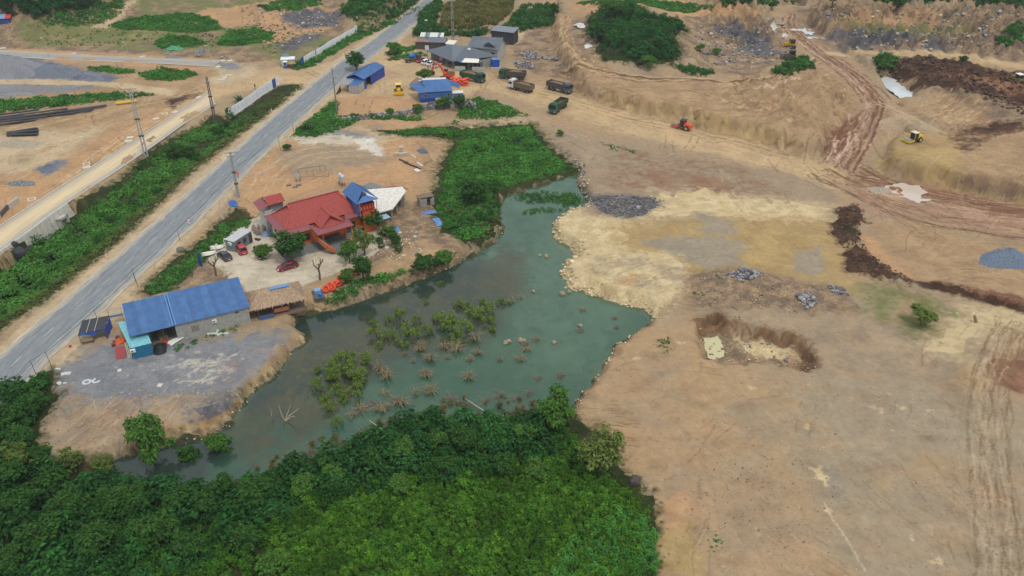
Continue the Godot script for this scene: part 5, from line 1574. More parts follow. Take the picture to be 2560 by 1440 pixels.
func sheds_by_the_road():
	# the long blue shed
	var o := frame("blue_shed", -47.5, -263.4, -70, "long blue sheet metal shed with gabled blue roof beside highway", "shed")
	var wall := paint(c8(34, 70, 158), 0.55, 0, 0.12, 0.3)
	var st := mb()
	ribbed(st, Vector3(-0.3, 4.7, -3.1), Vector3(14.4, 4.7, -3.1), Vector3(14.4, 3.5, 0.2), Vector3(-0.3, 3.5, 0.2), 0.6)
	ribbed(st, Vector3(14.4, 4.7, -3.1), Vector3(-0.3, 4.7, -3.1), Vector3(-0.3, 3.5, -6.4), Vector3(14.4, 3.5, -6.4), 0.6)
	obj("roof_sheet", st, blue_roof(), o)
	part(o, "side_wall", wall, [[4.6, -0.2, -0.15, 14.2, 3.45, 0.0], [0.0, -0.2, -0.15, 1.4, 3.45, 0.0]])
	part(o, "end_wall", wall, [[14.1, -0.2, -6.2, 14.25, 3.6, -0.1], [0.0, -0.2, -6.2, 0.15, 3.6, -0.1], [0.0, -0.2, -6.3, 14.2, 3.45, -6.2]])
	part(o, "bay_back", wall, [[1.4, -0.2, -4.0, 4.6, 3.3, -3.9]])
	# grey lean-to of tarpaulin in front of it
	var l := frame("tarp_shelter", -47.5, -263.4, -70, "grey tarpaulin shelter with part blue roof before the blue shed", "shelter")
	st = mb()
	ribbed(st, Vector3(-0.05, 3.1, -0.1), Vector3(-0.05, 3.1, -3.4), Vector3(-4.4, 2.6, -3.2), Vector3(-4.2, 2.6, 0.0), 0.6)
	obj("roof_sheet", st, blue_roof(), l)
	st = mb()
	slab(st, Vector3(-0.05, 3.1, -3.4), Vector3(-0.05, 3.1, -6.2), Vector3(-4.6, 2.5, -6.4), Vector3(-4.4, 2.58, -3.2), 0.05)
	obj("grey_roof", st, paint(c8(140, 144, 146), 0.7), l)
	st = mb()
	for k in 10:
		var a := k / 10.0
		var b := (k + 1) / 10.0
		var f := func(t: float): return Vector3(lerpf(-4.2, -0.1, t), 0, 0.05 + 0.12 * sin(t * 19.0))
		quad(st, f.call(a), f.call(a) + Vector3(0, 2.6 + a * 0.4, 0), f.call(b) + Vector3(0, 2.6 + b * 0.4, 0), f.call(b))
		var g := func(t: float): return Vector3(-4.25 + 0.1 * sin(t * 17.0), 0, lerpf(0.0, -3.2, t))
		quad(st, g.call(a), g.call(a) + Vector3(0, 2.6, 0), g.call(b) + Vector3(0, 2.6, 0), g.call(b))
	obj("tarpaulin", st, paint(c8(176, 174, 176), 0.7, 0, 0.15, 0.4), l)
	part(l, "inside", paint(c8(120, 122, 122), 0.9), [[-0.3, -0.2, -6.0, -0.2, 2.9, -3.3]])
	st = mb()
	for k in 6: quad(st, Vector3(-4.5 - 0.5 * k, 0, -6.0 + 0.1 * sin(k * 3.0)), Vector3(-4.5 - 0.5 * k, 2.2 - 0.28 * k, -6.0 + 0.1 * sin(k * 3.0)), Vector3(-5.0 - 0.5 * k, 1.9 - 0.28 * k, -6.0 + 0.1 * sin(k * 3.0 + 3.0)), Vector3(-5.0 - 0.5 * k, 0, -6.0 + 0.1 * sin(k * 3.0 + 3.0)))
	obj("loose_sheet", st, paint(c8(60, 64, 70), 0.8), l)
	# the blue hipped house
	var h := frame("blue_house", -26.9, -250.6, -10, "small blue house with steep blue roof above the stone wall", "house")
	st = mb()
	ribbed(st, Vector3(-0.4, 5.3, -5.4), Vector3(7.9, 5.3, -5.4), Vector3(8.8, 3.3, 0.3), Vector3(1.2, 3.3, 0.3), 0.6)
	ribbed(st, Vector3(7.9, 5.3, -5.4), Vector3(-0.4, 5.3, -5.4), Vector3(-0.4, 3.3, -9.0), Vector3(8.8, 3.3, -9.0), 0.6)
	ribbed(st, Vector3(-0.6, 4.2, -7.2), Vector3(0.6, 4.2, -2.2), Vector3(-1.6, 3.1, 0.4), Vector3(-4.2, 3.1, -8.6), 0.6)
	slab(st, Vector3(0.6, 4.2, -2.2), Vector3(1.3, 3.35, 0.2), Vector3(-1.6, 3.1, 0.4), Vector3(-1.5, 3.12, 0.3), 0.05)
	ribbed(st, Vector3(8.2, 4.4, -2.5), Vector3(8.2, 4.4, -7.5), Vector3(11.6, 3.2, -6.5), Vector3(11.0, 3.2, -2.0), 0.6)
	obj("roof_sheet", st, blue_roof(), h)
	part(h, "wall", paint(c8(58, 104, 170), 0.6), [[-1.4, 0.0, -7.8, 8.4, 3.1, 0.0]])
	part(h, "dado", wall, [[-1.45, 0.0, -7.85, 3.2, 1.3, 0.04]])
	part(h, "white_board", paint(c8(196, 196, 192), 0.8), [[3.3, 0.0, 0.0, 6.6, 1.2, 0.05]])
	for x in [0.3, 7.4]: pane(h, x, 1.7, 0.02, 0.6, 0.8, "z", paint(c8(206, 150, 60), 0.7))
	part(h, "ridge_board", paint(c8(206, 208, 208), 0.6), [[0.0, 5.15, -7.2, 7.4, 5.25, -5.6]])
	var k2 := frame("market_stall", -26.9, -250.6, -10, "small stall with cream sheet roof against the blue house's end", "stall")
	part(k2, "roof_sheet", paint(c8(216, 210, 190), 0.6), [[8.6, 2.6, -1.6, 12.0, 2.7, 0.9]])
	part(k2, "body", paint(c8(104, 92, 82), 0.9), [[9.0, -0.3, -1.4, 11.8, 1.5, 0.6]])
	part(k2, "blue_sheet", paint(c8(84, 112, 156), 0.6), [[8.7, 1.6, 0.82, 11.9, 2.5, 0.88]])
	# thatched cone by the excavator
	var t := frame("thatched_shelter", G(1045, 222).x, G(1045, 222).z, 0, "conical straw thatched shelter beside a round green tree", "shelter")
	st = mb()
	for q in 14:
		var a := TAU * q / 14.0
		var b := TAU * (q + 1) / 14.0
		tri(st, Vector3(cos(a) * 2.6, 1.7, sin(a) * 2.6), Vector3(0, 4.0, 0), Vector3(cos(b) * 2.6, 1.7, sin(b) * 2.6))
	var th := obj("thatch", st, paint(c8(156, 138, 120), 0.95, 0, 0.4, 1.2), t)
	part(th, "patch_sheet", paint(c8(206, 210, 214), 0.5), [[0.3, 2.9, 0.6, 1.3, 3.0, 1.4]])
	for q in [[1.6, 1.6], [-1.6, 1.6], [1.6, -1.6], [-1.6, -1.6]]:
		st = mb()
		tube(st, [Vector3(q[0], -0.2, q[1]), Vector3(q[0], 2.0, q[1])], 0.1, 6)
		obj("post", st, bark(), t)

func grey_group():
	var roofm := paint(c8(104, 114, 126), 0.5, 0, 0.15, 0.15)
	var rend := paint(c8(186, 186, 182), 0.85, 0, 0.2, 0.3)
	var o := thing("repair_shed", Vector3.ZERO, 0.0, "wide open sided shed with low grey metal roof behind white cars", "shed")
	var A := Vector3(-30.5, 3.4, -295.5)
	var B := Vector3(-21.2, 5.0, -297.3)
	var B2 := Vector3(-16.2, 5.0, -295.3)
	var C := Vector3(-5.0, 3.3, -289.2)
	var E := Vector3(-20.3, 2.9, -284.0)
	var st := mb()
	tri(st, A, B, E)
	tri(st, B, B2, E)
	tri(st, B2, C, E)
	var dn := Vector3(0, -0.1, 0)
	tri(st, A + dn, E + dn, B + dn)
	tri(st, B + dn, E + dn, B2 + dn)
	tri(st, B2 + dn, E + dn, C + dn)
	quad(st, A, E, E + dn, A + dn)
	quad(st, E, C, C + dn, E + dn)
	for k in range(1, 18):
		var f := k / 18.0
		bar(st, A.lerp(E, f) + Vector3(0, 0.05, 0), B.lerp(E, f) + Vector3(0, 0.05, 0), 0.06, 0.05)
		bar(st, C.lerp(E, f) + Vector3(0, 0.05, 0), B2.lerp(E, f) + Vector3(0, 0.05, 0), 0.06, 0.05)
	obj("roof_sheet", st, roofm, o)
	st = mb()
	prism(st, PackedVector2Array([Vector2(-28.6, -295.3), Vector2(-21.0, -296.4), Vector2(-16.2, -294.4), Vector2(-7.0, -289.8), Vector2(-20.0, -289.0)]), -0.2, 2.8)
	obj("workshop_core", st, paint(c8(124, 118, 110), 0.95, 0, 0.3, 0.4), o)
	for f in [0.03, 0.25, 0.5, 0.75, 0.98]:
		var p := A.lerp(E, f)
		st = mb()
		tube(st, [Vector3(p.x + 0.3, -0.1, p.z), Vector3(p.x + 0.3, p.y - 0.1, p.z)], 0.1, 6)
		obj("post", st, paint(c8(130, 130, 128), 0.7), o)
	var front := part(o, "front_wall", rend, [[0, 0, 0, 3.6, 1.5, 0.15], [6.0, 0, 0, 10.5, 1.4, 0.15]])
	front.position = Vector3(-19.6, 0, -283.4)
	front.rotation.y = deg_to_rad(-4)
	var sidew := part(o, "side_wall", paint(c8(150, 152, 150), 0.85, 0, 0.25, 0.3), [[0, 0, 0, 6.2, 3.1, 0.2]])
	sidew.position = Vector3(-10.2, -0.1, -285.6)
	sidew.rotation.y = deg_to_rad(38)
	var bay := part(o, "office_bay", paint(c8(98, 104, 106), 0.7), [[0, 0, -3.0, 5.0, 2.6, 0.0]])
	bay.position = Vector3(-15.2, 0, -284.2)
	for x in [1.2, 2.6, 3.9]: pane(bay, x, 0.9, 0.04, 0.8, 1.2)
	st = mb()
	ribbed(st, Vector3(-17.5, 3.25, -287.0), Vector3(-12.6, 3.2, -285.6), Vector3(-13.0, 2.8, -283.0), Vector3(-18.4, 2.85, -283.6), 0.5)
	obj("blue_sheet", st, blue_roof(), o)
	st = mb()
	ribbed(st, Vector3(-16.2, 3.36, -286.4), Vector3(-11.2, 3.3, -285.6), Vector3(-11.4, 2.9, -282.6), Vector3(-17.2, 2.95, -283.0), 0.5)
	obj("white_sheet", st, paint(c8(226, 224, 214), 0.6), o)
	var sign := part(o, "red_sign", paint(c8(200, 80, 62), 0.7), [[0, 0, 0, 1.4, 0.9, 0.06]])
	sign.position = Vector3(-25.0, 2.2, -288.6)
	sign.rotation.y = deg_to_rad(-48)
	# the grey gabled house
	var h := frame("grey_house", -4.9, -294.4, -158, "pale rendered house with dark grey gabled roof and dormer", "house")
	# local x runs left to right seen from behind: walls 11.5 by 8.5
	part(h, "wall", rend, [[0.5, -0.3, 0.5, 11.2, 3.9, 8.6]])
	st = mb()
	ribbed(st, Vector3(-0.2, 7.0, 4.5), Vector3(11.6, 6.4, 4.5), Vector3(11.9, 3.8, -0.3), Vector3(-0.3, 3.8, -0.3), 0.6)
	ribbed(st, Vector3(11.6, 6.4, 4.5), Vector3(-0.2, 7.0, 4.5), Vector3(-0.3, 3.8, 9.2), Vector3(11.9, 3.8, 9.2), 0.6)
	slab(st, Vector3(3.6, 6.3, 1.8), Vector3(5.4, 5.3, 1.8), Vector3(5.9, 4.9, 0.2), Vector3(3.6, 6.3, -0.1), 0.08)
	slab(st, Vector3(3.6, 6.3, 1.8), Vector3(3.6, 6.3, -0.1), Vector3(1.3, 4.9, 0.2), Vector3(1.8, 5.3, 1.8), 0.08)
	obj("roof_sheet", st, roofm, h)
	st = mb()
	tri(st, Vector3(1.7, 5.0, 0.3), Vector3(3.6, 6.15, 0.3), Vector3(5.5, 5.0, 0.3))
	obj("dormer_gable", st, roofm, h)
	st = mb()
	tri(st, Vector3(0.48, 3.9, 0.6), Vector3(0.48, 6.7, 4.5), Vector3(0.48, 3.9, 8.5))
	obj("gable_wall", st, rend, h)
	pane(h, 2.2, 1.2, 0.45, 0.8, 1.3)
	part(h, "roller_door", paint(c8(96, 98, 100), 0.7), [[7.0, 0.0, 0.42, 11.0, 2.9, 0.52]])
	aircon(h, 4.6, 1.6, 0.3, PI)
	var tank := frame("water_tank", -15.0, -292.5, 0, "steel water tank on a stand beside the grey gabled house", "tank")
	st = mb()
	lathe(st, [[0.0, 3.0], [0.7, 3.0], [0.72, 4.8], [0.5, 5.1], [0.0, 5.2]], 14)
	obj("drum", st, paint(c8(200, 204, 206), 0.3, 0.6), tank)
	part(tank, "stand", paint(c8(110, 112, 114), 0.7), [[-0.6, 0, -0.6, -0.5, 3, -0.5], [0.5, 0, -0.6, 0.6, 3, -0.5], [-0.6, 0, 0.5, -0.5, 3, 0.6], [0.5, 0, 0.5, 0.6, 3, 0.6]])
	# the dark tall block
	var ba := G(1227, 108)
	var bb := G(1283, 114)
	var bl := ba.distance_to(bb)
	var t := thing("dark_block", ba, heading(ba, bb), "windowless dark clad block with sloping grey roof", "building")
	part(t, "walls", paint(c8(52, 58, 70), 0.6, 0, 0.15, 0.3), [[0.2, -0.5, -5.2, bl - 0.1, 4.7, -0.2]])
	st = mb()
	ribbed(st, Vector3(-0.1, 5.3, -5.5), Vector3(bl + 0.2, 5.3, -5.5), Vector3(bl + 0.2, 4.75, 0.1), Vector3(-0.1, 4.75, 0.1), 0.6)
	obj("roof_sheet", st, paint(c8(124, 134, 146), 0.5, 0, 0.1, 0.2), t)
	# the roadside stall
	var s := frame("roadside_shop", -36.0, -309.0, 4, "open roadside shop with patched grey and cream sheet roof", "shop")
	st = mb()
	ribbed(st, Vector3(1.4, 3.7, -4.0), Vector3(10.6, 3.7, -4.0), Vector3(12.4, 2.9, 0.4), Vector3(0.0, 2.9, 0.4), 0.6)
	obj("grey_roof", st, roofm, s)
	for q in [[1.6, 3.4, c8(206, 210, 196)], [3.4, 5.2, c8(120, 128, 136)], [5.2, 8.2, c8(206, 210, 196)], [8.2, 9.2, c8(120, 128, 136)], [9.2, 10.4, c8(206, 210, 196)]]:
		st = mb()
		slab(st, Vector3(q[0], 4.5, -7.0), Vector3(q[1], 4.5, -7.0), Vector3(q[1], 3.76, -3.6), Vector3(q[0], 3.76, -3.6), 0.05)
		obj("roof_panel", st, paint(q[2], 0.6), s)
	part(s, "body", paint(c8(118, 108, 100), 0.9, 0, 0.3, 0.4), [[0.4, -0.3, -6.0, 11.6, 2.9, -0.6]])
	part(s, "white_fridge", paint(c8(220, 222, 222), 0.5), [[4.0, 0.0, -0.5, 5.4, 1.6, 0.0]])
	part(s, "sign_board", paint(c8(208, 170, 150), 0.7), [[0.6, 2.95, 0.3, 5.4, 3.7, 0.4]])
	for i in 5: part(s, "sign_letter", paint(c8(196, 80, 60), 0.7), [[1.6 + i * 0.62, 3.1, 0.4, 1.98 + i * 0.62, 3.5, 0.42]])
	for x in [0.2, 3.0, 6.5, 9.5]:
		st = mb()
		tube(st, [Vector3(x, -0.2, 0.2), Vector3(x, 2.9, 0.2)], 0.06, 6)
		obj("post", st, paint(c8(110, 104, 96), 0.8), s)
	var b := frame("white_kiosk", -24.0, -307.0, 20, "small white kiosk with cream lean to roof beside the shop", "kiosk")
	part(b, "body", paint(c8(196, 202, 204), 0.7), [[0, -0.2, -2.6, 2.8, 2.5, 0]])
	st = mb()
	slab(st, Vector3(-0.3, 3.1, -2.9), Vector3(3.2, 3.1, -2.9), Vector3(3.2, 2.5, 0.4), Vector3(-0.3, 2.5, 0.4), 0.08)
	obj("roof_sheet", st, paint(c8(218, 216, 204), 0.6), b)
	var x := frame("blue_box", -5.6, -276.0, -6, "bright blue box shed on a concrete pad behind the trucks", "container")
	var g := G(1231, 170)
	x.position = g
	part(x, "body", paint(c8(32, 76, 170), 0.55), [[0, 0.15, -2.0, 2.5, 2.7, 0]])
	part(x, "lid", paint(c8(84, 130, 196), 0.5), [[-0.1, 2.7, -2.1, 2.6, 2.82, 0.1]])
	part(x, "pad", paint(c8(200, 196, 186), 0.9), [[-0.3, -0.2, -2.3, 2.8, 0.15, 0.3]])

func small_shacks():
	var g := G(1505, 107)
	var o := thing("hill_shack", g, 0.1, "dark weathered shack on stilts among the bushes of the hill", "shack")
	var st := mb()
	ribbed(st, Vector3(0, 2.6, -2.6), Vector3(4.6, 2.6, -2.6), Vector3(4.8, 2.1, 0.3), Vector3(-0.2, 2.1, 0.3), 0.5)
	obj("roof_sheet", st, paint(c8(116, 118, 120), 0.8, 0, 0.3, 0.5), o)
	part(o, "body", paint(c8(74, 68, 60), 0.9), [[0.2, 0.0, -2.3, 4.4, 2.1, -0.3]])
	for x in [0.2, 2.3, 4.4]:
		st = mb()
		tube(st, [Vector3(x, -0.5, 0.1), Vector3(x, 2.2, 0.1)], 0.07, 5)
		obj("post", st, bark(), o)
	g = G(1474, 98)
	var s := thing("grey_hut", g, 0.2, "tumbledown grey hut beside the weathered hill shack", "hut")
	part(s, "body", paint(c8(128, 122, 112), 0.9, 0, 0.4, 0.5), [[0, -0.3, -2, 2.3, 1.7, 0]])
	st = mb()
	slab(st, Vector3(-0.3, 2.2, -2.3), Vector3(2.7, 2.3, -2.3), Vector3(2.7, 1.8, 0.3), Vector3(-0.3, 1.7, 0.3), 0.1)
	obj("roof_sheet", st, paint(c8(110, 110, 110), 0.9, 0, 0.4, 0.5), s)
	g = G(1052, 520)
	var r := thing("ruined_hut", g, deg_to_rad(24), "roofless concrete hut in ruins at the creepers' edge", "ruin")
	var conc := paint(c8(172, 168, 160), 0.9, 0, 0.4, 0.4)
	part(r, "wall", conc, [[0, -0.3, -2.6, 0.2, 1.9, 0.0], [0.2, -0.3, -0.2, 1.6, 1.9, 0.0], [2.5, -0.3, -0.2, 3.4, 1.7, 0.0], [3.2, -0.3, -2.6, 3.4, 1.8, -0.2], [0.2, -0.3, -2.6, 3.2, 2.0, -2.4]])
	part(r, "roof_remnant", paint(c8(150, 128, 112), 0.95, 0, 0.5, 0.8), [[-0.2, 1.9, -2.8, 3.6, 2.05, -0.7]])
	g = G(2, 62)
	var b := thing("blue_shack", g, 0.3, "small blue shack with red and blue roof under the dark wood", "shack")
	part(b, "body", paint(c8(52, 74, 140), 0.7), [[-2, -0.3, -3, 3.6, 2.2, 0]])
	st = mb()
	slab(st, Vector3(-2.3, 3.0, -3.3), Vector3(2.0, 3.0, -3.3), Vector3(2.0, 2.2, 0.4), Vector3(-2.3, 2.2, 0.4), 0.08)
	obj("blue_roof", st, paint(c8(120, 150, 190), 0.6), b)
	st = mb()
	slab(st, Vector3(2.02, 3.0, -3.3), Vector3(4.0, 3.0, -3.3), Vector3(4.0, 2.2, 0.4), Vector3(2.02, 2.2, 0.4), 0.08)
	obj("red_roof", st, paint(c8(196, 62, 50), 0.6), b)
	# the site checkpoint by the hoarding
	g = G(704, 172)
	var k := thing("site_office", g, 0.15, "white cabin with flat roof at the junction beside a straw hut", "cabin")
	part(k, "body", paint(c8(190, 200, 206), 0.7), [[0, -0.1, -4.5, 4.4, 2.5, -1.5]])
	part(k, "roof", paint(c8(222, 226, 226), 0.6), [[-0.2, 2.5, -4.7, 4.6, 2.65, -1.2]])
	part(k, "sign_board", paint(c8(120, 140, 166), 0.7), [[0.4, 2.65, -4.6, 2.6, 3.6, -4.5]])
	g = G(710, 172)
	var bo := thing("guard_booth", g, 0.1, "tiny white and blue guard booth in front of the cabin", "booth")
	part(bo, "base", paint(c8(44, 92, 168), 0.6), [[0, 0, -1.1, 1.2, 1.0, 0]])
	part(bo, "upper", paint(c8(220, 224, 226), 0.6), [[0.02, 1.0, -1.08, 1.18, 2.2, -0.02]])
	part(bo, "roof", paint(c8(232, 234, 234), 0.6), [[-0.15, 2.2, -1.25, 1.35, 2.32, 0.15]])
	pane(bo, 0.6, 1.2, -0.02, 0.7, 0.7)
	g = G(722, 172)
	var th := thing("straw_hut", g, 0.0, "little straw roofed hut beside the guard booth", "hut")
	st = mb()
	for q in 10:
		var a := TAU * q / 10.0
		var c := TAU * (q + 1) / 10.0
		tri(st, Vector3(cos(a) * 1.7 + 0.8, 1.5, sin(a) * 1.5 - 1), Vector3(0.8, 2.6, -1), Vector3(cos(c) * 1.7 + 0.8, 1.5, sin(c) * 1.5 - 1))
	obj("thatch", st, paint(c8(176, 152, 112), 0.95, 0, 0.4, 1.0), th)
	part(th, "body", paint(c8(96, 84, 68), 0.95), [[-0.2, -0.1, -2.0, 1.8, 1.6, 0.0]])

# ---------------------------------------------------------------- walls and fences
func rock_mesh(k: int) -> Mesh:
	return plant_mesh("rock%d" % k, func(st, g):
		var n := 7
		var pts := []
		for j in 4:
			var f: float = [-0.5, -0.15, 0.25, 0.5][j]
			var ring := []
			for i in n:
				var a := TAU * i / n
				var rad: float = [0.32, 0.5, 0.45, 0.2][j] * g.randf_range(0.75, 1.2)
				ring.append(Vector3(cos(a) * rad, f * g.randf_range(0.8, 1.1), sin(a) * rad))
			pts.append(ring)
		for j in 3:
			for i in n:
				var q := (i + 1) % n
				quad(st, pts[j][i], pts[j + 1][i], pts[j + 1][q], pts[j][q])
		for i in range(1, n - 1):
			tri(st, pts[3][0], pts[3][i + 1], pts[3][i])
			tri(st, pts[0][0], pts[0][i], pts[0][i + 1]))

func hoarding(a: Vector3, b: Vector3, count: int, h: float, label: String, marks: Array):
	var o := thing("site_hoarding", a, 0.0, label, "hoarding")
	var w := a.distance_to(b) / count
	var d := (b - a).normalized()
	for i in count:
		var p := a + d * w * (i + 0.5)
		p.y = hgt(p.x, p.z)
		var bas := Basis(Vector3.UP, atan2(-d.z, d.x))
		var st := mb()
		box(st, Vector3(0, h * 0.5, 0), Vector3(w - 0.05, h, 0.06))
		var c: Color = c8(240, 242, 246)
		if i in marks: c = c8(52, 84, 150)
		elif i % 3 == 1: c = c8(234, 237, 242)
		var pn := obj("panel", st, paint(c, 0.6, 0, 0.06, 0.2), o, p - a)
		pn.basis = bas
		if not i in marks:
			st = mb()
			for k in 3: bx(st, -w * 0.28, h * (0.35 + 0.14 * k), 0.031, w * (0.1 + 0.08 * ((i + k) % 3)), h * (0.39 + 0.14 * k), 0.036)
			obj("print", st, paint(c8(176, 188, 206), 0.6), pn)
		st = mb()
		bar(st, Vector3(-w * 0.5, h * 0.9, -0.05), Vector3(-w * 0.5, 0, -1.2), 0.06, 0.06)
		obj("brace", st, paint(c8(120, 122, 124), 0.7), pn)

func walls_and_fences():
	hoarding(G(753, 166), G(893, 77), 20, 2.7, "long white printed site hoarding between the cabin and highway bank", [0])
	hoarding(G(575, 299), G(699, 212), 14, 2.9, "white printed site hoarding with a blue panel at the junction", [12])
	# retaining wall of the side road
	var conc := paint(c8(188, 186, 176), 0.9, 0, 0.12, 0.15)
	var o := thing("retaining_wall", Vector3.ZERO, 0.0, "pale concrete retaining wall carrying the dusty side road", "wall")
	var top := resample(bend([-60, 672, 0, 632, 60, 592, 120, 548, 172, 512]), 9)
	top = shifted(top, -0.55)
	for i in top.size() - 1:
		var a := top[i]
		var b := top[i + 1]
		var n := -(b - a).normalized().orthogonal()
		var st := mb()
		var e := (b - a).normalized() * 0.03
		var low := -5.0 if i < 6 else -3.4
		var p := [a + e, b - e, b - e + n * 0.25, a + e + n * 0.25]
		var q := [a + e + n * 0.0, b - e, b - e + n * 1.6, a + e + n * 1.6]
		var pts := []
		for k in [3, 2, 1, 0]: pts.append(Vector3(q[k].x, low, q[k].y))
		for k in [3, 2, 1, 0]: pts.append(Vector3(p[k].x, 0.45, p[k].y))
		hexa(st, pts)
		obj("wall_panel", st, conc, o)
	var g := F(158, 556, -2.0)
	var cv := thing("culvert_mouth", Vector3(g.x, -2.9, g.z), atan2(-(top[8] - top[7]).y, (top[8] - top[7]).x), "dark box culvert mouth at the end of the retaining wall", "culvert")
	part(cv, "frame", conc, [[-1.6, 0, -0.4, -1.0, 2.4, 0.5], [1.0, 0, -0.4, 1.6, 2.4, 0.5], [-1.6, 1.8, -0.4, 1.6, 2.4, 0.5]])
	part(cv, "barrel", conc, [[-1.2, 0, -3.4, -1.0, 1.8, -0.4], [1.0, 0, -3.4, 1.2, 1.8, -0.4], [-1.2, 1.8, -3.4, 1.2, 2.0, -0.4], [-1.2, 0, -3.6, 1.2, 2.0, -3.4]])
	var pw := thing("parapet", Vector3.ZERO, 0.0, "short pale concrete parapet with a dark joint in the left yard", "wall")
	var pa := [G(-40, 568), G(2, 545), G(22, 524), G(48, 504)]
	for i in 3:
		var st := mb()
		bar(st, pa[i] + Vector3(0, 0.5, 0), pa[i + 1] + Vector3(0, 0.5, 0), 0.4, 1.2)
		obj("wall_panel", st, conc if i != 1 else paint(c8(84, 84, 82), 0.9), pw)
	# dry stone wall
	var sw := thing("stone_wall", Vector3.ZERO, 0.0, "dry stone wall of grey rubble below the blue house", "stone wall")
	var line := bend([838, 302, 880, 300, 930, 296, 985, 290, 1040, 282, 1085, 272, 1130, 268, 1170, 268, 1188, 276])
	var greys := [c8(142, 140, 136), c8(118, 118, 118), c8(160, 156, 148), c8(100, 100, 104)]
	line = resample(line, 62)
	for i in line.size():
		var courses := 2 if i < 14 else (3 if i < 34 else 4)
		for k in courses:
			var s := obj("stone", rock_mesh(rng.randi() % 5), paint(greys[rng.randi() % 4], 0.95), sw)
			s.position = Vector3(line[i].x + rr(-0.25, 0.25), hgt(line[i].x, line[i].y) + 0.2 + k * 0.5, line[i].y + 0.5 - k * 0.22 + rr(-0.15, 0.15))
			s.rotation = Vector3(rr(-0.5, 0.5), rr(0, TAU), rr(-0.5, 0.5))
			s.scale = Vector3(rr(0.75, 1.2), rr(0.6, 0.85), rr(0.7, 1.1))

# ---------------------------------------------------------------- vehicles
func wheel(o: Node, at: Vector3, r: float, w: float, rimc := c8(150, 150, 150)):
	var key := "tyre%.2f%.2f" % [r, w]
	var t := obj("wheel", plant_mesh(key, func(st, g): lathe(st, [[r * 0.55, -w / 2], [r * 0.93, -w / 2], [r, -w * 0.35], [r, w * 0.35], [r * 0.93, w / 2], [r * 0.55, w / 2]], 14, Basis(Vector3.RIGHT, PI / 2))), paint(c8(46, 44, 42), 0.9), o, at)
	obj("rim", plant_mesh(key + "rim", func(st, g): lathe(st, [[0.0, -w * 0.42], [r * 0.56, -w * 0.45], [r * 0.56, w * 0.45], [0.0, w * 0.42]], 12, Basis(Vector3.RIGHT, PI / 2))), paint(rimc, 0.5, 0.3), t)

func heading(from: Vector3, to: Vector3) -> float:
	return atan2(-(to.z - from.z), to.x - from.x)

# px of the rear and front wheels on the ground
func place(called: String, rear: Array, front: Array, label: String, category: String) -> Node3D:
	var a := G(rear[0], rear[1])
	var b := G(front[0], front[1])
	var m := (a + b) * 0.5
	return thing(called, on(m.x, m.z), heading(a, b), label, category)

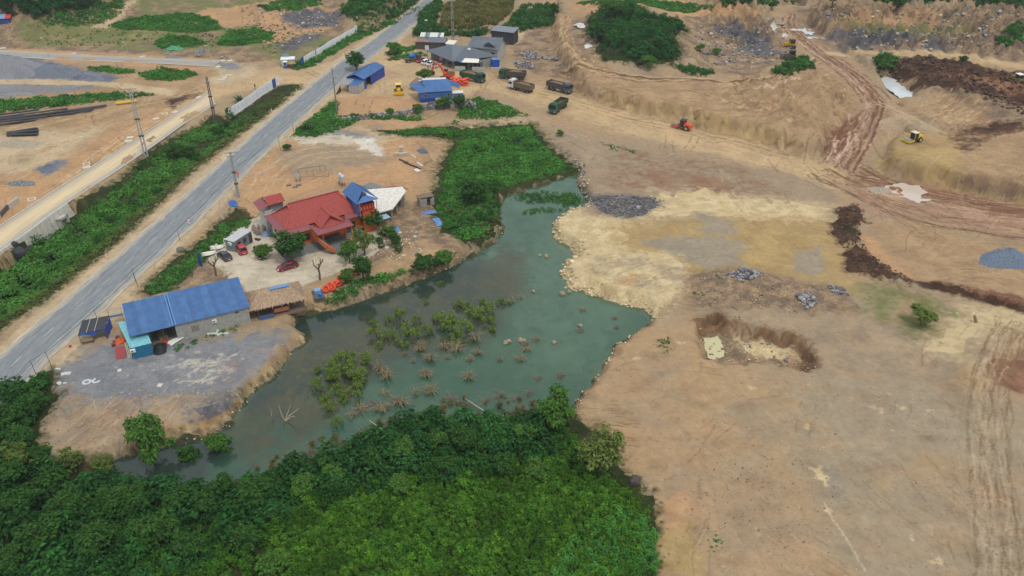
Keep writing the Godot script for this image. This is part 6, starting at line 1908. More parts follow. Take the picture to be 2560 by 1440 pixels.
func dump_truck(rear: Array, front: Array, cab: Color, bed: Color, loaded: bool, label: String):
	var o := place("dump_truck", rear, front, label, "truck")
	var dark := paint(c8(58, 56, 54), 0.8)
	var bm := paint(bed, 0.7, 0, 0.2, 0.6)
	var cm := paint(cab, 0.5, 0, 0.15, 0.6)
	part(o, "chassis", dark, [[-4.3, 0.75, -0.45, 3.6, 1.05, 0.45]])
	var st := mb()
	hexa(st, [Vector3(2.35, 0.7, 1.22), Vector3(2.35, 0.7, -1.22), Vector3(4.45, 0.7, -1.22), Vector3(4.45, 0.7, 1.22), Vector3(2.4, 3.1, 1.12), Vector3(2.4, 3.1, -1.12), Vector3(4.15, 3.1, -1.12), Vector3(4.15, 3.1, 1.12)])
	bx(st, 2.5, 3.1, -0.9, 3.6, 3.28, 0.9)
	var c := obj("cab", st, cm, o)
	var glass := paint(c8(36, 44, 52), 0.12)
	st = mb()
	quad(st, Vector3(4.37, 1.75, 1.05), Vector3(4.22, 2.85, 1.0), Vector3(4.22, 2.85, -1.0), Vector3(4.37, 1.75, -1.05))
	obj("windscreen", st, glass, c)
	for s in [-1, 1]:
		st = mb()
		box(st, Vector3(3.45, 2.2, s * 1.175), Vector3(1.1, 0.75, 0.06))
		obj("side_window", st, glass, c)
		part(c, "mirror", dark, [[4.25, 1.9, s * 1.3 - 0.08, 4.4, 2.6, s * 1.3 + 0.08]])
		part(c, "headlight", paint(c8(222, 222, 212), 0.2), [[4.44, 0.85, s * 0.95 - 0.18, 4.49, 1.05, s * 0.95 + 0.18]])
	part(c, "bumper", dark, [[4.4, 0.5, -1.2, 4.58, 0.8, 1.2]])
	# the tipping bed: floor, sides with ribs, head board, tailgate
	part(o, "bed_floor", bm, [[-4.5, 1.15, -1.2, 2.1, 1.3, 1.2]])
	for s in [-1, 1]:
		st = mb()
		bx(st, -4.5, 1.3, s * 1.2 - 0.04, 2.1, 2.7, s * 1.2 + 0.04)
		bx(st, -4.5, 2.62, s * 1.23 - 0.06, 2.1, 2.74, s * 1.23 + 0.06)
		for k in 7: bx(st, -4.4 + k * 1.05, 1.25, s * 1.27 - 0.05, -4.28 + k * 1.05, 2.65, s * 1.27 + 0.05)
		obj("bed_side", st, bm, o)
	part(o, "head_board", bm, [[2.02, 1.3, -1.16, 2.12, 3.0, 1.16], [2.1, 2.92, -1.1, 2.75, 3.02, 1.1]])
	part(o, "tailgate", bm, [[-4.55, 1.2, -1.16, -4.46, 2.65, 1.16]])
	if loaded:
		st = mb()
		mound(st, Vector3(-1.2, 2.2, 0), 3.3, 1.2, 0.75, 14, 4)
		obj("load", st, paint(c8(140, 116, 88), 0.95, 0, 0.3, 0.8), o)
	else: part(o, "load", paint(c8(104, 80, 62), 0.95, 0, 0.3, 0.8), [[-4.4, 1.3, -1.14, 2.0, 1.75, 1.14]])
	for x in [3.3, 1.75, -2.0, -3.35]:
		for s in [-1, 1]: wheel(o, Vector3(x, 0.52, s * 1.02), 0.52, 0.42, c8(128, 116, 104))
	part(o, "fuel_tank", paint(c8(170, 168, 164), 0.5), [[-0.6, 0.55, 0.7, 0.8, 1.05, 1.15]])

# A car body lofted through stations [x, sill, shoulder, roof, half width, half roof width].
func car(rear: Array, front: Array, kind: String, col: Color, label: String):
	var o := place("car", rear, front, label, "car")
	var suv := kind == "suv"
	var h := 1.72 if suv else 1.46
	var sh := 1.02 if suv else 0.9
	var body := [[-2.25, 0.42, 0.72, 0.7], [-2.15, 0.3, sh - 0.02, 0.82], [-1.2, 0.26, sh, 0.9], [0.0, 0.24, sh, 0.92], [0.9, 0.26, sh - 0.03, 0.9], [1.75, 0.3, sh - 0.12, 0.86], [2.2, 0.38, 0.66, 0.72]]
	var st := mb()
	for i in body.size() - 1:
		var a: Array = body[i]
		var b: Array = body[i + 1]
		for s in [-1, 1]:
			quad(st, Vector3(a[0], a[1], s * a[3] * 0.96), Vector3(a[0], (a[1] + a[2]) * 0.55, s * a[3]), Vector3(b[0], (b[1] + b[2]) * 0.55, s * b[3]), Vector3(b[0], b[1], s * b[3] * 0.96))
			quad(st, Vector3(a[0], (a[1] + a[2]) * 0.55, s * a[3]), Vector3(a[0], a[2], s * a[3] * 0.93), Vector3(b[0], b[2], s * b[3] * 0.93), Vector3(b[0], (b[1] + b[2]) * 0.55, s * b[3]))
		quad(st, Vector3(a[0], a[2], -a[3] * 0.93), Vector3(b[0], b[2], -b[3] * 0.93), Vector3(b[0], b[2], b[3] * 0.93), Vector3(a[0], a[2], a[3] * 0.93))
		quad(st, Vector3(a[0], a[1], a[3] * 0.96), Vector3(b[0], b[1], b[3] * 0.96), Vector3(b[0], b[1], -b[3] * 0.96), Vector3(a[0], a[1], -a[3] * 0.96))
	for e in [body[0], body[-1]]: quad(st, Vector3(e[0], e[1], -e[3]), Vector3(e[0], e[2], -e[3] * 0.93), Vector3(e[0], e[2], e[3] * 0.93), Vector3(e[0], e[1], e[3]))
	var pm := paint(col, 0.25)
	pm.clearcoat_enabled = true
	pm.clearcoat = 0.6
	var b0 := obj("body", st, pm, o)
	var rb := -2.05 if suv else -1.85
	var rt := -1.75 if suv else -1.05
	var ft := 0.35 if suv else 0.2
	var fb := 1.05
	st = mb()
	hexa(st, [Vector3(rt, h - 0.06, 0.62), Vector3(rt, h - 0.06, -0.62), Vector3(ft, h - 0.06, -0.62), Vector3(ft, h - 0.06, 0.62), Vector3(rt + 0.15, h, 0.55), Vector3(rt + 0.15, h, -0.55), Vector3(ft - 0.15, h, -0.55), Vector3(ft - 0.15, h, 0.55)])
	for s in [-1, 1]:
		for q in [[fb, ft], [-0.35, -0.35], [rb, rt]]: bar(st, Vector3(q[0], sh - 0.02, s * 0.83), Vector3(q[1], h - 0.04, s * 0.62), 0.08, 0.08)
	obj("roof", st, pm, o)
	var gl := paint(c8(26, 30, 36), 0.08)
	for s in [-1, 1]:
		st = mb()
		quad(st, Vector3(rb + 0.1, sh - 0.03, s * 0.84), Vector3(rt + 0.02, h - 0.06, s * 0.625), Vector3(ft - 0.02, h - 0.06, s * 0.625), Vector3(fb - 0.1, sh - 0.03, s * 0.84))
		obj("side_window", st, gl, o)
	st = mb()
	quad(st, Vector3(fb, sh - 0.06, 0.8), Vector3(ft, h - 0.05, 0.6), Vector3(ft, h - 0.05, -0.6), Vector3(fb, sh - 0.06, -0.8))
	obj("windscreen", st, gl, o)
	st = mb()
	quad(st, Vector3(rb, sh - 0.04, 0.8), Vector3(rt, h - 0.05, 0.6), Vector3(rt, h - 0.05, -0.6), Vector3(rb, sh - 0.04, -0.8))
	obj("rear_window", st, gl, o)
	for s in [-1, 1]:
		part(o, "headlight", paint(c8(226, 228, 224), 0.15), [[2.02, 0.56, s * 0.6 - 0.16, 2.24, 0.7, s * 0.6 + 0.16]])
		part(o, "tail_light", paint(c8(170, 30, 30), 0.25), [[-2.27, 0.62, s * 0.62 - 0.17, -2.12, 0.78, s * 0.62 + 0.17]])
		part(o, "mirror", pm, [[0.75, sh - 0.05, s * 0.98 - 0.09, 0.92, sh + 0.08, s * 0.98 + 0.09]])
		for x in [-1.35, 1.38]: wheel(o, Vector3(x, 0.33, s * 0.8), 0.33, 0.22, c8(176, 176, 178))
	part(o, "number_plate", paint(c8(228, 228, 222), 0.5), [[-2.29, 0.5, -0.25, -2.26, 0.6, 0.25]])

func track(o: Node, x0: float, x1: float, z: float, h: float, w: float):
	var st := mb()
	var prof := PackedVector2Array()
	for k in 9: prof.append(Vector2(x1 - h / 2 + cos(-PI / 2 + PI * k / 8.0) * h / 2, h / 2 + sin(-PI / 2 + PI * k / 8.0) * h / 2))
	for k in 9: prof.append(Vector2(x0 + h / 2 + cos(PI / 2 + PI * k / 8.0) * h / 2, h / 2 + sin(PI / 2 + PI * k / 8.0) * h / 2))
	for i in prof.size():
		var a := prof[i]
		var b := prof[(i + 1) % prof.size()]
		quad(st, Vector3(a.x, a.y, z - w / 2), Vector3(a.x, a.y, z + w / 2), Vector3(b.x, b.y, z + w / 2), Vector3(b.x, b.y, z - w / 2))
		for s in [-1, 1]: tri(st, Vector3((x0 + x1) / 2, h / 2, z + s * w / 2), Vector3(a.x, a.y, z + s * w / 2), Vector3(b.x, b.y, z + s * w / 2))
	obj("track", st, paint(c8(62, 56, 50), 0.9), o)

func dozer(rear: Array, front: Array, col: Color, roofc: Color, label: String):
	var o := place("bulldozer", rear, front, label, "bulldozer")
	var m := paint(col, 0.6, 0, 0.2, 0.6)
	for s in [-1, 1]: track(o, -2.0, 1.9, s * 1.05, 1.05, 0.6)
	var st := mb()
	hexa(st, [Vector3(0.2, 0.7, 0.62), Vector3(0.2, 0.7, -0.62), Vector3(2.1, 0.7, -0.55), Vector3(2.1, 0.7, 0.55), Vector3(0.2, 1.95, 0.58), Vector3(0.2, 1.95, -0.58), Vector3(2.05, 1.75, -0.5), Vector3(2.05, 1.75, 0.5)])
	obj("hood", st, m, o)
	part(o, "body", m, [[-2.0, 0.7, -0.7, 0.2, 1.6, 0.7]])
	part(o, "cab", paint(c8(40, 44, 46), 0.3), [[-1.5, 1.6, -0.72, 0.1, 2.75, 0.72]])
	part(o, "cab_roof", paint(roofc, 0.6), [[-1.75, 2.75, -0.9, 0.3, 2.9, 0.9]])
	for q in [[-1.55, 0.76], [-1.55, -0.76], [0.12, 0.76], [0.12, -0.76]]: part(o, "cab_post", m, [[q[0] - 0.06, 1.6, q[1] - 0.05, q[0] + 0.06, 2.75, q[1] + 0.05]])
	st = mb()
	for k in 5:
		var a := -0.5 + k * 0.25
		var b := -0.25 + k * 0.25
		quad(st, Vector3(2.75 - a * a * 0.5, 0.65 + a, -1.65), Vector3(2.75 - b * b * 0.5, 0.65 + b, -1.65), Vector3(2.75 - b * b * 0.5, 0.65 + b, 1.65), Vector3(2.75 - a * a * 0.5, 0.65 + a, 1.65))
	bx(st, 2.5, 0.25, -1.6, 2.62, 1.3, 1.6)
	obj("blade", st, m, o)
	st = mb()
	for s in [-1, 1]: bar(st, Vector3(-0.3, 0.55, s * 1.42), Vector3(2.55, 0.5, s * 1.42), 0.14, 0.22)
	obj("push_arm", st, m, o).set_meta("kind", "stuff")
	st = mb()
	tube(st, [Vector3(1.2, 1.8, 0.25), Vector3(1.2, 2.6, 0.25)], 0.07, 6)
	obj("exhaust", st, paint(c8(60, 58, 56), 0.8), o)

func roller(rear: Array, front: Array, col: Color, cabc: Color, label: String):
	var o := place("road_roller", rear, front, label, "roller")
	var m := paint(col, 0.5, 0, 0.12, 0.6)
	var st := mb()
	lathe(st, [[0.0, -1.05], [0.75, -1.05], [0.78, -1.0], [0.78, 1.0], [0.75, 1.05], [0.0, 1.05]], 20, Basis(Vector3.RIGHT, PI / 2), Vector3(1.9, 0.78, 0))
	obj("drum", st, paint(c8(150, 146, 138), 0.5, 0.3), o)
	part(o, "drum_frame", m, [[0.7, 0.7, -1.25, 3.0, 1.05, -1.1], [0.7, 0.7, 1.1, 3.0, 1.05, 1.25], [2.85, 0.7, -1.1, 3.0, 1.05, 1.1], [0.7, 0.7, -1.1, 0.9, 1.05, 1.1]])
	st = mb()
	hexa(st, [Vector3(-3.0, 0.8, 0.85), Vector3(-3.0, 0.8, -0.85), Vector3(-0.9, 0.8, -0.85), Vector3(-0.9, 0.8, 0.85), Vector3(-2.8, 1.75, 0.7), Vector3(-2.8, 1.75, -0.7), Vector3(-0.9, 1.95, -0.7), Vector3(-0.9, 1.95, 0.7)])
	obj("engine_hood", st, m, o)
	part(o, "platform", paint(c8(60, 60, 60), 0.7), [[-1.0, 0.75, -0.9, 0.6, 1.1, 0.9]])
	part(o, "cab", paint(c8(34, 40, 46), 0.15), [[-0.9, 1.1, -0.75, 0.4, 2.7, 0.75]])
	part(o, "cab_roof", paint(cabc, 0.6), [[-1.05, 2.7, -0.9, 0.55, 2.86, 0.9]])
	for q in [[-0.9, 0.76], [-0.9, -0.76], [0.4, 0.76], [0.4, -0.76]]: part(o, "cab_post", m, [[q[0] - 0.05, 1.1, q[1] - 0.05, q[0] + 0.05, 2.7, q[1] + 0.05]])
	for s in [-1, 1]: wheel(o, Vector3(-1.7, 0.75, s * 0.85), 0.75, 0.55, c8(210, 190, 120))

func vehicles():
	var grn := c8(44, 92, 70)
	dump_truck([1372, 222], [1426, 236], c8(92, 96, 108), c8(84, 82, 80), true, "loaded dark grey dump truck on the haul road")
	dump_truck([1158, 199], [1206, 207], grn, c8(52, 96, 66), true, "green dump truck with green bed parked behind the orange floats")
	dump_truck([1304, 200], [1258, 196], grn, c8(84, 78, 68), true, "green cabbed dump truck with muddy loaded bed behind the white cab")
	dump_truck([1326, 232], [1280, 221], c8(222, 224, 222), c8(120, 108, 92), true, "white cabbed dump truck with dusty loaded bed")
	dump_truck([1412, 265], [1378, 288], c8(44, 98, 74), c8(58, 84, 62), false, "green dump truck with empty bed standing alone below the haul road")
	roller([1722, 328], [1687, 319], c8(222, 84, 46), c8(52, 56, 60), "orange single drum roller at the foot of the cut bank")
	roller([2296, 350], [2266, 358], c8(222, 188, 40), c8(210, 204, 180), "yellow single drum roller on the tan terrace")
	dozer([1981, 119], [1966, 119], c8(200, 152, 48), c8(52, 52, 52), "yellow bulldozer beside the far haul road")
	dozer([1984, 148], [1962, 148], c8(110, 98, 88), c8(56, 54, 52), "muddy brown bulldozer next to the yellow bulldozer")
	dozer([2552, 206], [2528, 204], c8(150, 126, 72), c8(228, 228, 224), "bulldozer with white canopy on the red soil track")
	dozer([996, 226], [998, 242], c8(222, 176, 40), c8(232, 200, 90), "bright yellow bulldozer in the sandy yard between the blue sheds")
	car([574, 654], [550, 637], "sedan", c8(44, 48, 56), "black sedan parked near the white swan boats")
	car([609, 637], [597, 622], "suv", c8(178, 50, 66), "red hatchback parked beside the grey container office")
	car([646, 632], [656, 650], "suv", c8(32, 38, 48), "dark blue black car parked beside the leafy planter")
	car([740, 668], [699, 680], "sedan", c8(128, 26, 46), "maroon sedan parked under the dense round tree")
	car([1056, 164], [1080, 156], "suv", c8(232, 234, 236), "large white car parked beside the small red car")
	car([1068, 168], [1090, 159], "sedan", c8(226, 230, 234), "white car parked between the two other white cars")
	car([1081, 172], [1101, 163], "sedan", c8(206, 212, 218), "silver white sedan parked closest to the shed's posts")
	car([1046, 158], [1062, 151], "sedan", c8(168, 40, 54), "small red car parked between the tank truck and white cars")
	# tank truck
	var t := place("tank_truck", [1024, 156], [1042, 154], "dark truck carrying a bright blue tank beside the red car", "truck")
	part(t, "chassis", paint(c8(56, 56, 56), 0.8), [[-2.8, 0.6, -0.8, 2.8, 0.95, 0.8]])
	var st := mb()
	hexa(st, [Vector3(1.2, 0.9, 0.95), Vector3(1.2, 0.9, -0.95), Vector3(2.9, 0.9, -0.95), Vector3(2.9, 0.9, 0.95), Vector3(1.25, 2.4, 0.9), Vector3(1.25, 2.4, -0.9), Vector3(2.6, 2.4, -0.9), Vector3(2.6, 2.4, 0.9)])
	var cb := obj("cab", st, paint(c8(62, 68, 72), 0.6), t)
	part(cb, "windscreen", paint(c8(30, 36, 42), 0.15), [[2.7, 1.5, -0.8, 2.84, 2.2, 0.8]])
	part(t, "bed", paint(c8(84, 88, 86), 0.8), [[-2.8, 0.95, -0.95, 1.1, 1.4, 0.95]])
	st = mb()
	lathe(st, [[0.0, -1.0], [0.7, -0.95], [0.85, -0.6], [0.85, 0.6], [0.7, 0.95], [0.0, 1.0]], 14, Basis(Vector3.FORWARD, PI / 2), Vector3(-0.4, 2.2, 0))
	obj("tank", st, paint(c8(40, 104, 186), 0.4), t)
	for x in [-1.9, 1.9]:
		for s in [-1, 1]: wheel(t, Vector3(x, 0.48, s * 0.85), 0.48, 0.35)
	# excavator
	var e := place("excavator", [1125, 198], [1108, 195], "orange tracked excavator with raised arm behind the blue house", "excavator")
	var om := paint(c8(216, 88, 44), 0.5, 0, 0.12, 0.6)
	for s in [-1, 1]: track(e, -1.9, 1.9, s * 1.05, 0.85, 0.55)
	part(e, "house", om, [[-2.4, 1.05, -1.3, 0.4, 2.2, 1.3], [-2.6, 1.1, -1.2, -2.4, 2.1, 1.2]])
	part(e, "counterweight", paint(c8(80, 78, 76), 0.7), [[-2.5, 2.2, -1.1, -0.6, 2.45, 1.1]])
	part(e, "cab", paint(c8(36, 40, 44), 0.2), [[0.0, 1.2, 0.35, 1.5, 2.9, 1.3]])
	part(e, "turntable", paint(c8(60, 58, 56), 0.8), [[-0.9, 0.75, -0.9, 0.9, 1.05, 0.9]])
	st = mb()
	bar(st, Vector3(0.4, 1.6, -0.2), Vector3(2.2, 4.3, -0.2), 0.5, 0.55)
	bar(st, Vector3(2.1, 4.2, -0.2), Vector3(4.6, 5.0, -0.2), 0.45, 0.5)
	obj("boom", st, om, e)
	st = mb()
	bar(st, Vector3(4.4, 5.3, -0.2), Vector3(5.2, 1.9, -0.2), 0.4, 0.45)
	obj("arm", st, om, e)
	st = mb()
	bx(st, 4.6, 0.7, -0.75, 5.5, 0.9, 0.35)
	bx(st, 5.4, 0.8, -0.75, 5.6, 1.9, 0.35)
	bx(st, 4.6, 0.8, -0.75, 5.5, 1.7, -0.67)
	bx(st, 4.6, 0.8, 0.27, 5.5, 1.7, 0.35)
	obj("bucket", st, paint(c8(66, 62, 58), 0.8), e)

# ---------------------------------------------------------------- poles and wires
func power_pole(px: Array, h: float, twin: float, col: Color, arms: Array, label: String):
	var p := G(px[0], px[1])
	var o := thing("power_pole", p, 0.25, label, "pole")
	var m := paint(col, 0.9, 0, 0.15, 0.3)
	for s in ([-1, 1] if twin > 0 else [0]):
		var st := mb()
		tube(st, [Vector3(s * twin, -0.5, 0), Vector3(s * twin * 0.6, h, 0)], [0.21, 0.13], 8)
		obj("shaft", st, m, o)
	if twin > 0:
		for f in [0.3, 0.55]: part(o, "clamp", paint(c8(60, 60, 60), 0.8), [[-twin - 0.25, h * f, -0.25, twin + 0.25, h * f + 0.3, 0.25]])
	for a in arms:
		var st := mb()
		bar(st, Vector3(-a[1], h * a[0], 0), Vector3(a[1], h * a[0], 0), 0.12, 0.14)
		var arm := obj("cross_arm", st, paint(c8(140, 142, 142), 0.7), o)
		for x in [-1.0, 0.0, 1.0]:
			st = mb()
			lathe(st, [[0.05, 0.0], [0.14, 0.06], [0.1, 0.14], [0.14, 0.22], [0.09, 0.34], [0.0, 0.38]], 8, Basis(), Vector3(x * a[1] * 0.92, h * a[0] + 0.06, 0))
			obj("insulator", st, paint(c8(196, 196, 192), 0.3), arm)

func poles():
	var pale := c8(170, 172, 172)
	power_pole([366, 392], 18.6, 0.42, c8(176, 182, 186), [[0.99, 1.6], [0.9, 1.3]], "tall pale twin shaft concrete pole beside the dusty side road")
	power_pole([538, 305], 13.4, 0.3, c8(104, 98, 92), [[0.88, 0.8]], "dark twin shaft pole standing in brush near the hoarding")
	power_pole([597, 495], 11.8, 0.22, pale, [[0.98, 1.4], [0.9, 1.0]], "grey power pole with cross arms on the bare yard's corner")
	power_pole([843, 284], 13.8, 0.0, c8(132, 128, 120), [[0.95, 0.7], [0.8, 1.3], [0.7, 0.8]], "concrete pole with three cross arms beside the grey shelter")
	power_pole([1133, 112], 16.2, 0.35, c8(150, 152, 152), [[0.97, 1.2]], "tall twin pole behind the open repair shed")
	power_pole([792, 154], 14.0, 0.0, c8(150, 148, 142), [[0.95, 1.1]], "slender pole behind the long white hoarding")
	for i in 5:
		var q: Array = [[124, 147], [327, 158], [530, 167], [571, 196], [230, 408]][i]
		var o := thing("lamp_post", G(q[0], q[1]), 0.0, "thin grey street lamp post beside a kerb of the estate roads", "lamp post", "street lamps along the estate roads")
		var st := mb()
		tube(st, [Vector3(0, -0.2, 0), Vector3(0, 6.8, 0), Vector3(-0.5, 7.3, 0.1)], [0.08, 0.06, 0.04], 6)
		obj("post", st, paint(c8(176, 178, 178), 0.5), o)
		part(o, "lamp_head", paint(c8(206, 208, 208), 0.4), [[-1.15, 7.28, -0.08, -0.45, 7.4, 0.28]])
	var l := thing("lamp_post", G(1069, 122), 0.0, "tall dark lamp post with white lamp before the roadside shop", "lamp post")
	var s2 := mb()
	tube(s2, [Vector3(0, -0.2, 0), Vector3(0, 10.2, 0)], [0.12, 0.08], 6)
	obj("post", s2, paint(c8(70, 70, 72), 0.6), l)
	part(l, "lamp_head", paint(c8(226, 228, 228), 0.4), [[-0.5, 10.2, -0.3, 0.5, 10.4, 0.3]])
	# bamboo sticks that carry a sagging cable along the road
	var tops := []
	for i in 10:
		var q: Array = [[93, 942, 3.2], [131, 922, 3.4], [249, 813, 3.4], [341, 708, 3.2], [346, 720, 3.4], [451, 602, 2.8], [597, 445, 3.0], [702, 378, 4.2], [735, 331, 3.0], [910, 156, 3.0]][i]
		var o := thing("wire_stick", G(q[0], q[1]), 0.0, "thin leaning wooden stick holding the roadside cable", "post", "wooden sticks holding the roadside cable")
		var st := mb()
		tube(st, [Vector3(0, -0.2, 0), Vector3(-0.15, q[2], 0.05)], [0.06, 0.04], 5)
		obj("stick", st, paint(c8(92, 84, 76), 0.9), o)
		tops.append(o.position + Vector3(-0.15, q[2], 0.05))
	var c := thing("cable", Vector3.ZERO, 0.0, "dark sagging cable strung between sticks beside the highway", "cable")
	tops.insert(0, tops[0] + Vector3(-2.0, 0.3, 18.0))
	for i in tops.size() - 1:
		if i == 4: continue
		var a: Vector3 = tops[i]
		var b: Vector3 = tops[i + 1] if i != 3 else tops[5]
		var pts := []
		for k in 9: pts.append(a.lerp(b, k / 8.0) - Vector3(0, sin(PI * k / 8.0) * a.distance_to(b) * 0.02, 0))
		var st := mb()
		tube(st, pts, 0.035, 4, false)
		obj("span", st, paint(c8(44, 46, 50), 0.7), c)
	# white marker posts on the road edge
	var mp: Node3D
	for q in [[1050, 15], [1024, 28], [1001, 40], [979, 54], [955, 69], [933, 85], [905, 104], [885, 118], [859, 137], [840, 152], [741, 228], [711, 252], [679, 279], [530, 409], [485, 452], [437, 493], [327, 589], [266, 643]]:
		if mp == null:
			mp = thing("marker_post", G(q[0], q[1]), 0.0, "short white marker post on the highway's grassy edge", "marker post", "marker posts along the highway")
			part(mp, "post", paint(c8(226, 224, 216), 0.8), [[-0.09, -0.1, -0.09, 0.09, 0.75, 0.09]])
			part(mp, "cap", paint(c8(178, 92, 70), 0.8), [[-0.1, 0.75, -0.1, 0.1, 0.92, 0.1]])
		else: copy(mp, G(q[0], q[1]), 0.0)

# ---------------------------------------------------------------- people
func people():
	person([474, 563], c8(226, 196, 196), c8(228, 226, 222), "person in pale pink top and white trousers walking on the highway", 0.5)
	person([1070, 178], c8(168, 58, 44), c8(96, 44, 40), "person in red clothes standing before the parked white cars", 2.0)
	person([638, 222], c8(38, 38, 42), c8(34, 34, 38), "person in dark clothes at the sandy road junction", 1.0)

func person(px: Array, top: Color, legs: Color, label: String, turn: float):
	var o := thing("person", G(px[0], px[1]), turn, label, "person")
	var st := mb()
	st.set_smooth_group(0)
	# legs, trunk, arms and head as one figure, limbs tapering, mid stride
	var col := func(c: Color): st.set_color(c.srgb_to_linear())
	col.call(legs)
	tube(st, [Vector3(-0.09, 0.9, 0), Vector3(-0.1, 0.5, 0.1), Vector3(-0.1, 0.07, 0.02)], [0.09, 0.065, 0.045], 7)
	tube(st, [Vector3(0.09, 0.9, 0), Vector3(0.1, 0.5, 0.02), Vector3(0.1, 0.07, -0.18)], [0.09, 0.065, 0.045], 7)
	col.call(c8(50, 46, 44))
	tube(st, [Vector3(-0.1, 0.05, -0.04), Vector3(-0.1, 0.04, 0.2)], [0.05, 0.04], 6)
	tube(st, [Vector3(0.1, 0.05, -0.24), Vector3(0.1, 0.04, 0.0)], [0.05, 0.04], 6)
	col.call(top)
	tube(st, [Vector3(0, 0.84, 0), Vector3(0, 1.05, 0), Vector3(0, 1.3, 0), Vector3(0, 1.42, 0), Vector3(0, 1.47, 0)], [0.15, 0.145, 0.18, 0.14, 0.06], 9)
	tube(st, [Vector3(-0.17, 1.38, 0), Vector3(-0.24, 1.1, -0.05), Vector3(-0.22, 0.86, 0.08)], [0.06, 0.045, 0.035], 6)
	tube(st, [Vector3(0.17, 1.38, 0), Vector3(0.24, 1.1, 0.05), Vector3(0.22, 0.88, 0.16)], [0.06, 0.045, 0.035], 6)
	col.call(c8(190, 146, 120))
	tube(st, [Vector3(0, 1.44, 0), Vector3(0, 1.52, 0.01)], 0.05, 7)
	lathe(st, [[0.0, -0.11], [0.06, -0.09], [0.085, 0.0], [0.08, 0.07], [0.045, 0.11], [0.0, 0.12]], 10, Basis(), Vector3(0, 1.6, 0.01))
	for s in [-1, 1]:
		tube(st, [Vector3(s * 0.22, 0.87, 0.08 if s < 0 else 0.16), Vector3(s * 0.21, 0.76, 0.11 if s < 0 else 0.2)], [0.035, 0.025], 6)
		tube(st, [Vector3(s * 0.2, 0.83, 0.12), Vector3(s * 0.18, 0.77, 0.16)], [0.014, 0.01], 5)
	tube(st, [Vector3(0, 1.6, 0.085), Vector3(0, 1.57, 0.115)], [0.012, 0.018], 5)
	var m := StandardMaterial3D.new()
	m.vertex_color_use_as_albedo = true
	m.roughness = 0.85
	obj("body", st, m, o)
	st = mb()
	lathe(st, [[0.088, -0.02], [0.095, 0.04], [0.08, 0.1], [0.04, 0.13], [0.0, 0.135]], 10, Basis(Vector3.RIGHT, -0.25), Vector3(0, 1.6, 0.0))
	obj("hair", st, paint(c8(34, 28, 26), 0.8), o)

# ---------------------------------------------------------------- loose things
func heap(px: Array, rx: float, rz: float, h: float, c: Color, label: String, called := "gravel_heap", category := "heap", grain := 0.25):
	var p := G(px[0], px[1])
	var o := thing(called, p - Vector3(0, 0.15, 0), 0.0, label, category)
	var st := mb()
	var n := 26
	var rings := 9
	var pts := []
	var sd := p.x * 0.37
	for j in rings + 1:
		var f := float(j) / rings
		var ring := []
		for k in n:
			var a := TAU * k / n
			var w := 1.0 + 0.18 * fbm(cos(a) * 1.3 + sd, sin(a) * 1.3 + p.z)
			var y := h * pow(sin(f * PI * 0.5), 1.25) * (1.0 + 0.12 * n2(a * 2.0 + sd, f * 3.0)) + 0.06 * h * n2(a * 5.0, f * 9.0 + sd)
			var vx := cos(a) * rx * (1.0 - f) * w
			var vz := sin(a) * rz * (1.0 - f) * w
			ring.append(Vector3(vx, y + (hgt(p.x + vx, p.z + vz) - p.y), vz))
		pts.append(ring)
	st.set_smooth_group(0)
	for j in rings:
		for k in n:
			var q := (k + 1) % n
			quad(st, pts[j][k], pts[j + 1][k], pts[j + 1][q], pts[j][q])
	obj("pile", st, paint(c, 0.95, 0, grain, 0.35), o)

func flat_piece(called: String, px: Array, w: float, d: float, h: float, turn: float, c: Color, label: String, category: String, group := ""):
	var o := thing(called, G(px[0], px[1]), turn, label, category, group)
	part(o, "piece", paint(c, 0.8, 0, 0.15, 0.5), [[-w / 2, -0.05, -d / 2, w / 2, h, d / 2]])
	return o

func crumpled(called: String, px: Array, rx: float, rz: float, h: float, c: Color, label: String, category := "tarpaulin"):
	var o := thing(called, G(px[0], px[1]), rr(0, 3), label, category)
	var st := mb()
	var n := 10
	for j in n:
		for i in n:
			var f := func(u: int, v: int):
				var x := (u / float(n) - 0.5) * 2.0
				var z := (v / float(n) - 0.5) * 2.0
				var e := clampf(1.2 - x * x - z * z, 0, 1)
				return Vector3(x * rx * (1.0 + 0.2 * n2(u * 0.9 + px[0], v * 0.9)), h * e * (0.5 + 0.5 * absf(n2(u * 0.7 + px[0], v * 0.7 + px[1]) * 2.0)) + 0.03, z * rz * (1.0 + 0.2 * n2(v * 0.9 + px[1], u * 0.9)))
			quad(st, f.call(i, j), f.call(i, j + 1), f.call(i + 1, j + 1), f.call(i + 1, j))
	obj("cloth", st, paint(c, 0.6), o)

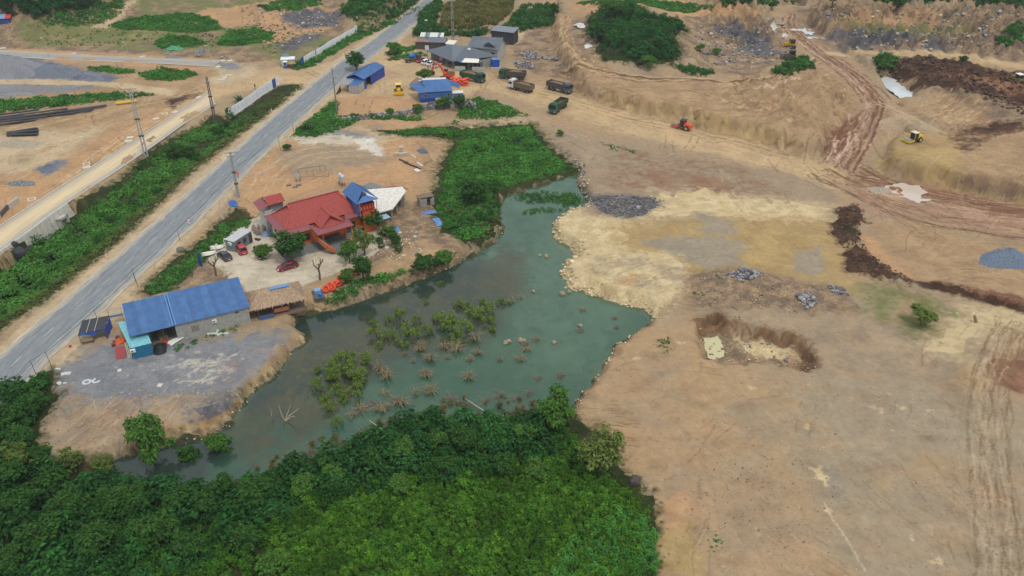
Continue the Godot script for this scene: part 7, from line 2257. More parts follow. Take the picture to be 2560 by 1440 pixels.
func props():
	# --- heaps
	heap([18, 182], 16, 7, 6.0, c8(138, 140, 148), "largest blue grey gravel heap beside the grey estate road")
	heap([62, 184], 8, 4.5, 3.2, c8(126, 132, 142), "blue grey gravel heap leaning on the largest heap")
	heap([135, 186], 9, 4.0, 3.6, c8(116, 124, 138), "darker blue gravel heap at the end of the gravel row")
	heap([165, 180], 4, 2.5, 1.8, c8(122, 126, 136), "small blue gravel heap behind the darker heap")
	heap([100, 226], 14, 3.0, 1.6, c8(134, 132, 134), "long low grey gravel heap before the dusty track")
	heap([48, 362], 7.5, 2.6, 1.6, c8(172, 160, 142), "tan sand heap beside the short black pipes")
	heap([2515, 655], 6.2, 3.8, 3.0, c8(112, 126, 146), "blue crushed stone heap lying on the bare plain")
	heap([988, 318], 6.5, 3.2, 2.2, c8(186, 152, 116), "tan soil heap below the rubble stone wall")
	heap([950, 320], 5.0, 2.4, 1.1, c8(166, 140, 116), "low stony soil heap beside the tan soil heap")
	heap([927, 472], 3.0, 1.8, 1.4, c8(132, 138, 142), "grey gravel heap behind the blue roofed tower")
	heap([985, 472], 4.2, 1.8, 0.7, c8(172, 122, 110), "flat heap of broken red bricks behind the white slab", "brick_heap", "heap", 0.5)
	heap([2233, 300], 4.0, 2.2, 1.4, c8(186, 164, 134), "small tan soil heap on the ramp's edge")
	heap([2236, 325], 4.6, 2.6, 1.8, c8(178, 156, 128), "larger tan soil heap below the ramp's small heap")
	heap([2200, 476], 3.6, 2.0, 0.9, c8(172, 160, 142), "pale sand heap beside the muddy puddle")
	heap([55, 460], 4.2, 1.8, 1.0, c8(140, 146, 148), "grey rubble heap in the dusty left yard", "gravel_heap", "heap", 0.5)
	# --- pipes
	var blk := paint(c8(54, 58, 64), 0.5)
	var lines := [[-30, 300, 170, 274], [-30, 304, 235, 276], [-20, 308, 262, 270], [-30, 311, 200, 283], [40, 299, 268, 268], [-30, 315, 120, 298], [-30, 318, 90, 303], [20, 305, 230, 280], [-20, 296, 100, 281], [30, 300, 140, 286], [-30, 321, 60, 309], [50, 304, 190, 287]]
	for i in lines.size():
		var q: Array = lines[i]
		var a := G(q[0], q[1])
		var b := G(q[2], q[3])
		var o := thing("plastic_pipe", a, 0.0, "long black plastic pipe in the row before the green scrub band", "pipe", "long black pipes in the left yard")
		var st := mb()
		tube(st, [Vector3(0, 0.28 + (i % 3) * 0.2, 0), b - a + Vector3(0, 0.28 + (i % 3) * 0.2, 0)], 0.27, 8)
		obj("pipe", st, blk, o)
	for i in 8:
		var a := G(18 + (i % 3) * 12, 335 + i * 1.2)
		var b := G(94 + (i % 2) * 4, 325 + i * 2.2)
		var o := thing("plastic_pipe", a, 0.0, "short black plastic pipe in the stack beside the tan sand heap", "pipe", "short black pipes by the sand heap")
		var st := mb()
		tube(st, [Vector3(0, 0.3 + (i % 3) * 0.35, 0), b - a + Vector3(0, 0.3 + (i % 3) * 0.35, 0)], 0.32, 8)
		obj("pipe", st, blk, o)
	var ya := G(291, 263)
	var yp := thing("yellow_pipe", ya, 0.0, "thick yellow pipe lying behind the tall twin pole", "pipe")
	var s0 := mb()
	tube(s0, [Vector3(0, 0.5, 0), G(343, 257) - ya + Vector3(0, 0.5, 0)], 0.45, 10)
	obj("pipe", s0, paint(c8(208, 172, 52), 0.5), yp)
	# --- precast concrete pieces and slabs
	for q in [[8, 122], [184, 136], [356, 143], [557, 153], [575, 153], [545, 169], [562, 194], [572, 190], [438, 282], [217, 421], [322, 354], [326, 346], [555, 200], [390, 298], [498, 245]]:
		flat_piece("concrete_slab", q, 1.9, 1.4, 0.22, rr(0, 1.0), c8(212, 206, 190), "pale square concrete slab lying beside an estate road kerb", "slab", "concrete slabs along the estate roads")
	for q in [[217, 412], [80, 500], [412, 286]]:
		var o := thing("concrete_frame", G(q[0], q[1]), 0.5, "square concrete chamber frame sunk in the bare left yard", "frame", "concrete chamber frames in the left yard")
		for e in [[-0.9, -0.9, 0.9, -0.6], [-0.9, 0.6, 0.9, 0.9], [-0.9, -0.6, -0.6, 0.6], [0.6, -0.6, 0.9, 0.6]]: part(o, "side", paint(c8(206, 196, 172), 0.9), [[e[0], -0.1, e[1], e[2], 0.25, e[3]]])
	crumpled("green_tarpaulin", [435, 124], 3.2, 1.6, 1.2, c8(70, 150, 112), "bright green tarpaulin thrown over a heap beside the estate road")
	crumpled("grey_tarpaulin", [502, 132], 4.6, 1.6, 1.1, c8(120, 116, 116), "grey covered heap behind the estate road's far kerb")
	crumpled("grey_tarpaulin", [436, 147], 3.6, 1.2, 0.8, c8(128, 126, 124), "smaller grey covered heap right beside the estate road")
	crumpled("blue_tarpaulin", [583, 512], 1.7, 0.9, 0.7, c8(58, 110, 180), "crumpled blue tarpaulin beside the power pole with cross arms")
	crumpled("blue_tarpaulin", [1074, 535], 1.6, 0.7, 0.4, c8(88, 124, 186), "crumpled blue sheet with white edge behind the eatery")
	crumpled("blue_tarpaulin", [1096, 556], 2.0, 0.8, 0.3, c8(96, 140, 200), "flat blue sheet at the creepers' edge behind the eatery")
	crumpled("blue_tarpaulin", [990, 573], 1.2, 0.7, 0.4, c8(96, 134, 190), "small blue sheet beside the eatery's rubbish")
	crumpled("white_tarpaulin", [1452, 66], 3.0, 1.6, 0.9, c8(206, 206, 204), "white rubble sheet beside the dirt bend", "sheet")
	crumpled("white_tarpaulin", [1472, 118], 2.2, 1.6, 0.8, c8(214, 214, 214), "white sheets heaped below the tumbledown hut", "sheet")
	# --- bare yard north of the eatery
	for i in 2:
		var o := thing("steel_tank", G([853, 859][i], [462, 467][i]), 0.0, ["upright steel water tank behind its neighbour on the stand", "upright steel water tank in front on the stand behind the eatery"][i], "tank")
		var st := mb()
		lathe(st, [[0.0, 1.2], [0.55, 1.2], [0.57, 2.7], [0.4, 3.0], [0.0, 3.05]], 14)
		obj("drum", st, paint(c8(206, 210, 212), 0.3, 0.5), o)
		for e in [[-0.4, -0.4], [0.4, -0.4], [-0.4, 0.4], [0.4, 0.4]]: part(o, "leg", paint(c8(96, 96, 96), 0.7), [[e[0] - 0.04, -0.1, e[1] - 0.04, e[0] + 0.04, 1.2, e[1] + 0.04]])
	for i in 4:
		var o := thing("block_pallet", G([993, 1003, 1013, 1004][i], [389, 390, 389, 384][i]), 0.2, "pale concrete block stack on the bare yard" if i < 3 else "upper pale concrete block stack resting on the other stacks", "blocks", "stacked concrete blocks" if i < 3 else "")
		for k in 8: part(o, "block", paint(c8(178, 174, 160), 0.9), [[-0.55 + (k % 2) * 0.56, (k / 4) * 0.42 + (0.85 if i == 3 else 0.0), -0.5 + ((k / 2) % 2) * 0.5, -0.02 + (k % 2) * 0.56, (k / 4) * 0.42 + 0.39 + (0.85 if i == 3 else 0.0), -0.02 + ((k / 2) % 2) * 0.5]])
	for i in 7:
		flat_piece("timber_beam", [1006 + i * 6, 405 + i * 2.6], 2.6, 0.35, 0.3, -0.75 + 0.05 * (i % 3), c8(84, 66, 62), "dark brown timber beam in the stack on the bare yard", "timber", "dark beams stacked on the bare yard")
	for q in [[1034, 392, 0.25, 2.6, "white board lying alone beside the dark heap"], [1043, 428, 1.2, 1.8, "pair of white boards at the end of the dark beams"], [1050, 412, 0.4, 3.0, "long pale plank beside the dark beams"]]: flat_piece("white_board", [q[0], q[1]], q[2], q[3], 0.12, 0.6, c8(222, 220, 214), q[4], "board")
	crumpled("dark_sheet", [1056, 379], 1.7, 1.1, 0.4, c8(88, 96, 112), "dark blue grey sheet spread near the concrete blocks", "sheet")
	var fr := thing("wooden_skeleton", G(752, 452), deg_to_rad(20), "skeleton of thin wooden posts and rails on the bare yard", "frame")
	for q in [[0, 0, 0, 0, 1.3, 0], [7, 0, 0, 7, 1.3, 0], [0, 0, -4.5, 0, 1.3, -4.5], [7, 0, -4.5, 7, 1.3, -4.5], [0, 1.0, 0, 7, 0.2, 0], [0, 1.3, -4.5, 7, 1.3, -4.5], [0, 1.3, 0, 0, 1.3, -4.5], [3.5, 0, -2, 3.5, 1.6, -2], [5.5, 0, -4, 5.5, 1.8, -4], [2.0, 0, -3, 2.0, 1.1, -3]]:
		var st := mb()
		bar(st, Vector3(q[0], q[1], q[2]), Vector3(q[3], q[4], q[5]), 0.09, 0.09)
		obj("rail", st, paint(c8(128, 104, 84), 0.9), fr)
	var sg := thing("grey_board", G(745, 455), 0.3, "tilted grey board on legs left of the timber frame", "board")
	var st2 := mb()
	slab(st2, Vector3(-0.5, 2.2, -0.4), Vector3(0.5, 2.2, -0.4), Vector3(0.6, 1.2, 0.3), Vector3(-0.4, 1.2, 0.3), 0.06)
	obj("board", st2, paint(c8(140, 148, 148), 0.7), sg)
	for x in [-0.4, 0.5]: part(sg, "leg", paint(c8(84, 74, 66), 0.9), [[x - 0.05, -0.1, -0.05, x + 0.05, 1.5, 0.05]])
	for q in [[722, 464], [747, 464], [738, 470]]: flat_piece("dark_mat", q, 1.2, 0.8, 0.12, 0.4, c8(96, 94, 98), "small dark mat lying on bare soil behind the red roofed block", "mat", "dark mats behind the eatery")
	# --- around the paved yard
	for i in 2:
		var o := thing("swan_boat", G([524, 545][i], [641, 626][i]), [0.5, 0.35][i], ["white swan boat with raised neck nearest the blue sign panel", "white swan boat beside the grey container office"][i], "boat")
		var st := mb()
		for k in 8:
			var a := -1.0 + k * 0.25
			var b := a + 0.25
			var w := func(t: float): return 0.62 * sqrt(maxf(0.0, 1.0 - t * t)) + 0.03
			for s in [-1, 1]:
				quad(st, Vector3(a * 1.5, 0.1, 0), Vector3(a * 1.5, 0.55, s * w.call(a)), Vector3(b * 1.5, 0.55, s * w.call(b)), Vector3(b * 1.5, 0.1, 0))
				quad(st, Vector3(a * 1.5, 0.55, s * w.call(a)), Vector3(a * 1.5, 0.95 + 0.2 * maxf(0, -a), s * w.call(a) * 0.5), Vector3(b * 1.5, 0.95 + 0.2 * maxf(0, -b), s * w.call(b) * 0.5), Vector3(b * 1.5, 0.55, s * w.call(b)))
			quad(st, Vector3(a * 1.5, 0.95 + 0.2 * maxf(0, -a), -w.call(a) * 0.5), Vector3(b * 1.5, 0.95 + 0.2 * maxf(0, -b), -w.call(b) * 0.5), Vector3(b * 1.5, 0.95 + 0.2 * maxf(0, -b), w.call(b) * 0.5), Vector3(a * 1.5, 0.95 + 0.2 * maxf(0, -a), w.call(a) * 0.5))
		obj("hull", st, paint(c8(214, 212, 204), 0.5), o)
		st = mb()
		tube(st, [Vector3(1.3, 0.7, 0), Vector3(1.75, 1.3, 0), Vector3(1.5, 1.9, 0), Vector3(1.65, 2.35, 0), Vector3(1.95, 2.35, 0), Vector3(2.15, 2.15, 0)], [0.2, 0.14, 0.11, 0.14, 0.13, 0.05], 7)
		obj("neck", st, paint(c8(220, 218, 210), 0.5), o)
		part(o, "beak", paint(c8(206, 140, 60), 0.6), [[2.1, 2.08, -0.05, 2.32, 2.17, 0.05]])
	var bs := thing("sign_panel", G(503, 668), deg_to_rad(-35), "tall plain blue sign panel leaning at the yard's corner", "sign")
	st2 = mb()
	bx(st2, -0.5, 0, -0.05, 0.5, 3.2, 0.05)
	obj("panel", st2, paint(c8(40, 70, 144), 0.5), bs)
	for x in [-0.45, 0.45]: part(bs, "leg", paint(c8(90, 90, 92), 0.7), [[x - 0.04, -0.2, -0.14, x + 0.04, 2.6, -0.06]])
	var wt := thing("warning_sign", G(597, 452), 0.2, "small orange triangular warning sign at the highway edge", "sign")
	st2 = mb()
	tri(st2, Vector3(-0.5, 1.6, 0.05), Vector3(0, 2.5, 0.05), Vector3(0.5, 1.6, 0.05))
	tri(st2, Vector3(-0.5, 1.6, 0.02), Vector3(0.5, 1.6, 0.02), Vector3(0, 2.5, 0.02))
	obj("plate", st2, paint(c8(222, 104, 48), 0.5), wt)
	part(wt, "post", paint(c8(160, 160, 160), 0.6), [[-0.04, -0.2, -0.04, 0.04, 1.7, 0.02]])
	crumpled("blue_boat_cover", [668, 590], 1.3, 0.9, 0.9, c8(116, 144, 178), "blue grey covered boat beside the eatery's end wall", "boat")
	flat_piece("black_mat", [643, 599], 1.5, 1.0, 0.06, -0.3, c8(40, 40, 44), "black mat on the paved yard beside the rock garden", "mat")
	for q in [[640, 585], [648, 580], [655, 588], [636, 578], [660, 578], [645, 590]]:
		var o := thing("garden_rock", G(q[0], q[1]), rr(0, 6), "pale ornamental rock standing between container and eatery", "rock", "ornamental rocks beside the eatery")
		var r := obj("rock", rock_mesh(rng.randi() % 5), paint(c8(158, 144, 134), 0.9, 0, 0.3, 0.8), o)
		r.scale = Vector3(1.0, rr(1.4, 2.2), 1.0)
		r.position.y = 0.6
	# orange ring floats in two heaps
	var ring := plant_mesh("ring", func(st, g):
		for k in 14:
			for j in 7:
				var P := func(u: int, v: int):
					var a := TAU * u / 14.0
					var b := TAU * v / 7.0
					return Vector3(cos(a) * (0.62 + 0.26 * cos(b)), 0.26 * sin(b), sin(a) * (0.62 + 0.26 * cos(b)))
				quad(st, P.call(k, j), P.call(k, j + 1), P.call(k + 1, j + 1), P.call(k + 1, j)))
	var oc := [paint(c8(220, 86, 50), 0.6), paint(c8(204, 76, 44), 0.6)]
	for i in 26:
		var f := float(i % 13) / 12.0
		var p := G(lerpf(818, 886, f) + rr(-4, 4), lerpf(728, 690, f) + rr(-6, 6))
		var o := thing("ring_float", p + Vector3(0, 0.3 + (i / 13) * 0.5, 0), rr(0, TAU), "orange ring float in the heap between yard and pond", "float", "orange floats heaped by the pond")
		obj("ring", ring, oc[i % 2], o).rotation = Vector3(rr(-0.5, 0.5), 0, rr(-0.9, 0.9))
	for i in 20:
		var p := G(lerpf(1133, 1164, (i % 5) / 4.0) + rr(-2, 2), 214 - (i % 2) * 4)
		var o := thing("ring_float", p + Vector3(0, 0.3 + (i / 5) * 0.5, 0), rr(0, TAU), "orange ring float stacked behind the blue house", "float", "orange floats stacked behind the blue house")
		var r := obj("ring", ring, oc[i % 2], o)
		r.scale = Vector3(1.25, 1.1, 1.25)
		r.rotation.z = rr(-0.2, 0.2)
	# --- around the warehouse
	for i in 9:
		var a := G(416 + i * 1.5, 858 + i * 1.2)
		var b := G(497 - i * 4, 830 + i * 2.4)
		var o := thing("white_pipe", a, 0.0, "white plastic pipe in the row leaning by the warehouse wall", "pipe", "white pipes beside the warehouse")
		var st := mb()
		tube(st, [Vector3(0, 0.12, 0), b - a + Vector3(0, 0.45, 0)], 0.1, 6)
		obj("pipe", st, paint(c8(222, 224, 222), 0.5), o)
	for i in 3:
		var o := thing("hose_coil", G(400 + i, 884 - i * 6), 0.0, ["lowest black hose coil beside the teal annex wall", "middle black hose coil lying on the lowest coil", "topmost black hose coil in the open bay's mouth"][i], "hose")
		for k in 4:
			var st := mb()
			var pts := []
			for j in 17: pts.append(Vector3(cos(TAU * j / 16.0) * (1.15 - 0.17 * k), 0.12 + i * 0.18 + 0.05 * k, sin(TAU * j / 16.0) * (0.95 - 0.14 * k)))
			tube(st, pts, 0.07, 5, false)
			obj("loop", st, paint(c8(36, 38, 42), 0.6), o)
	var rs := thing("red_sheet", G(302, 896), deg_to_rad(15), "dull red corrugated sheet leaning beside the teal annex", "sheet")
	st2 = mb()
	ribbed(st2, Vector3(-0.9, 1.3, -1.8), Vector3(0.7, 1.3, -1.8), Vector3(0.9, 0.1, 0.3), Vector3(-0.7, 0.1, 0.3), 0.3)
	obj("sheet", st2, paint(c8(150, 62, 68), 0.7), rs)
	for i in 3:
		var o := thing("bamboo_pole", G(322 + i * 4, 897), 0.0, "pale bamboo pole leaning on the annex corner", "pole", "bamboo poles leaning on the annex")
		var st := mb()
		tube(st, [Vector3(0, 0, 0), Vector3(-1.2, 1.6, -2.4)], 0.06, 5)
		obj("pole", st, paint(c8(206, 196, 164), 0.8), o)
	crumpled("orange_cloth", [306, 856], 0.5, 1.3, 0.9, c8(226, 104, 52), "orange cloth hanging at the annex side beside crates", "cloth")
	for i in 4: flat_piece("brick_crate", [[288, 858], [296, 850], [285, 866], [300, 856]][i], 0.6, 0.5, 0.5, rr(0, 1), c8(118, 70, 66), "dark red crate in the gap between stall and annex", "crate", "dark red crates by the annex")
	for q in [[557, 835], [545, 832], [535, 840]]: flat_piece("white_scrap", q, 0.5, 2.2, 0.2, rr(0, 3), c8(206, 214, 208), "pale metal scrap lying in weeds below the concrete wall", "scrap", "metal scrap below the warehouse wall")
	for i in 2:
		var o := thing("ground_ring", G([218, 242][i], [958, 955][i]), 0.0, ["complete pale ring disc lying on the gravel park", "broken pale ring disc lying next to the complete one"][i], "ring")
		var st := mb()
		for k in (24 if i == 0 else 16):
			var a := TAU * k / 24.0
			var b := TAU * (k + 1) / 24.0
			slab(st, Vector3(cos(a) * 0.75, 0.06, sin(a) * 0.75), Vector3(cos(b) * 0.75, 0.06, sin(b) * 0.75), Vector3(cos(b) * 0.38, 0.06, sin(b) * 0.38), Vector3(cos(a) * 0.38, 0.06, sin(a) * 0.38), 0.08)
		obj("disc", st, paint(c8(188, 196, 204), 0.8), o)
	for q in [[146, 926], [158, 940], [163, 960], [150, 962], [170, 938], [300, 930], [400, 965], [1010, 640], [960, 605], [968, 622], [940, 600], [1000, 585]]:
		flat_piece("litter", q, rr(0.5, 1.1), rr(0.3, 0.8), rr(0.06, 0.25), rr(0, 3), c8(206, 206, 202), "scrap of pale litter lying on the ground", "litter", "pale litter scraps")
	flat_piece("red_bucket", [177, 871], 0.35, 0.35, 0.35, 0, c8(206, 44, 56), "small red bucket standing alone on the gravel", "bucket")
	var dk := thing("rowing_raft", G(797, 745), 0.4, "dark raft piled with tools and a blue drum near floats", "raft")
	part(dk, "deck", paint(c8(78, 88, 98), 0.8), [[-1.0, 0.1, -1.6, 1.0, 0.5, 1.6]])
	part(dk, "cover", paint(c8(120, 156, 196), 0.6), [[-0.6, 0.5, -1.4, 0.6, 1.1, -0.2]])
	st2 = mb()
	lathe(st2, [[0.0, 0.5], [0.3, 0.5], [0.32, 0.9], [0.3, 1.2], [0.0, 1.2]], 10, Basis(), Vector3(0.2, 0, 1.1))
	obj("drum", st2, paint(c8(40, 110, 196), 0.5), dk)

# ---------------------------------------------------------------- plants
var leaf_mat: StandardMaterial3D
var bark_mat: StandardMaterial3D

func leafy() -> StandardMaterial3D:
	if leaf_mat: return leaf_mat
	leaf_mat = StandardMaterial3D.new()
	leaf_mat.vertex_color_use_as_albedo = true
	leaf_mat.roughness = 0.7
	leaf_mat.metallic_specular = 0.18
	leaf_mat.backlight_enabled = true
	leaf_mat.backlight = Color(0.36, 0.4, 0.2)
	return leaf_mat

func bark() -> StandardMaterial3D:
	if not bark_mat: bark_mat = paint(c8(122, 106, 88), 0.95, 0, 0.4, 1.5)
	return bark_mat

func leaf(st: SurfaceTool, p: Vector3, n: Vector3, along: Vector3, l: float, w: float, c: Color):
	var a := (along - n * along.dot(n)).normalized()
	var s := n.cross(a).normalized() * w * 0.5
	st.set_color(c)
	var tip := p + a * l - n * l * 0.12
	var mid := p + a * l * 0.45
	tri(st, p, mid + s, tip)
	tri(st, p, tip, mid - s)

# A crown of many leaves in clumps. half: the half sizes, at: its middle. density falls into clumps of leaves that leave gaps between them.
func crown(st: SurfaceTool, r: RandomNumberGenerator, at: Vector3, half: Vector3, clumps: int, leaves: int, size: float, ca: Color, cb: Color, slim := 0.5, droop := 0.2):
	for k in clumps:
		var d := Vector3(r.randfn(), r.randfn() * 0.9 + 0.25, r.randfn()).normalized()
		var f := pow(r.randf(), 0.35)
		var c := at + Vector3(d.x * half.x, d.y * half.y, d.z * half.z) * f * 0.85
		var cr := (half.x + half.z) * 0.5 * r.randf_range(0.22, 0.38)
		for i in leaves:
			var e := Vector3(r.randfn(), r.randfn(), r.randfn()).normalized()
			var p := c + Vector3(e.x, e.y * 0.75, e.z) * cr * pow(r.randf(), 0.5)
			var nrm := (e * 0.7 + d * 0.3 + Vector3(0, 0.75, 0) + Vector3(r.randfn(), r.randfn(), r.randfn()) * 0.35).normalized()
			var al := (e + d * 0.5 + Vector3(0, -droop, 0) + Vector3(r.randfn(), r.randfn(), r.randfn()) * 0.4).normalized()
			var s := size * r.randf_range(0.6, 1.3)
			leaf(st, p, nrm, al, s, s * slim, ca.lerp(cb, r.randf()))

func limbs(st: SurfaceTool, r: RandomNumberGenerator, h: float, spread: Vector3, radius: float, count: int, fork := 0.4):
	var lean := Vector3(r.randf_range(-0.1, 0.1), 0, r.randf_range(-0.1, 0.1)) * h
	var top := Vector3(0, h * fork, 0) + lean * 0.4
	tube(st, [Vector3(0, -0.3, 0), Vector3(0, h * fork * 0.5, 0) + lean * 0.1, top], [radius * 1.25, radius, radius * 0.8], 6)
	for k in count:
		var a := TAU * (k + r.randf() * 0.6) / count
		var e := Vector3(cos(a) * spread.x, h * r.randf_range(0.65, 0.95), sin(a) * spread.z) * Vector3(r.randf_range(0.4, 0.8), 1, r.randf_range(0.4, 0.8))
		tube(st, [top - Vector3(0, h * 0.05, 0), top.lerp(e, 0.5) + Vector3(0, h * 0.05, 0), e], [radius * 0.6, radius * 0.4, radius * 0.12], 5)

func plant_mesh(key: String, maker: Callable) -> Mesh:
	if not mats.has(key):
		var st := mb()
		var r := RandomNumberGenerator.new()
		r.seed = key.hash()
		maker.call(st, r)
		st.generate_normals()
		mats[key] = st.commit()
	return mats[key]

# Plants too many to count, spread over an outline on the ground; kinds: meshes that are mixed; tints multiply their colours.
func cover(called: String, poly: PackedVector2Array, gap: float, kinds: Array, lo: float, hi: float, tint: Color, label: String, category: String, edge := 0.0, keep := 1.0, sink := 0.05, group := "", patchy := 0.0):
	var bb := bounds(poly, 0)
	var lists := []
	for k in kinds: lists.append([[], []])
	var y := bb.position.y
	while y < bb.end.y:
		var x := bb.position.x
		while x < bb.end.x:
			var p := Vector2(x + rr(-0.5, 0.5) * gap, y + rr(-0.5, 0.5) * gap)
			x += gap
			if rng.randf() > keep or not Geometry2D.is_point_in_polygon(p, poly): continue
			var patch := fbm(p.x * 0.11, p.y * 0.11 + 200.0)
			if patchy > 0.0 and patch < -1.0 + patchy: continue
			var d := 1.0
			if edge > 0.0: d = clampf(edge_distance(p, poly) / edge, 0.35, 1.0)
			var s := rr(lo, hi) * d * (1.0 + 0.35 * fbm(p.x * 0.2 + 70.0, p.y * 0.2))
			var q: int = clampi(int((patch * 0.6 + 0.5 + rr(-0.25, 0.25)) * kinds.size()), 0, kinds.size() - 1)
			var b := Basis(Vector3.UP, rng.randf() * TAU).rotated(Vector3.RIGHT, rr(-0.15, 0.15)).scaled(Vector3(s, s * rr(0.8, 1.2), s))
			lists[q][0].append(Transform3D(b, Vector3(p.x, maxf(hgt(p.x, p.y), WATER) - sink, p.y)))
			var t := rr(0.8, 1.2) * (1.0 + 0.25 * patch)
			lists[q][1].append(Color(tint.r * t * rr(0.9, 1.15), tint.g * t, tint.b * t * rr(0.85, 1.15)))
		y += gap
	var root: Node3D
	for k in kinds.size():
		var xf: Array = lists[k][0]
		if xf.is_empty(): continue
		var mm := MultiMesh.new()
		mm.transform_format = MultiMesh.TRANSFORM_3D
		mm.use_colors = true
		mm.mesh = kinds[k]
		mm.instance_count = xf.size()
		for i in xf.size():
			mm.set_instance_transform(i, xf[i])
			mm.set_instance_color(i, lists[k][1][i])
		var mi := MultiMeshInstance3D.new()
		mi.multimesh = mm
		mi.material_override = leafy()
		if root == null:
			root = Node3D.new()
			root.name = numbered(called)
			add_child(root)
			tag(root, label, category, group, "stuff")
		mi.name = "leaves"
		mi.set_meta("kind", "stuff")
		root.add_child(mi, true)
	return root

func vine() -> Array:
	var r := []
	for k in 3:
		r.append(plant_mesh("vine%d" % k, func(st, g): crown(st, g, Vector3(0, 0.35, 0), Vector3(0.85, 0.42, 0.85), 7, 11, 0.34, Color(0.04, 0.135, 0.025), Color(0.085, 0.23, 0.045), 0.75)))
	return r

func weed() -> Array:
	var r := []
	for k in 4:
		r.append(plant_mesh("weed%d" % k, func(st, g):
			for s in 5:
				var base := Vector3(g.randf_range(-0.5, 0.5), 0, g.randf_range(-0.5, 0.5))
				var h: float = g.randf_range(1.0, 1.9)
				crown(st, g, base + Vector3(0, h * 0.6, 0), Vector3(0.32, h * 0.5, 0.32), 6, 9, 0.3, Color(0.04, 0.125, 0.014), Color(0.10, 0.24, 0.03), 0.45, 0.5)))
	return r

func bushy() -> Array:
	var r := []
	for k in 4:
		r.append(plant_mesh("bush%d" % k, func(st, g): crown(st, g, Vector3(0, 1.0, 0), Vector3(1.15, 1.05, 1.15), 18, 16, 0.34, Color(0.025, 0.09, 0.02), Color(0.055, 0.16, 0.035), 0.6, 0.3)))
	return r

func grass_tuft(key: String, blades: int, h: float, bow: float, ca: Color, cb: Color, w := 0.06) -> Mesh:
	return plant_mesh(key, func(st, g):
		for i in blades:
			var a: float = g.randf() * TAU
			var d := Vector3(cos(a), 0, sin(a))
			var p: Vector3 = d * g.randf() * h * 0.18
			var l: float = h * g.randf_range(0.6, 1.2)
			var q: Vector3 = p + Vector3(0, l * 0.65, 0) + d * l * bow * g.randf_range(0.2, 0.5)
			var t: Vector3 = q + d * l * bow * g.randf_range(0.3, 0.9) + Vector3(0, l * g.randf_range(-0.35, 0.2), 0)
			var s := Vector3(-d.z, 0, d.x) * w
			st.set_color(ca.lerp(cb, g.randf()))
			tri(st, p - s, q - s * 0.8, q + s * 0.8)
			tri(st, p - s, q + s * 0.8, p + s)
			tri(st, q - s * 0.8, t, q + s * 0.8))

func lone(called: String, at: Vector3, mesh: Mesh, stem: Mesh, size: Vector3, label: String, category: String, group := "", part := "crown") -> Node3D:
	var o := thing(called, at, rr(0, TAU), label, category, group)
	var c := obj(part, mesh, leafy(), o)
	c.scale = size
	if stem:
		var s := obj("trunk" if called.contains("tree") or called.contains("sapling") else "stem", stem, bark(), o)
		s.scale = size
	return o

func tree_stem(k: int) -> Mesh:
	return plant_mesh("stem%d" % k, func(st, g): limbs(st, g, 1.0, Vector3(0.35, 0, 0.35), 0.035, 5, 0.35))

func round_crown(k: int, leaf_len: float, ca: Color, cb: Color, key: String, clumps := 80, leaves := 24, slim := 0.5, low := 0.58, half := Vector3(0.42, 0.42, 0.42)) -> Mesh:   # a crown for a tree one metre high
	return plant_mesh("%s%d" % [key, k], func(st, g):
		crown(st, g, Vector3(0, low, 0), half * 0.75, clumps / 3, leaves, leaf_len, ca, cb, slim, 0.4)
		for i in 6:
			var a: float = TAU * (i + g.randf() * 0.8) / 6.0
			var f: float = g.randf_range(0.35, 0.62)
			crown(st, g, Vector3(cos(a) * half.x * f, low + half.y * g.randf_range(-0.45, 0.55), sin(a) * half.z * f), half * g.randf_range(0.36, 0.6), clumps / 8, leaves, leaf_len, ca, cb, slim, 0.4))

const DARK_A := Color(0.022, 0.07, 0.014)
const DARK_B := Color(0.05, 0.125, 0.024)
const MID_A := Color(0.04, 0.11, 0.018)
const MID_B := Color(0.09, 0.2, 0.035)

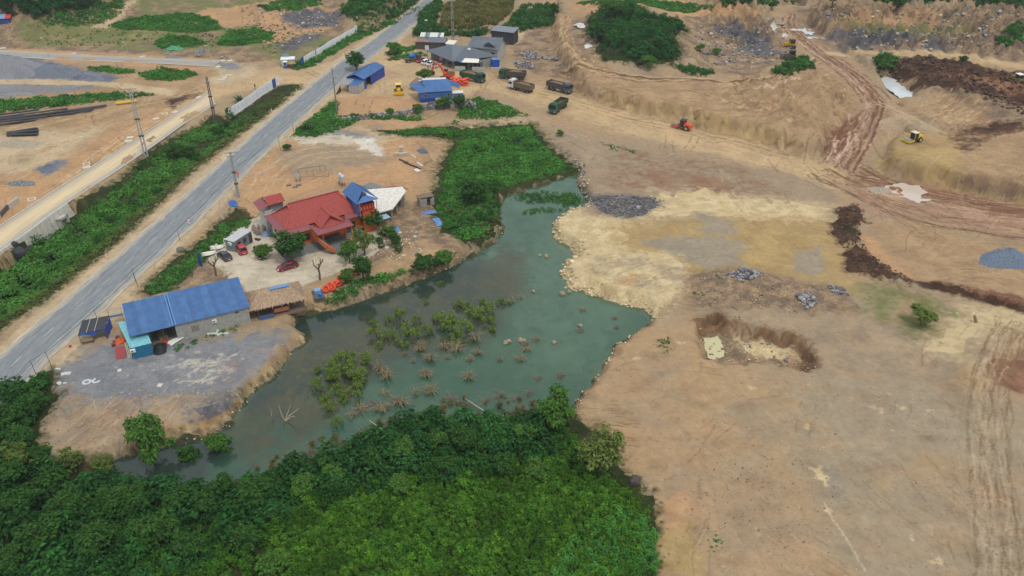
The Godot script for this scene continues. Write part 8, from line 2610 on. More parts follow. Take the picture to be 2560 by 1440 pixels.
func vegetation():
	var forest := PG([-80, 1180, 60, 1170, 190, 1215, 300, 1215, 420, 1225, 560, 1215, 690, 1180, 800, 1145, 920, 1105, 1000, 1075, 1060, 1055, 1200, 1048, 1330, 1045, 1420, 1060, 1500, 1130, 1545, 1190, 1600, 1235, 1635, 1275, 1630, 1340, 1640, 1500, -80, 1520])
	var bright := PG([700, 1250, 900, 1200, 1100, 1160, 1330, 1150, 1450, 1140, 1540, 1190, 1600, 1235, 1635, 1275, 1630, 1340, 1640, 1500, 640, 1520, 640, 1330])
	cover("undergrowth", forest, 1.0, weed(), 0.6, 1.3, Color(0.66, 0.7, 0.66), "waist high dark green weeds under the shore bushes", "weeds", 2.5, 1.0, 0.1)
	cover("undergrowth", bright, 0.8, weed(), 0.55, 1.15, Color(1.05, 1.02, 0.8), "bright green weeds covering the slope beside the bare plain", "weeds", 2.0, 1.0, 0.1)
	cover("thicket", PG([-80, 1180, 60, 1170, 190, 1215, 300, 1215, 420, 1225, 560, 1215, 690, 1180, 800, 1145, 920, 1105, 1000, 1075, 1060, 1055, 1200, 1048, 1330, 1045, 1420, 1060, 1400, 1180, 1200, 1220, 1000, 1240, 800, 1290, 600, 1380, 500, 1500, -80, 1520]), 2.0, bushy(), 0.7, 2.0, Color(0.62, 0.72, 0.75), "dense dark bushes along the shore side of the weed slope", "bushes", 2.0)
	cover("thicket", PG([-80, 1000, 0, 985, 60, 960, 125, 945, 130, 1000, 90, 1060, 95, 1110, 160, 1170, 220, 1190, 100, 1240, -80, 1260]), 1.6, bushy(), 0.8, 1.9, Color(0.75, 0.8, 0.7), "dense green bushes between the road and the gravel park", "bushes", 1.5)
	var crop := plant_mesh("crop", func(st, g):
		for s in 4:
			var base := Vector3(g.randf_range(-0.3, 0.3), 0, g.randf_range(-0.3, 0.3))
			crown(st, g, base + Vector3(0, 0.75, 0), Vector3(0.28, 0.75, 0.28), 7, 9, 0.27, Color(0.05, 0.17, 0.03), Color(0.085, 0.25, 0.05), 0.45, 0.3))
	cover("crop_field", PG([1430, 1360, 1480, 1290, 1570, 1300, 1640, 1340, 1640, 1520, 1300, 1520, 1380, 1420]), 0.8, [crop], 0.9, 1.2, Color(1, 1, 1), "bright green upright crop growing at the edge of bare soil", "crop")
	# the verges
	var blades := grass_tuft("vergegrass", 26, 0.45, 0.8, Color(0.14, 0.19, 0.05), Color(0.08, 0.13, 0.035), 0.045)
	cover("verge_grass", PG([-60, 872, 120, 748, 300, 607, 480, 437, 600, 342, 700, 264, 755, 216, 735, 215, 700, 235, 600, 312, 480, 400, 300, 560, 120, 700, -60, 828]), 0.7, [blades], 0.6, 1.3, Color(1, 1, 0.9), "short yellow green grass on the highway's outer edge", "grass", 0.0, 0.75)
	cover("verge_grass", PG([700, 165, 760, 172, 880, 100, 1000, 52, 1055, 20, 1040, 15, 960, 45, 850, 95, 780, 140]), 0.9, [blades], 0.7, 1.3, Color(1, 1, 0.9), "short grass between the long white hoarding and highway", "grass", 0.0, 0.7)
	cover("verge_grass", PG([60, 70, 240, 66, 420, 84, 560, 60, 700, 60, 760, 80, 700, 140, 600, 115, 300, 118, 100, 112]), 1.5, [blades], 0.8, 1.7, Color(1, 0.95, 0.85), "thin rough grass over the far waste ground", "grass", 0.0, 0.5, 0.05, "", 0.8)
	cover("verge_shrubs", PG([-60, 715, 100, 615, 300, 460, 400, 372, 545, 296, 660, 275, 440, 455, 160, 700, -60, 850]), 2.6, bushy(), 0.5, 1.2, Color(0.7, 0.75, 0.65), "scattered darker shrubs among the verge creepers", "shrubs", 0.0, 0.18)
	cover("ground_cover", PG([-60, 715, 20, 695, 100, 615, 180, 555, 300, 460, 400, 372, 470, 322, 545, 296, 580, 306, 640, 270, 690, 238, 660, 275, 560, 355, 440, 455, 300, 580, 160, 700, 0, 815, -60, 850]), 0.85, vine(), 0.8, 1.5, Color(1.05, 1.0, 0.9), "leafy green creepers between the dusty road and the highway", "creepers", 3.0, 0.95, 0.1, "", 0.62)
	cover("ground_cover", PG([350, 730, 425, 668, 520, 592, 585, 528, 620, 535, 635, 560, 560, 615, 510, 655, 470, 690, 420, 730]), 0.8, vine(), 0.6, 1.1, Color(1, 1, 1), "leafy green creepers between the highway and the grey container", "creepers", 1.0, 0.85, 0.1, "", 0.5)
	cover("ground_cover", PG([1095, 470, 1110, 400, 1145, 350, 1010, 342, 945, 328, 1140, 322, 1330, 310, 1352, 340, 1345, 350, 1400, 395, 1440, 425, 1300, 462, 1220, 480]), 0.9, vine(), 0.9, 1.5, Color(1.0, 1.05, 0.9), "bright green creepers filling the hollow north of the pond", "creepers", 2.5, 0.97, 0.1, "", 0.3)
	cover("ground_cover", PG([1100, 470, 1230, 482, 1250, 550, 1220, 600, 1170, 618, 1110, 580, 1090, 520]), 1.0, vine(), 0.8, 1.5, Color(0.9, 1.0, 0.9), "green creepers on the bank beside the ruined concrete hut", "creepers", 1.0, 0.9, 0.1)
	cover("ground_cover", PF([1275, 500, 1300, 484, 1370, 476, 1445, 484, 1468, 515, 1410, 520, 1380, 506, 1330, 512], WATER), 0.8, vine(), 0.4, 0.8, Color(0.85, 0.9, 0.8), "green water plants floating in the narrow arm of the pond", "water plants", 1.0, 0.8, -0.1)
	cover("ground_cover", PF([1300, 530, 1350, 516, 1400, 522, 1462, 518, 1440, 528, 1360, 534, 1310, 540], WATER), 0.8, vine(), 0.35, 0.7, Color(0.9, 0.9, 0.7), "yellowing water plants beside the cream shore's top end", "water plants", 1.0, 0.8, -0.1)
	cover("ground_cover", PG([840, 772, 890, 752, 960, 728, 1040, 690, 1100, 668, 1150, 650, 1145, 640, 1090, 645, 1040, 665, 960, 690, 900, 700, 830, 735, 800, 755]), 0.9, vine(), 0.9, 1.7, Color(0.85, 0.9, 0.85), "dark green creepers on the bank between the orange floats and pond", "creepers", 0.8, 0.95, 0.1)
	cover("bank_shrubs", PG([830, 760, 890, 738, 960, 712, 1040, 675, 1110, 652, 1150, 648, 1160, 662, 1100, 682, 1040, 700, 960, 730, 880, 762]), 1.5, bushy(), 0.5, 1.2, Color(0.8, 0.85, 0.75), "dark leafy shrubs lining the pond bank below the eatery yard", "shrubs", 0.8, 0.8)
	cover("bank_shrubs", PG([930, 575, 985, 560, 1010, 590, 1005, 640, 940, 625, 915, 605]), 1.7, bushy(), 0.4, 0.9, Color(0.85, 0.9, 0.75), "low leafy shrubs among the rubble beside the eatery", "shrubs", 0.8, 0.4)
	cover("bank_shrubs", PG([1150, 475, 1250, 480, 1270, 500, 1240, 540, 1255, 580, 1200, 560, 1160, 520]), 1.9, bushy(), 0.6, 1.5, Color(0.75, 0.85, 0.7), "taller shrubs at the head of the pond", "shrubs", 0.8, 0.6)
	cover("hill_thicket", PG(GREEN_HILL), 1.6, bushy(), 0.6, 1.7, Color(0.8, 0.9, 0.85), "dense green thicket covering the low hill above the haul road", "bushes", 3.0, 0.9, 0.05, "", 0.45)
	cover("hill_thicket", PG([1670, 158, 1720, 165, 1790, 180, 1785, 195, 1730, 192, 1690, 175]), 1.3, bushy(), 0.5, 0.9, Color(0.9, 1.05, 0.9), "low strip of green bushes at the foot of the wooded hill", "bushes", 1.0)
	for q in [[[1130, 318, 1150, 265, 1190, 245, 1240, 255, 1300, 280, 1330, 290, 1240, 300, 1160, 300], "green scrub on the slope beside the blue hipped roof house"], [[725, 345, 760, 310, 840, 250, 850, 255, 845, 290, 1000, 292, 1090, 300, 1000, 305, 900, 300, 860, 325, 780, 345], "green scrub below the rubble stone wall by the highway"], [[-60, 255, 60, 248, 200, 238, 300, 232, 380, 232, 390, 240, 300, 250, 180, 265, 60, 278, -60, 290], "band of green scrub behind the black pipes"], [[340, 185, 400, 172, 490, 182, 500, 190, 450, 205, 360, 200], "green scrub patch on bare soil between the estate roads"], [[215, 168, 270, 170, 345, 176, 340, 184, 280, 186, 220, 178], "thin green scrub strip beside the grey gravel"], [[265, 65, 320, 45, 480, 35, 540, 50, 560, 75, 480, 85, 400, 78, 300, 75], "green scrub patch beside the dirt path"], [[540, 110, 570, 78, 640, 72, 690, 82, 680, 105, 610, 115, 560, 115], "green scrub patch behind the white site hoarding"], [[380, 110, 420, 88, 480, 92, 520, 110, 490, 120, 400, 122], "green scrub patch behind the green tarpaulin"], [[90, 62, 110, 40, 260, 5, 330, -20, 310, 30, 260, 62, 160, 66], "green scrub on the slope left of the dirt path"], [[640, 20, 720, 0, 800, -10, 810, 15, 740, 30, 680, 30], "green scrub among the spoil heaps near the far road"], [[850, 40, 870, 10, 880, -30, 1040, -30, 1050, 5, 1000, 40, 950, 60, 890, 62], "tall green bamboo scrub on the bank left of the highway"], [[1055, 30, 1085, 5, 1100, -10, 1110, 20, 1090, 60, 1100, 78, 1180, 84, 1240, 74, 1270, 60, 1290, 30, 1330, 10, 1320, 40, 1280, 75, 1180, 95, 1080, 90, 1030, 95], "green bushes on the slope behind the roadside stall"], [[960, 135, 1000, 118, 1050, 115, 1045, 125, 1000, 138, 970, 142], "green grass patch between the highway and the repair shed"], [[955, 150, 1010, 138, 1060, 130, 1070, 140, 1030, 150, 965, 155], "green grass strip beside the parked tank truck"], [[425, 872, 500, 848, 600, 815, 612, 822, 520, 852, 440, 884], "green weeds along the foot of the warehouse wall"], [[1290, 60, 1340, 20, 1380, 10, 1390, 50, 1350, 70, 1300, 85], "green bushes beside the narrow concrete lane"], [[700, 165, 745, 155, 800, 120, 880, 85, 1000, 45, 990, 60, 880, 110, 790, 165, 740, 178], "green creepers along the white hoarding beside the highway"], [[2180, 150, 2220, 140, 2250, 155, 2240, 180, 2195, 185], "green bushes beside the dark soil heap"], [[1925, 180, 1960, 160, 2020, 148, 2040, 175, 1990, 180, 1950, 188], "green bushes beside the haul road junction"], [[2480, 95, 2520, 75, 2570, 65, 2570, 115, 2520, 118], "green bushes on the far spoil ridge"], [[1930, 5, 2000, 2, 2200, 4, 2400, 8, 2620, 22, 2620, -25, 1930, -25], "belt of green bushes behind the far spoil ridge"], [[1440, 10, 1500, 2, 1700, 6, 1800, 8, 1900, 18, 1800, 14, 1600, 10, 1500, 14], "thin green scrub along the far edge of the works"], [[1780, 12, 1860, 5, 1950, 10, 1940, 22, 1820, 22], "green bushes beside the top of the haul road"]]:
		var hill: bool = q[1].contains("bamboo") or q[1].contains("bushes") or q[1].contains("tall")
		cover("scrub", PG(q[0]), 1.5 if hill else 1.05, bushy() if hill else vine(), 0.7, 1.5, Color(0.95, 1.05, 0.9) if not hill else Color(1.1, 1.1, 0.95), q[1], "scrub", 1.0, 0.95, 0.1)
	cover("wood", PG([-80, 50, 30, 45, 90, 55, 150, 40, 220, 25, 300, -10, 340, -40, -80, -40]), 2.6, bushy(), 1.6, 2.6, Color(0.5, 0.6, 0.6), "dark dense wood on the steep far hillside", "wood", 1.0)
	cover("maize_field", PG([1098, 72, 1112, 15, 1200, -15, 1290, -10, 1280, 30, 1240, 66, 1170, 78]), 0.9, [grass_tuft("maize", 26, 1.9, 0.35, Color(0.2, 0.19, 0.08), Color(0.13, 0.17, 0.05), 0.1)], 0.8, 1.2, Color(1, 0.95, 0.8), "drying brown maize field on the slope behind the roadside stall", "crop")
	cover("dry_scrub", PG([1090, 525, 1180, 490, 1250, 530, 1255, 570, 1210, 600, 1180, 560]), 1.2, [grass_tuft("drytuft", 40, 0.9, 0.8, Color(0.16, 0.13, 0.06), Color(0.09, 0.1, 0.04))], 0.7, 1.3, Color(1, 1, 1), "dry brown scrub at the water's edge north of the pond", "scrub", 0.0, 0.8)
	cover("dry_scrub", PG([600, 1185, 720, 1150, 820, 1118, 900, 1100, 1010, 1060, 1080, 1030, 1180, 1010, 1330, 1010, 1420, 1030, 1420, 1060, 1200, 1045, 1060, 1055, 960, 1095, 820, 1145, 690, 1180]), 1.2, [grass_tuft("drytuft", 40, 0.9, 0.8, Color(0.16, 0.13, 0.06), Color(0.09, 0.1, 0.04))], 0.4, 1.2, Color(1.0, 0.95, 0.95), "dry brown brush along the waterline below the weed slope", "scrub", 0.0, 0.55, 0.05, "", 0.6)
	trees()
	tussocks()

func trees():
	var dark := []
	var mid := []
	var lime := []
	for k in 3:
		dark.append(round_crown(k, 0.085, DARK_A, DARK_B, "darkcrown"))
		mid.append(round_crown(k, 0.08, MID_A, MID_B, "midcrown"))
		lime.append(round_crown(k, 0.075, Color(0.09, 0.14, 0.03), Color(0.15, 0.2, 0.05), "limecrown", 70, 24))
	# single trees: px, py of the foot, height, width factor, crown, words
	var list := [
		[388, 1168, 10.0, 0.72, mid[0], "tall feathery green tree standing at the gravel park's lower corner"],
		[555, 1150, 5.6, 0.75, mid[1], "small dark tree standing alone in the water below the gravel park"],
		[480, 1165, 3.6, 1.1, dark[1], "low round bush standing in the water beside the feathery tree"],
		[1385, 1075, 7.0, 0.95, mid[2], "green tree with open crown at the pond's south shore"],
		[1500, 1190, 7.2, 1.0, lime[0], "big rounded olive green tree at the edge of the bare plain"],
		[270, 1190, 3.4, 1.0, lime[1], "round light green bush at the foot of the gravel park slope"],
		[190, 1185, 4.2, 0.8, lime[2], "light green bush beside the dark thicket at the water"],
		[730, 655, 6.2, 1.25, dark[0], "dense round dark green tree in front of the red roofed eatery"],
		[876, 662, 5.2, 0.85, mid[0], "small round tree on a bare trunk beside the paved yard"],
		[912, 640, 6.0, 0.8, lime[1], "light green slender tree beside the eatery steps"],
		[872, 640, 3.6, 0.8, dark[2], "small dark tree right at the eatery's grey steps"],
		[662, 650, 3.4, 1.2, mid[1], "leafy green bush in a planter beside the dark car"],
		[930, 575, 5.0, 1.2, dark[1], "broad dark tree against the eatery's orange end wall"],
		[990, 620, 3.2, 0.9, dark[2], "small dark shrub tree among the rubbish behind the eatery"],
		[975, 595, 2.8, 1.3, mid[2], "leafy shrub beside the broken planks behind the eatery"],
		[1185, 515, 6.0, 1.2, dark[0], "dark tree standing beside the ruined concrete hut"],
		[892, 176, 6.0, 1.3, dark[1], "dark round tree behind the long blue shed"],
		[1062, 207, 4.8, 1.2, mid[1], "round green tree beside the thatched cone by the excavator"],
		[985, 138, 4.6, 1.5, mid[0], "spreading green tree beside the dirt track to the highway"],
		[910, 705, 5.0, 1.0, dark[0], "dark tree behind the orange floats heap"],
		[870, 712, 3.2, 1.1, mid[0], "green bush growing in front of the orange floats heap"],
		[1060, 690, 3.6, 1.4, dark[2], "dark leafy bush on the pond bank past the orange floats"],
		[1110, 665, 3.2, 1.5, mid[1], "green leafy bush at the bend of the pond bank"],
		[1110, 275, 4.4, 1.2, mid[2], "green tree below the stone wall under the blue hipped house"],
		[1150, 278, 4.6, 1.0, dark[0], "darker tree below the stone wall's right end"],
		[1045, 285, 3.0, 1.3, mid[0], "leafy bush halfway along the foot of the stone wall"],
		[975, 290, 2.4, 1.3, mid[1], "small bush near the stone wall's left half"],
		[60, 1200, 5.5, 0.7, lime[2], "yellow green sapling with thin pale branches over the thicket"],
		[440, 400, 4.0, 1.4, dark[0], "large dark bush on the verge beside the concrete twin pole"],
		[475, 395, 3.2, 1.4, dark[1], "smaller dark bush next to the large verge bush"],
		[2300, 815, 3.6, 1.5, lime[0], "thin olive tree with bare stems in the hollow of the plain"],
		[2210, 180, 4.0, 1.4, mid[2], "round green bush beside the milky pool"],
		[1620, 170, 4.0, 1.6, mid[0], "rounded green bush at the foot of the wooded hill"],
		[1560, 60, 6.0, 1.2, dark[0], "taller dark tree on the wooded hill's crest"],
		[1490, 110, 7.0, 1.1, dark[1], "tall dark tree at the wooded hill's end above the shacks"],
		[1530, 45, 6.5, 1.2, mid[1], "tall green tree on the wooded hill's shoulder"],
		[1385, 48, 6.0, 0.7, dark[2], "narrow dark tree at the edge of the dirt bend"],
		[2405, 160, 2.4, 1.3, dark[0], "small lone bush on the pale track by the dark soil"],
		[1750, 130, 2.6, 1.6, mid[0], "small green bush on bare ground right of the wooded hill"],
		[1790, 138, 2.4, 1.6, mid[1], "second small green bush right of the wooded hill"],
		[1400, 392 - 50, 1.6, 1.5, mid[2], "tiny green bush beside the haul road's lower edge"],
		[718, 375, 1.6, 1.9, dark[1], "small flat bush on the bare yard beside the highway"],
		[2240, 30, 5.0, 1.3, dark[0], "dark tree on the horizon ridge beyond the far spoil heaps"],
		[2080, 15, 5.0, 1.4, dark[1], "dark tree beside the haul road on the far ridge"],
	]
	for q in list:
		var p := G(q[0], q[1])
		var kind := "tree" if q[5].contains("tree") else ("sapling" if q[5].contains("sapling") else "bush")
		lone(kind, p, q[4], tree_stem(rng.randi() % 3), Vector3(q[2] * q[3] * 1.22, q[2] * 1.15, q[2] * q[3] * 1.22), q[5], kind if kind != "sapling" else "tree")
	# taller bushes that stand out of the foreground thicket
	var spots := [[60, 1290], [180, 1300], [300, 1290], [120, 1380], [250, 1390], [400, 1370], [520, 1290], [640, 1270], [350, 1290], [480, 1400], [620, 1380], [30, 1440], [700, 1310], [760, 1240], [840, 1210], [930, 1180], [1010, 1150], [1090, 1120], [1160, 1130], [1240, 1100], [1310, 1110], [1120, 1190], [1000, 1240], [1340, 1200], [1260, 1190], [690, 1440], [880, 1290], [60, 1130], [20, 1080], [90, 1040], [110, 1160], [140, 1240], [40, 1220], [560, 1240], [450, 1280]]
	for i in spots.size():
		var q: Array = spots[i]
		var darkish: bool = q[0] < 650
		var s := rr(3.4, 6.4) if darkish else rr(2.6, 4.4)
		lone("bush", G(q[0], q[1]), (dark if darkish or i % 3 == 0 else mid)[i % 3], tree_stem(i % 3), Vector3(s * 1.25, s, s * 1.25), "dark rounded bush rising above the shore thicket beside the gravel park" if darkish else "green rounded bush rising above the weeds south of the pond", "bush", "bushes rising above the thicket by the gravel park" if darkish else "bushes rising above the weeds south of the pond")
	# pollarded trunks in the eatery yard
	for q in [[800, 700, 5.0, "bare pollarded tree trunk in the paved yard beside the thatched hut"], [540, 690, 4.6, "bare pollarded tree trunk beside the blue sign panel"]]:
		var o := thing("bare_tree", G(q[0], q[1]), 0.4, q[3], "tree")
		var st := mb()
		var h: float = q[2]
		tube(st, [Vector3(0, -0.2, 0), Vector3(0.1, h * 0.3, 0), Vector3(0, h * 0.5, 0)], [0.24, 0.2, 0.19], 7)
		for e in [[Vector3(0, h * 0.48, 0), Vector3(-0.8, h * 0.72, 0.1), Vector3(-0.9, h * 0.95, 0)], [Vector3(0, h * 0.48, 0), Vector3(0.5, h * 0.75, 0), Vector3(0.6, h * 1.0, 0.2)], [Vector3(0.4, h * 0.68, 0), Vector3(1.0, h * 0.82, -0.2), Vector3(1.2, h * 0.9, -0.2)], [Vector3(0, h * 0.5, 0), Vector3(0.1, h * 0.7, 0.6), Vector3(0.0, h * 0.85, 0.8)]]: tube(st, e, [0.15, 0.12, 0.09], 6)
		obj("trunk", st, bark(), o)
		var lf := mb()
		var g := RandomNumberGenerator.new()
		g.seed = 44
		for k in 12: crown(lf, g, Vector3(g.randf_range(-0.9, 1.2), h * g.randf_range(0.75, 1.0), g.randf_range(-0.2, 0.6)), Vector3(0.18, 0.2, 0.18), 1, 6, 0.2, MID_A, MID_B)
		obj("shoots", lf, leafy(), o).set_meta("kind", "stuff")

func tussocks():
	# small green clumps on bare ground
	var small := vine()
	for q in [[[1630, 850, 1680, 840, 1690, 880, 1640, 910], "sprouting green weeds on the bare bank east of the pond"], [[1750, 1350, 1800, 1320, 1830, 1370, 1770, 1400], "clump of small green weeds on the bare plain in front"], [[1815, 765, 1840, 762, 1860, 800, 1835, 800], "bright green weed strip beside the grey hard ground"], [[1880, 730, 1910, 725, 1930, 745, 1890, 745], "green weed clump on the rubbly mound"], [[2090, 570, 2140, 550, 2150, 600, 2095, 605], "green weeds on the dark spoil heap"], [[1780, 685, 1810, 678, 1815, 700, 1785, 702], "green weeds left of the grey stone heap"], [[1490, 352, 1540, 362, 1600, 380, 1590, 388, 1520, 378], "thin green weed strip on the slope below the haul road"], [[1720, 730, 1760, 722, 1790, 780, 1750, 770], "sparse green weeds on the rubbly mound's pond side"]]:
		cover("weeds", PG(q[0]), 0.5, small, 0.12, 0.42, Color(0.9, 0.95, 0.8), q[1], "weeds", 0.8, 0.45)
	cover("weeds", PG([1800, 1090, 1900, 1120, 2010, 1150, 2120, 1230, 2080, 1330, 1950, 1400, 1860, 1300, 1750, 1340, 1700, 1250, 1780, 1180]), 0.9, [grass_tuft("sprig", 9, 0.22, 0.8, Color(0.1, 0.13, 0.05), Color(0.08, 0.08, 0.04), 0.025)], 0.4, 1.1, Color(1, 1, 1), "scattered tiny dark weed sprigs across the bare plain in front", "weeds", 0.0, 0.35)
	for k in 3:
		var q: Array = [[600, 258, 2.0], [770, 325, 2.2], [1110, 1090, 2.0]][k]
		lone("grass_clump", G(q[0], q[1]), grass_tuft("palm", 60, 1.3, 0.9, Color(0.05, 0.1, 0.04), Color(0.09, 0.15, 0.06), 0.08), null, Vector3.ONE * q[2], ["tall blue green grass clump on the verge by the second hoarding", "tall grass clump on the bank below the stone wall", "tall grass clump among the weeds at the pond's south shore"][k], "grass", "", "blades")

# ---------------------------------------------------------------- plants in the pond
func pond_plants():
	var plume := []
	for k in 4:
		plume.append(plant_mesh("plume%d" % k, func(st, g):
			for s in 14:
				var a: float = g.randf() * TAU
				var rad: float = 0.48 * sqrt(g.randf())
				var h: float = g.randf_range(0.5, 1.0) * (1.0 - rad * 0.5)
				crown(st, g, Vector3(cos(a) * rad, h * 0.6, sin(a) * rad), Vector3(0.15, h * 0.3, 0.15), 8, 12, 0.07, Color(0.085, 0.16, 0.022), Color(0.19, 0.28, 0.05), 0.45, -0.1)))
	var stems := []
	for k in 2:
		stems.append(plant_mesh("plumestem%d" % k, func(st, g):
			for s in 7:
				var a: float = g.randf() * TAU
				tube(st, [Vector3(0, -0.3, 0), Vector3(cos(a) * 0.12, 0.35, sin(a) * 0.12), Vector3(cos(a) * 0.26, g.randf_range(0.6, 0.9), sin(a) * 0.26)], [0.012, 0.009, 0.003], 4)))
	var shrubs := [[1000, 797, 4.0, 0.7], [975, 803, 2.4, 0.9], [945, 842, 3.6, 1.1], [952, 868, 2.0, 1.0], [1020, 838, 4.0, 1.0], [985, 845, 2.6, 0.9], [1057, 838, 3.2, 0.9], [1080, 832, 2.4, 0.9], [1115, 820, 5.2, 1.0], [1155, 830, 5.0, 0.95], [1137, 852, 2.4, 1.1], [1142, 768, 2.8, 1.0], [1187, 795, 4.0, 1.1], [1220, 780, 2.8, 1.1], [1222, 808, 3.0, 1.0], [1228, 828, 1.8, 1.1], [1252, 758, 2.2, 0.9], [1065, 758, 1.4, 1.0], [858, 925, 5.4, 0.85], [822, 935, 4.0, 0.95], [915, 908, 4.0, 0.9], [797, 972, 3.2, 0.9], [845, 985, 3.4, 0.9], [826, 1020, 3.4, 0.95], [885, 945, 4.2, 1.0], [843, 1062, 2.6, 1.0], [890, 985, 3.0, 1.1], [795, 930, 2.0, 1.0], [875, 900, 3.2, 0.9], [1100, 712, 1.4, 1.0], [1270, 760, 1.4, 1.1], [865, 1000, 2.4, 1.1], [935, 815, 2.2, 0.9], [1040, 805, 2.6, 0.8], [1005, 862, 2.4, 1.0], [905, 958, 3.0, 1.0], [840, 955, 3.4, 0.9], [1090, 800, 2.4, 0.9], [1170, 770, 2.0, 1.0], [1205, 760, 2.2, 0.9], [815, 1000, 2.2, 1.0]]
	for i in shrubs.size():
		var q: Array = shrubs[i]
		var p := F(q[0], q[1], WATER)
		p.y = WATER - 0.25
		var o := lone("water_shrub", p, plume[i % 4], stems[i % 2], Vector3(q[2] * q[3] * rr(0.85, 1.1), q[2] * rr(0.95, 1.2), q[2] * q[3] * rr(0.85, 1.1)), "yellow green feathery shrub standing in the flooded pond", "shrub", "feathery shrubs standing in the pond")
	var straw := []
	for k in 3: straw.append(grass_tuft("straw%d" % k, 70, 0.9, 0.75, Color(0.32, 0.26, 0.16), Color(0.17, 0.14, 0.09), 0.022))
	var tufts := [[1188, 852, 2.2], [1075, 900, 1.9], [950, 925, 1.8], [967, 944, 1.9], [1065, 940, 2.0], [1172, 945, 1.7], [1142, 874, 1.9], [1050, 874, 2.0], [1000, 1008, 2.4], [952, 1024, 2.0], [1075, 980, 1.7], [902, 1026, 2.0], [960, 984, 1.3], [1195, 885, 1.3], [1250, 900, 1.1], [1175, 900, 1.2], [1032, 904, 1.0], [1317, 876, 1.2], [1302, 900, 1.6], [1537, 795, 0.9], [1455, 775, 1.1], [1278, 755, 1.2], [1040, 985, 1.2], [1110, 870, 1.4], [880, 1040, 1.2], [1300, 745, 1.0], [1120, 895, 0.9]]
	for i in tufts.size():
		var q: Array = tufts[i]
		var p := F(q[0], q[1], WATER)
		p.y = WATER - 0.12
		lone("dead_tuft", p, straw[i % 3], null, Vector3(q[2] * rr(0.9, 1.6), q[2] * rr(0.6, 1.05), q[2] * rr(0.9, 1.6)), "straw coloured dead grass tuft sticking out of the pond", "grass tuft", "dead grass tufts in the pond", "blades")
	# heaps of bare twigs
	var twig := paint(c8(132, 112, 96), 0.95)
	var pale := paint(c8(186, 172, 148), 0.9)
	var heaps := [[1130, 1000, 3.0], [1250, 992, 2.8], [967, 1062, 2.4], [1005, 1060, 2.0], [1451, 828, 1.6], [1540, 820, 1.2], [1340, 850, 2.0], [1310, 862, 1.6], [1400, 940, 1.8], [1345, 948, 1.6], [1080, 1030, 2.4], [780, 1130, 2.2], [830, 1110, 2.2], [930, 1010, 1.8], [1290, 1000, 2.0], [900, 1085, 2.2], [860, 1120, 2.0], [1160, 1015, 2.6], [1215, 1005, 2.2], [1320, 985, 1.8], [1040, 1045, 2.4], [720, 1150, 2.2], [1010, 885, 1.6], [905, 930, 1.8], [870, 985, 1.8], [1060, 860, 1.6], [1130, 865, 1.6]]
	for i in heaps.size():
		var q: Array = heaps[i]
		var p := F(q[0], q[1], WATER)
		p.y = WATER
		var o := thing("brush_heap", p, rr(0, TAU), "heap of bare brown twigs half sunk in the pond", "brush", "brush heaps in the pond")
		var st := mb()
		for k in 46:
			var a := rr(0, TAU)
			var b: Vector3 = Vector3(cos(a), 0, sin(a)) * rr(0, 0.8) * q[2] * 0.6
			var e: Vector3 = b + Vector3(rr(-0.6, 0.6), rr(-0.1, 0.55), rr(-0.6, 0.6)) * q[2] * 0.7
			tube(st, [b - Vector3(0, 0.1, 0), b.lerp(e, 0.5) + Vector3(rr(-0.1, 0.1), rr(0, 0.15), rr(-0.1, 0.1)), e], [0.04, 0.03, 0.012], 3, false)
		obj("twigs", st, twig, o)
	for q in [[712, 1052, "forked pale dead branch standing out of the water", 3.4], [678, 1040, "slim pale dead branch beside the forked branch in water", 2.4], [1190, 1020, "long pale fallen pole leaning out of the brush by the shore", 2.8], [950, 1075, "pale fallen trunk lying across the brush at the water", 3.0]]:
		var p := F(q[0], q[1], WATER)
		p.y = WATER - 0.2
		var o := thing("dead_branch", p, 0.0, q[2], "branch")
		var st := mb()
		var h: float = q[3]
		if h > 3.2:
			for e in [[Vector3(-0.3, h * 0.5, 0.1), Vector3(-0.6, h, -0.2)], [Vector3(0.8, h * 0.35, 0), Vector3(2.6, h * 0.75, -0.4)], [Vector3(0.5, h * 0.4, -0.4), Vector3(1.2, h * 0.9, -0.8)], [Vector3(1.4, h * 0.4, 0.2), Vector3(2.2, h * 0.55, 1.0)]]: tube(st, [Vector3.ZERO, e[0], e[1]], [0.09, 0.07, 0.02], 5)
		elif h < 2.6: tube(st, [Vector3.ZERO, Vector3(0.2, h * 0.5, 0), Vector3(0.1, h, 0.2)], [0.07, 0.05, 0.02], 5)
		else: tube(st, [Vector3(1.6, 0.1, 0.9), Vector3(0, 0.7, 0), Vector3(-1.8, 1.4, -1.0)], [0.09, 0.08, 0.04], 5)
		obj("wood", st, pale, o)

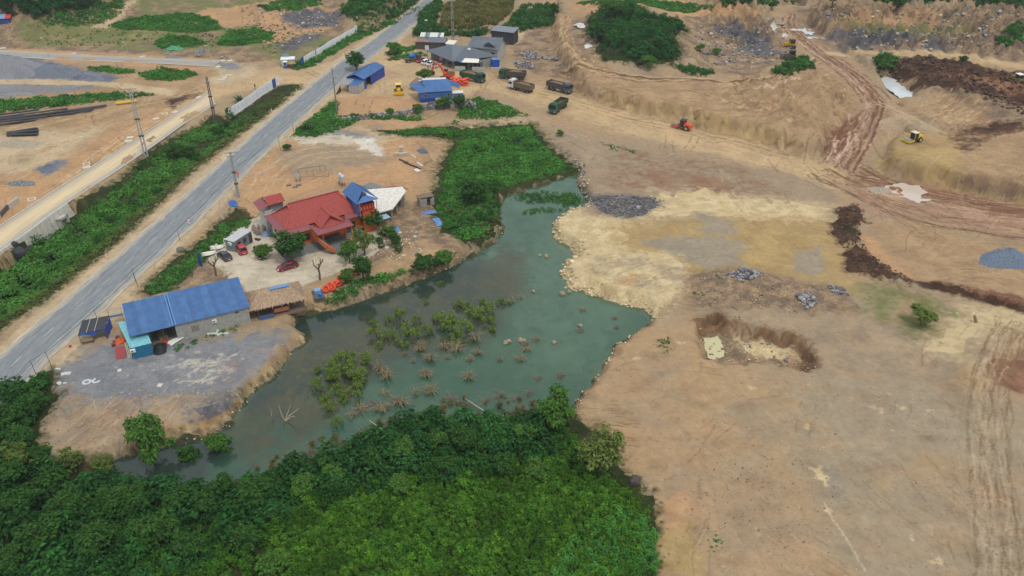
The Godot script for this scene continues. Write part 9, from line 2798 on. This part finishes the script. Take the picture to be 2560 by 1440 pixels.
# ---------------------------------------------------------------- stones
func stones(called: String, pts: Array, lo: float, hi: float, cols: Array, label: String, sink := 0.25):
	var o := Node3D.new()
	o.name = numbered(called)
	add_child(o)
	tag(o, label, "stones", "", "stuff")
	for k in 3:
		var mine := []
		for i in range(k, pts.size(), 3): mine.append(pts[i])
		if mine.is_empty(): continue
		var mm := MultiMesh.new()
		mm.transform_format = MultiMesh.TRANSFORM_3D
		mm.use_colors = true
		mm.mesh = rock_mesh(k)
		mm.instance_count = mine.size()
		for i in mine.size():
			var s := rr(lo, hi) * (0.6 + 0.8 * rng.randf() * rng.randf())
			var p: Vector2 = mine[i]
			var b := Basis.from_euler(Vector3(rr(-0.6, 0.6), rr(0, TAU), rr(-0.6, 0.6))).scaled(Vector3(s * rr(0.8, 1.4), s * rr(0.5, 0.9), s))
			mm.set_instance_transform(i, Transform3D(b, Vector3(p.x, hgt(p.x, p.y) + s * sink, p.y)))
			var c: Color = cols[rng.randi() % cols.size()].srgb_to_linear()
			var t := rr(0.8, 1.15)
			mm.set_instance_color(i, Color(c.r * t, c.g * t, c.b * t))
		var mi := MultiMeshInstance3D.new()
		mi.multimesh = mm
		var m := StandardMaterial3D.new()
		m.vertex_color_use_as_albedo = true
		m.roughness = 0.95
		mi.material_override = m
		mi.name = "rubble"
		mi.set_meta("kind", "stuff")
		o.add_child(mi, true)

func within(px: Array, count: int) -> Array:
	var poly := PG(px)
	var bb := bounds(poly, 0)
	var r := []
	for tries in count * 20:
		var p := Vector2(rr(bb.position.x, bb.end.x), rr(bb.position.y, bb.end.y))
		if Geometry2D.is_point_in_polygon(p, poly): r.append(p)
		if r.size() >= count: break
	return r

func beside(px: Array, spread: float, per_metre: float, y := WATER) -> Array:
	var p := PF(px, y)
	var r := []
	for i in p.size() - 1:
		for k in int(p[i].distance_to(p[i + 1]) * per_metre):
			r.append(p[i].lerp(p[i + 1], rng.randf()) + Vector2(rng.randfn(), rng.randfn()) * spread)
	return r

func rocks():
	var cream := [c8(206, 186, 148), c8(188, 168, 130), c8(218, 202, 168), c8(164, 148, 120)]
	var grey := [c8(138, 138, 142), c8(112, 114, 122), c8(164, 162, 160), c8(92, 94, 102)]
	var mixed := [c8(170, 152, 126), c8(140, 130, 118), c8(196, 178, 148), c8(120, 116, 112)]
	stones("shore_stones", beside([1470, 522, 1425, 536, 1388, 560, 1383, 585, 1398, 603, 1432, 623, 1447, 644, 1416, 653, 1410, 672, 1413, 700, 1432, 718, 1480, 734, 1520, 750, 1570, 763, 1605, 768, 1640, 795], 1.0, 9.0, -1.6), 0.25, 0.75, cream, "broken cream stones lining the pond's eastern shore")
	stones("shore_stones", beside([1442, 400, 1455, 440, 1455, 470, 1475, 510, 1480, 520], 0.7, 7.0, -0.8), 0.25, 0.7, grey + cream, "grey and cream stones along the narrow arm's edge")
	stones("shore_stones", beside([766, 845, 735, 878, 715, 905, 690, 938, 650, 968, 615, 998, 600, 1030, 588, 1057, 550, 1080, 490, 1102, 430, 1114, 350, 1132], 0.9, 5.0), 0.1, 0.32, cream, "small yellowish stones along the gravel park's shore")
	stones("shore_stones", beside([1440, 1025, 1460, 992, 1482, 962, 1512, 912, 1535, 880, 1592, 838], 0.5, 3.0, -1.9), 0.2, 0.6, cream + mixed, "scattered stones on the pond's southeast shore")
	stones("shore_stones", beside([1260, 570, 1248, 602, 1200, 632, 1150, 662, 1100, 682, 1050, 702, 980, 728, 900, 762], 0.8, 3.0, -1.8), 0.15, 0.5, mixed, "scattered stones on the pond's northern bank")
	stones("rubble_heap", within([1480, 500, 1560, 490, 1650, 500, 1640, 520, 1590, 545, 1550, 548, 1500, 530, 1460, 512], 620), 0.15, 0.6, [c8(112, 110, 108), c8(88, 88, 92), c8(138, 132, 122)], "dark grey rubble field at the head of the cream flats")
	stones("rubble_heap", within([1815, 690, 1860, 675, 1900, 680, 1905, 695, 1850, 705], 150), 0.3, 0.9, grey, "blue grey stone heap on the rubbly mound", 0.5)
	stones("rubble_heap", within([1990, 745, 2020, 735, 2045, 765, 2010, 775], 110), 0.3, 0.9, grey, "second grey stone heap behind the pit", 0.4)
	stones("rubble_heap", within([2070, 715, 2110, 722, 2120, 740, 2080, 738], 70), 0.3, 0.8, grey, "small grey stone heap beside the ochre mud")
	stones("rubble_heap", within([1740, 690, 1900, 690, 2110, 745, 1990, 788, 1780, 785], 260), 0.12, 0.4, mixed, "loose stones strewn over the rubbly mound")
	stones("rubble_heap", within([1300, 135, 1340, 130, 1345, 150, 1310, 152], 120), 0.4, 1.1, grey, "grey stone heap behind the green cabbed truck", 0.4)
	stones("rubble_heap", within([1350, 140, 1405, 142, 1400, 150, 1355, 148], 90), 0.4, 1.0, grey, "low grey stone heap beside the dirt bend", 0.4)
	stones("rubble_heap", within([1285, 155, 1330, 158, 1335, 172, 1290, 172], 110), 0.4, 1.1, grey, "third grey stone heap beside the muddy trucks", 0.4)
	stones("rubble_heap", within([1720, 60, 1960, 60, 1990, 150, 1780, 170], 420), 0.3, 1.3, mixed + grey, "rubble strewn over the spoil slope right of the wooded hill")
	stones("rubble_heap", within([2040, 30, 2560, 30, 2560, 130, 2150, 125], 800), 0.4, 1.5, mixed + grey, "rubble strewn over the far spoil ridge")
	stones("rubble_heap", within([2215, 165, 2320, 140, 2560, 190, 2560, 290, 2430, 240, 2300, 205], 620), 0.4, 1.3, [c8(84, 62, 50), c8(62, 46, 38), c8(104, 80, 64)], "clods of dark brown soil in the tipped heap")
	stones("rubble_heap", within([2090, 525, 2150, 520, 2150, 600, 2180, 640, 2300, 715, 2130, 680, 2100, 600], 300), 0.2, 0.7, [c8(84, 64, 52), c8(104, 82, 66), c8(66, 50, 42)], "dark soil clods on the spoil heaps beside the mud")
	stones("rubble_heap", within([600, 20, 850, 20, 850, 70, 700, 130, 620, 100], 260), 0.4, 1.3, mixed + grey, "rubble strewn over the spoil heaps left of the highway")
	stones("rubble_heap", within([960, 580, 1040, 580, 1060, 640, 980, 660, 930, 640], 260), 0.12, 0.5, mixed + [c8(206, 204, 198)], "rubble and scraps strewn behind the eatery")
	stones("rubble_heap", within([1745, 805, 2020, 860, 2040, 920, 1750, 900], 220), 0.15, 0.5, mixed, "lumps of soil on the pit floor")
	stones("pebbles", within([1480, 960, 1760, 860, 2400, 950, 2540, 1430, 1680, 1430, 1600, 1200], 700), 0.06, 0.22, mixed, "pebbles strewn over the bare plain in front")
	stones("pebbles", within([120, 1000, 600, 940, 590, 1050, 240, 1150, 110, 1100], 500), 0.06, 0.25, mixed + grey, "pebbles on the gravel park's slope")
	# boulders one can count
	for q in [[1301, 852, 1.1], [1310, 853, 0.8], [1385, 858, 0.9], [1451, 816, 0.9], [1405, 736, 1.2], [1422, 731, 0.9], [1334, 730, 0.8], [1263, 858, 0.9], [1272, 855, 1.0], [1366, 642, 1.0], [1350, 640, 0.8]]:
		boulder(F(q[0], q[1], WATER), q[2], c8(170, 156, 128), "tan boulder rising from the pond", "boulders in the pond")
	for q in [[75, 630, 2.4], [55, 648, 3.0], [95, 632, 2.2], [62, 660, 2.4], [5, 695, 2.0], [18, 702, 1.8], [40, 620, 1.6]]:
		boulder(G(q[0], q[1]), q[2], c8(68, 70, 76), "black boulder in the creepers below the retaining wall", "black boulders on the verge")
	boulder(G(453, 628), 1.6, c8(120, 122, 116), "mossy grey boulder on the verge near the swan boats", "")
	boulder(G(1588, 1208), 1.8, c8(92, 84, 82), "dark rounded boulder at the weeds' edge beside the plain", "")
	boulder(G(1545, 928), 0.8, c8(176, 164, 140), "lone pale boulder on the bare bank east of the pond", "")
	boulder(G(1595, 524), 1.2, c8(170, 172, 178), "large pale stone lying on the dark rubble field", "")
	var lg := thing("fallen_log", G(2440, 806), 0.9, "short weathered log standing at the pale gully's edge", "log")
	var st := mb()
	tube(st, [Vector3(0, 0.1, 0), Vector3(-0.4, 1.5, -0.6)], [0.3, 0.26], 8)
	obj("wood", st, paint(c8(140, 122, 100), 0.95), lg)

func boulder(p: Vector3, s: float, c: Color, label: String, group: String):
	var o := thing("boulder", p, rr(0, TAU), label, "boulder", group)
	var r := obj("rock", rock_mesh(rng.randi() % 5), paint(c, 0.95, 0, 0.3, 0.7), o, Vector3(0, s * 0.2, 0))
	r.scale = Vector3(s * rr(0.9, 1.2), s * 0.8, s)
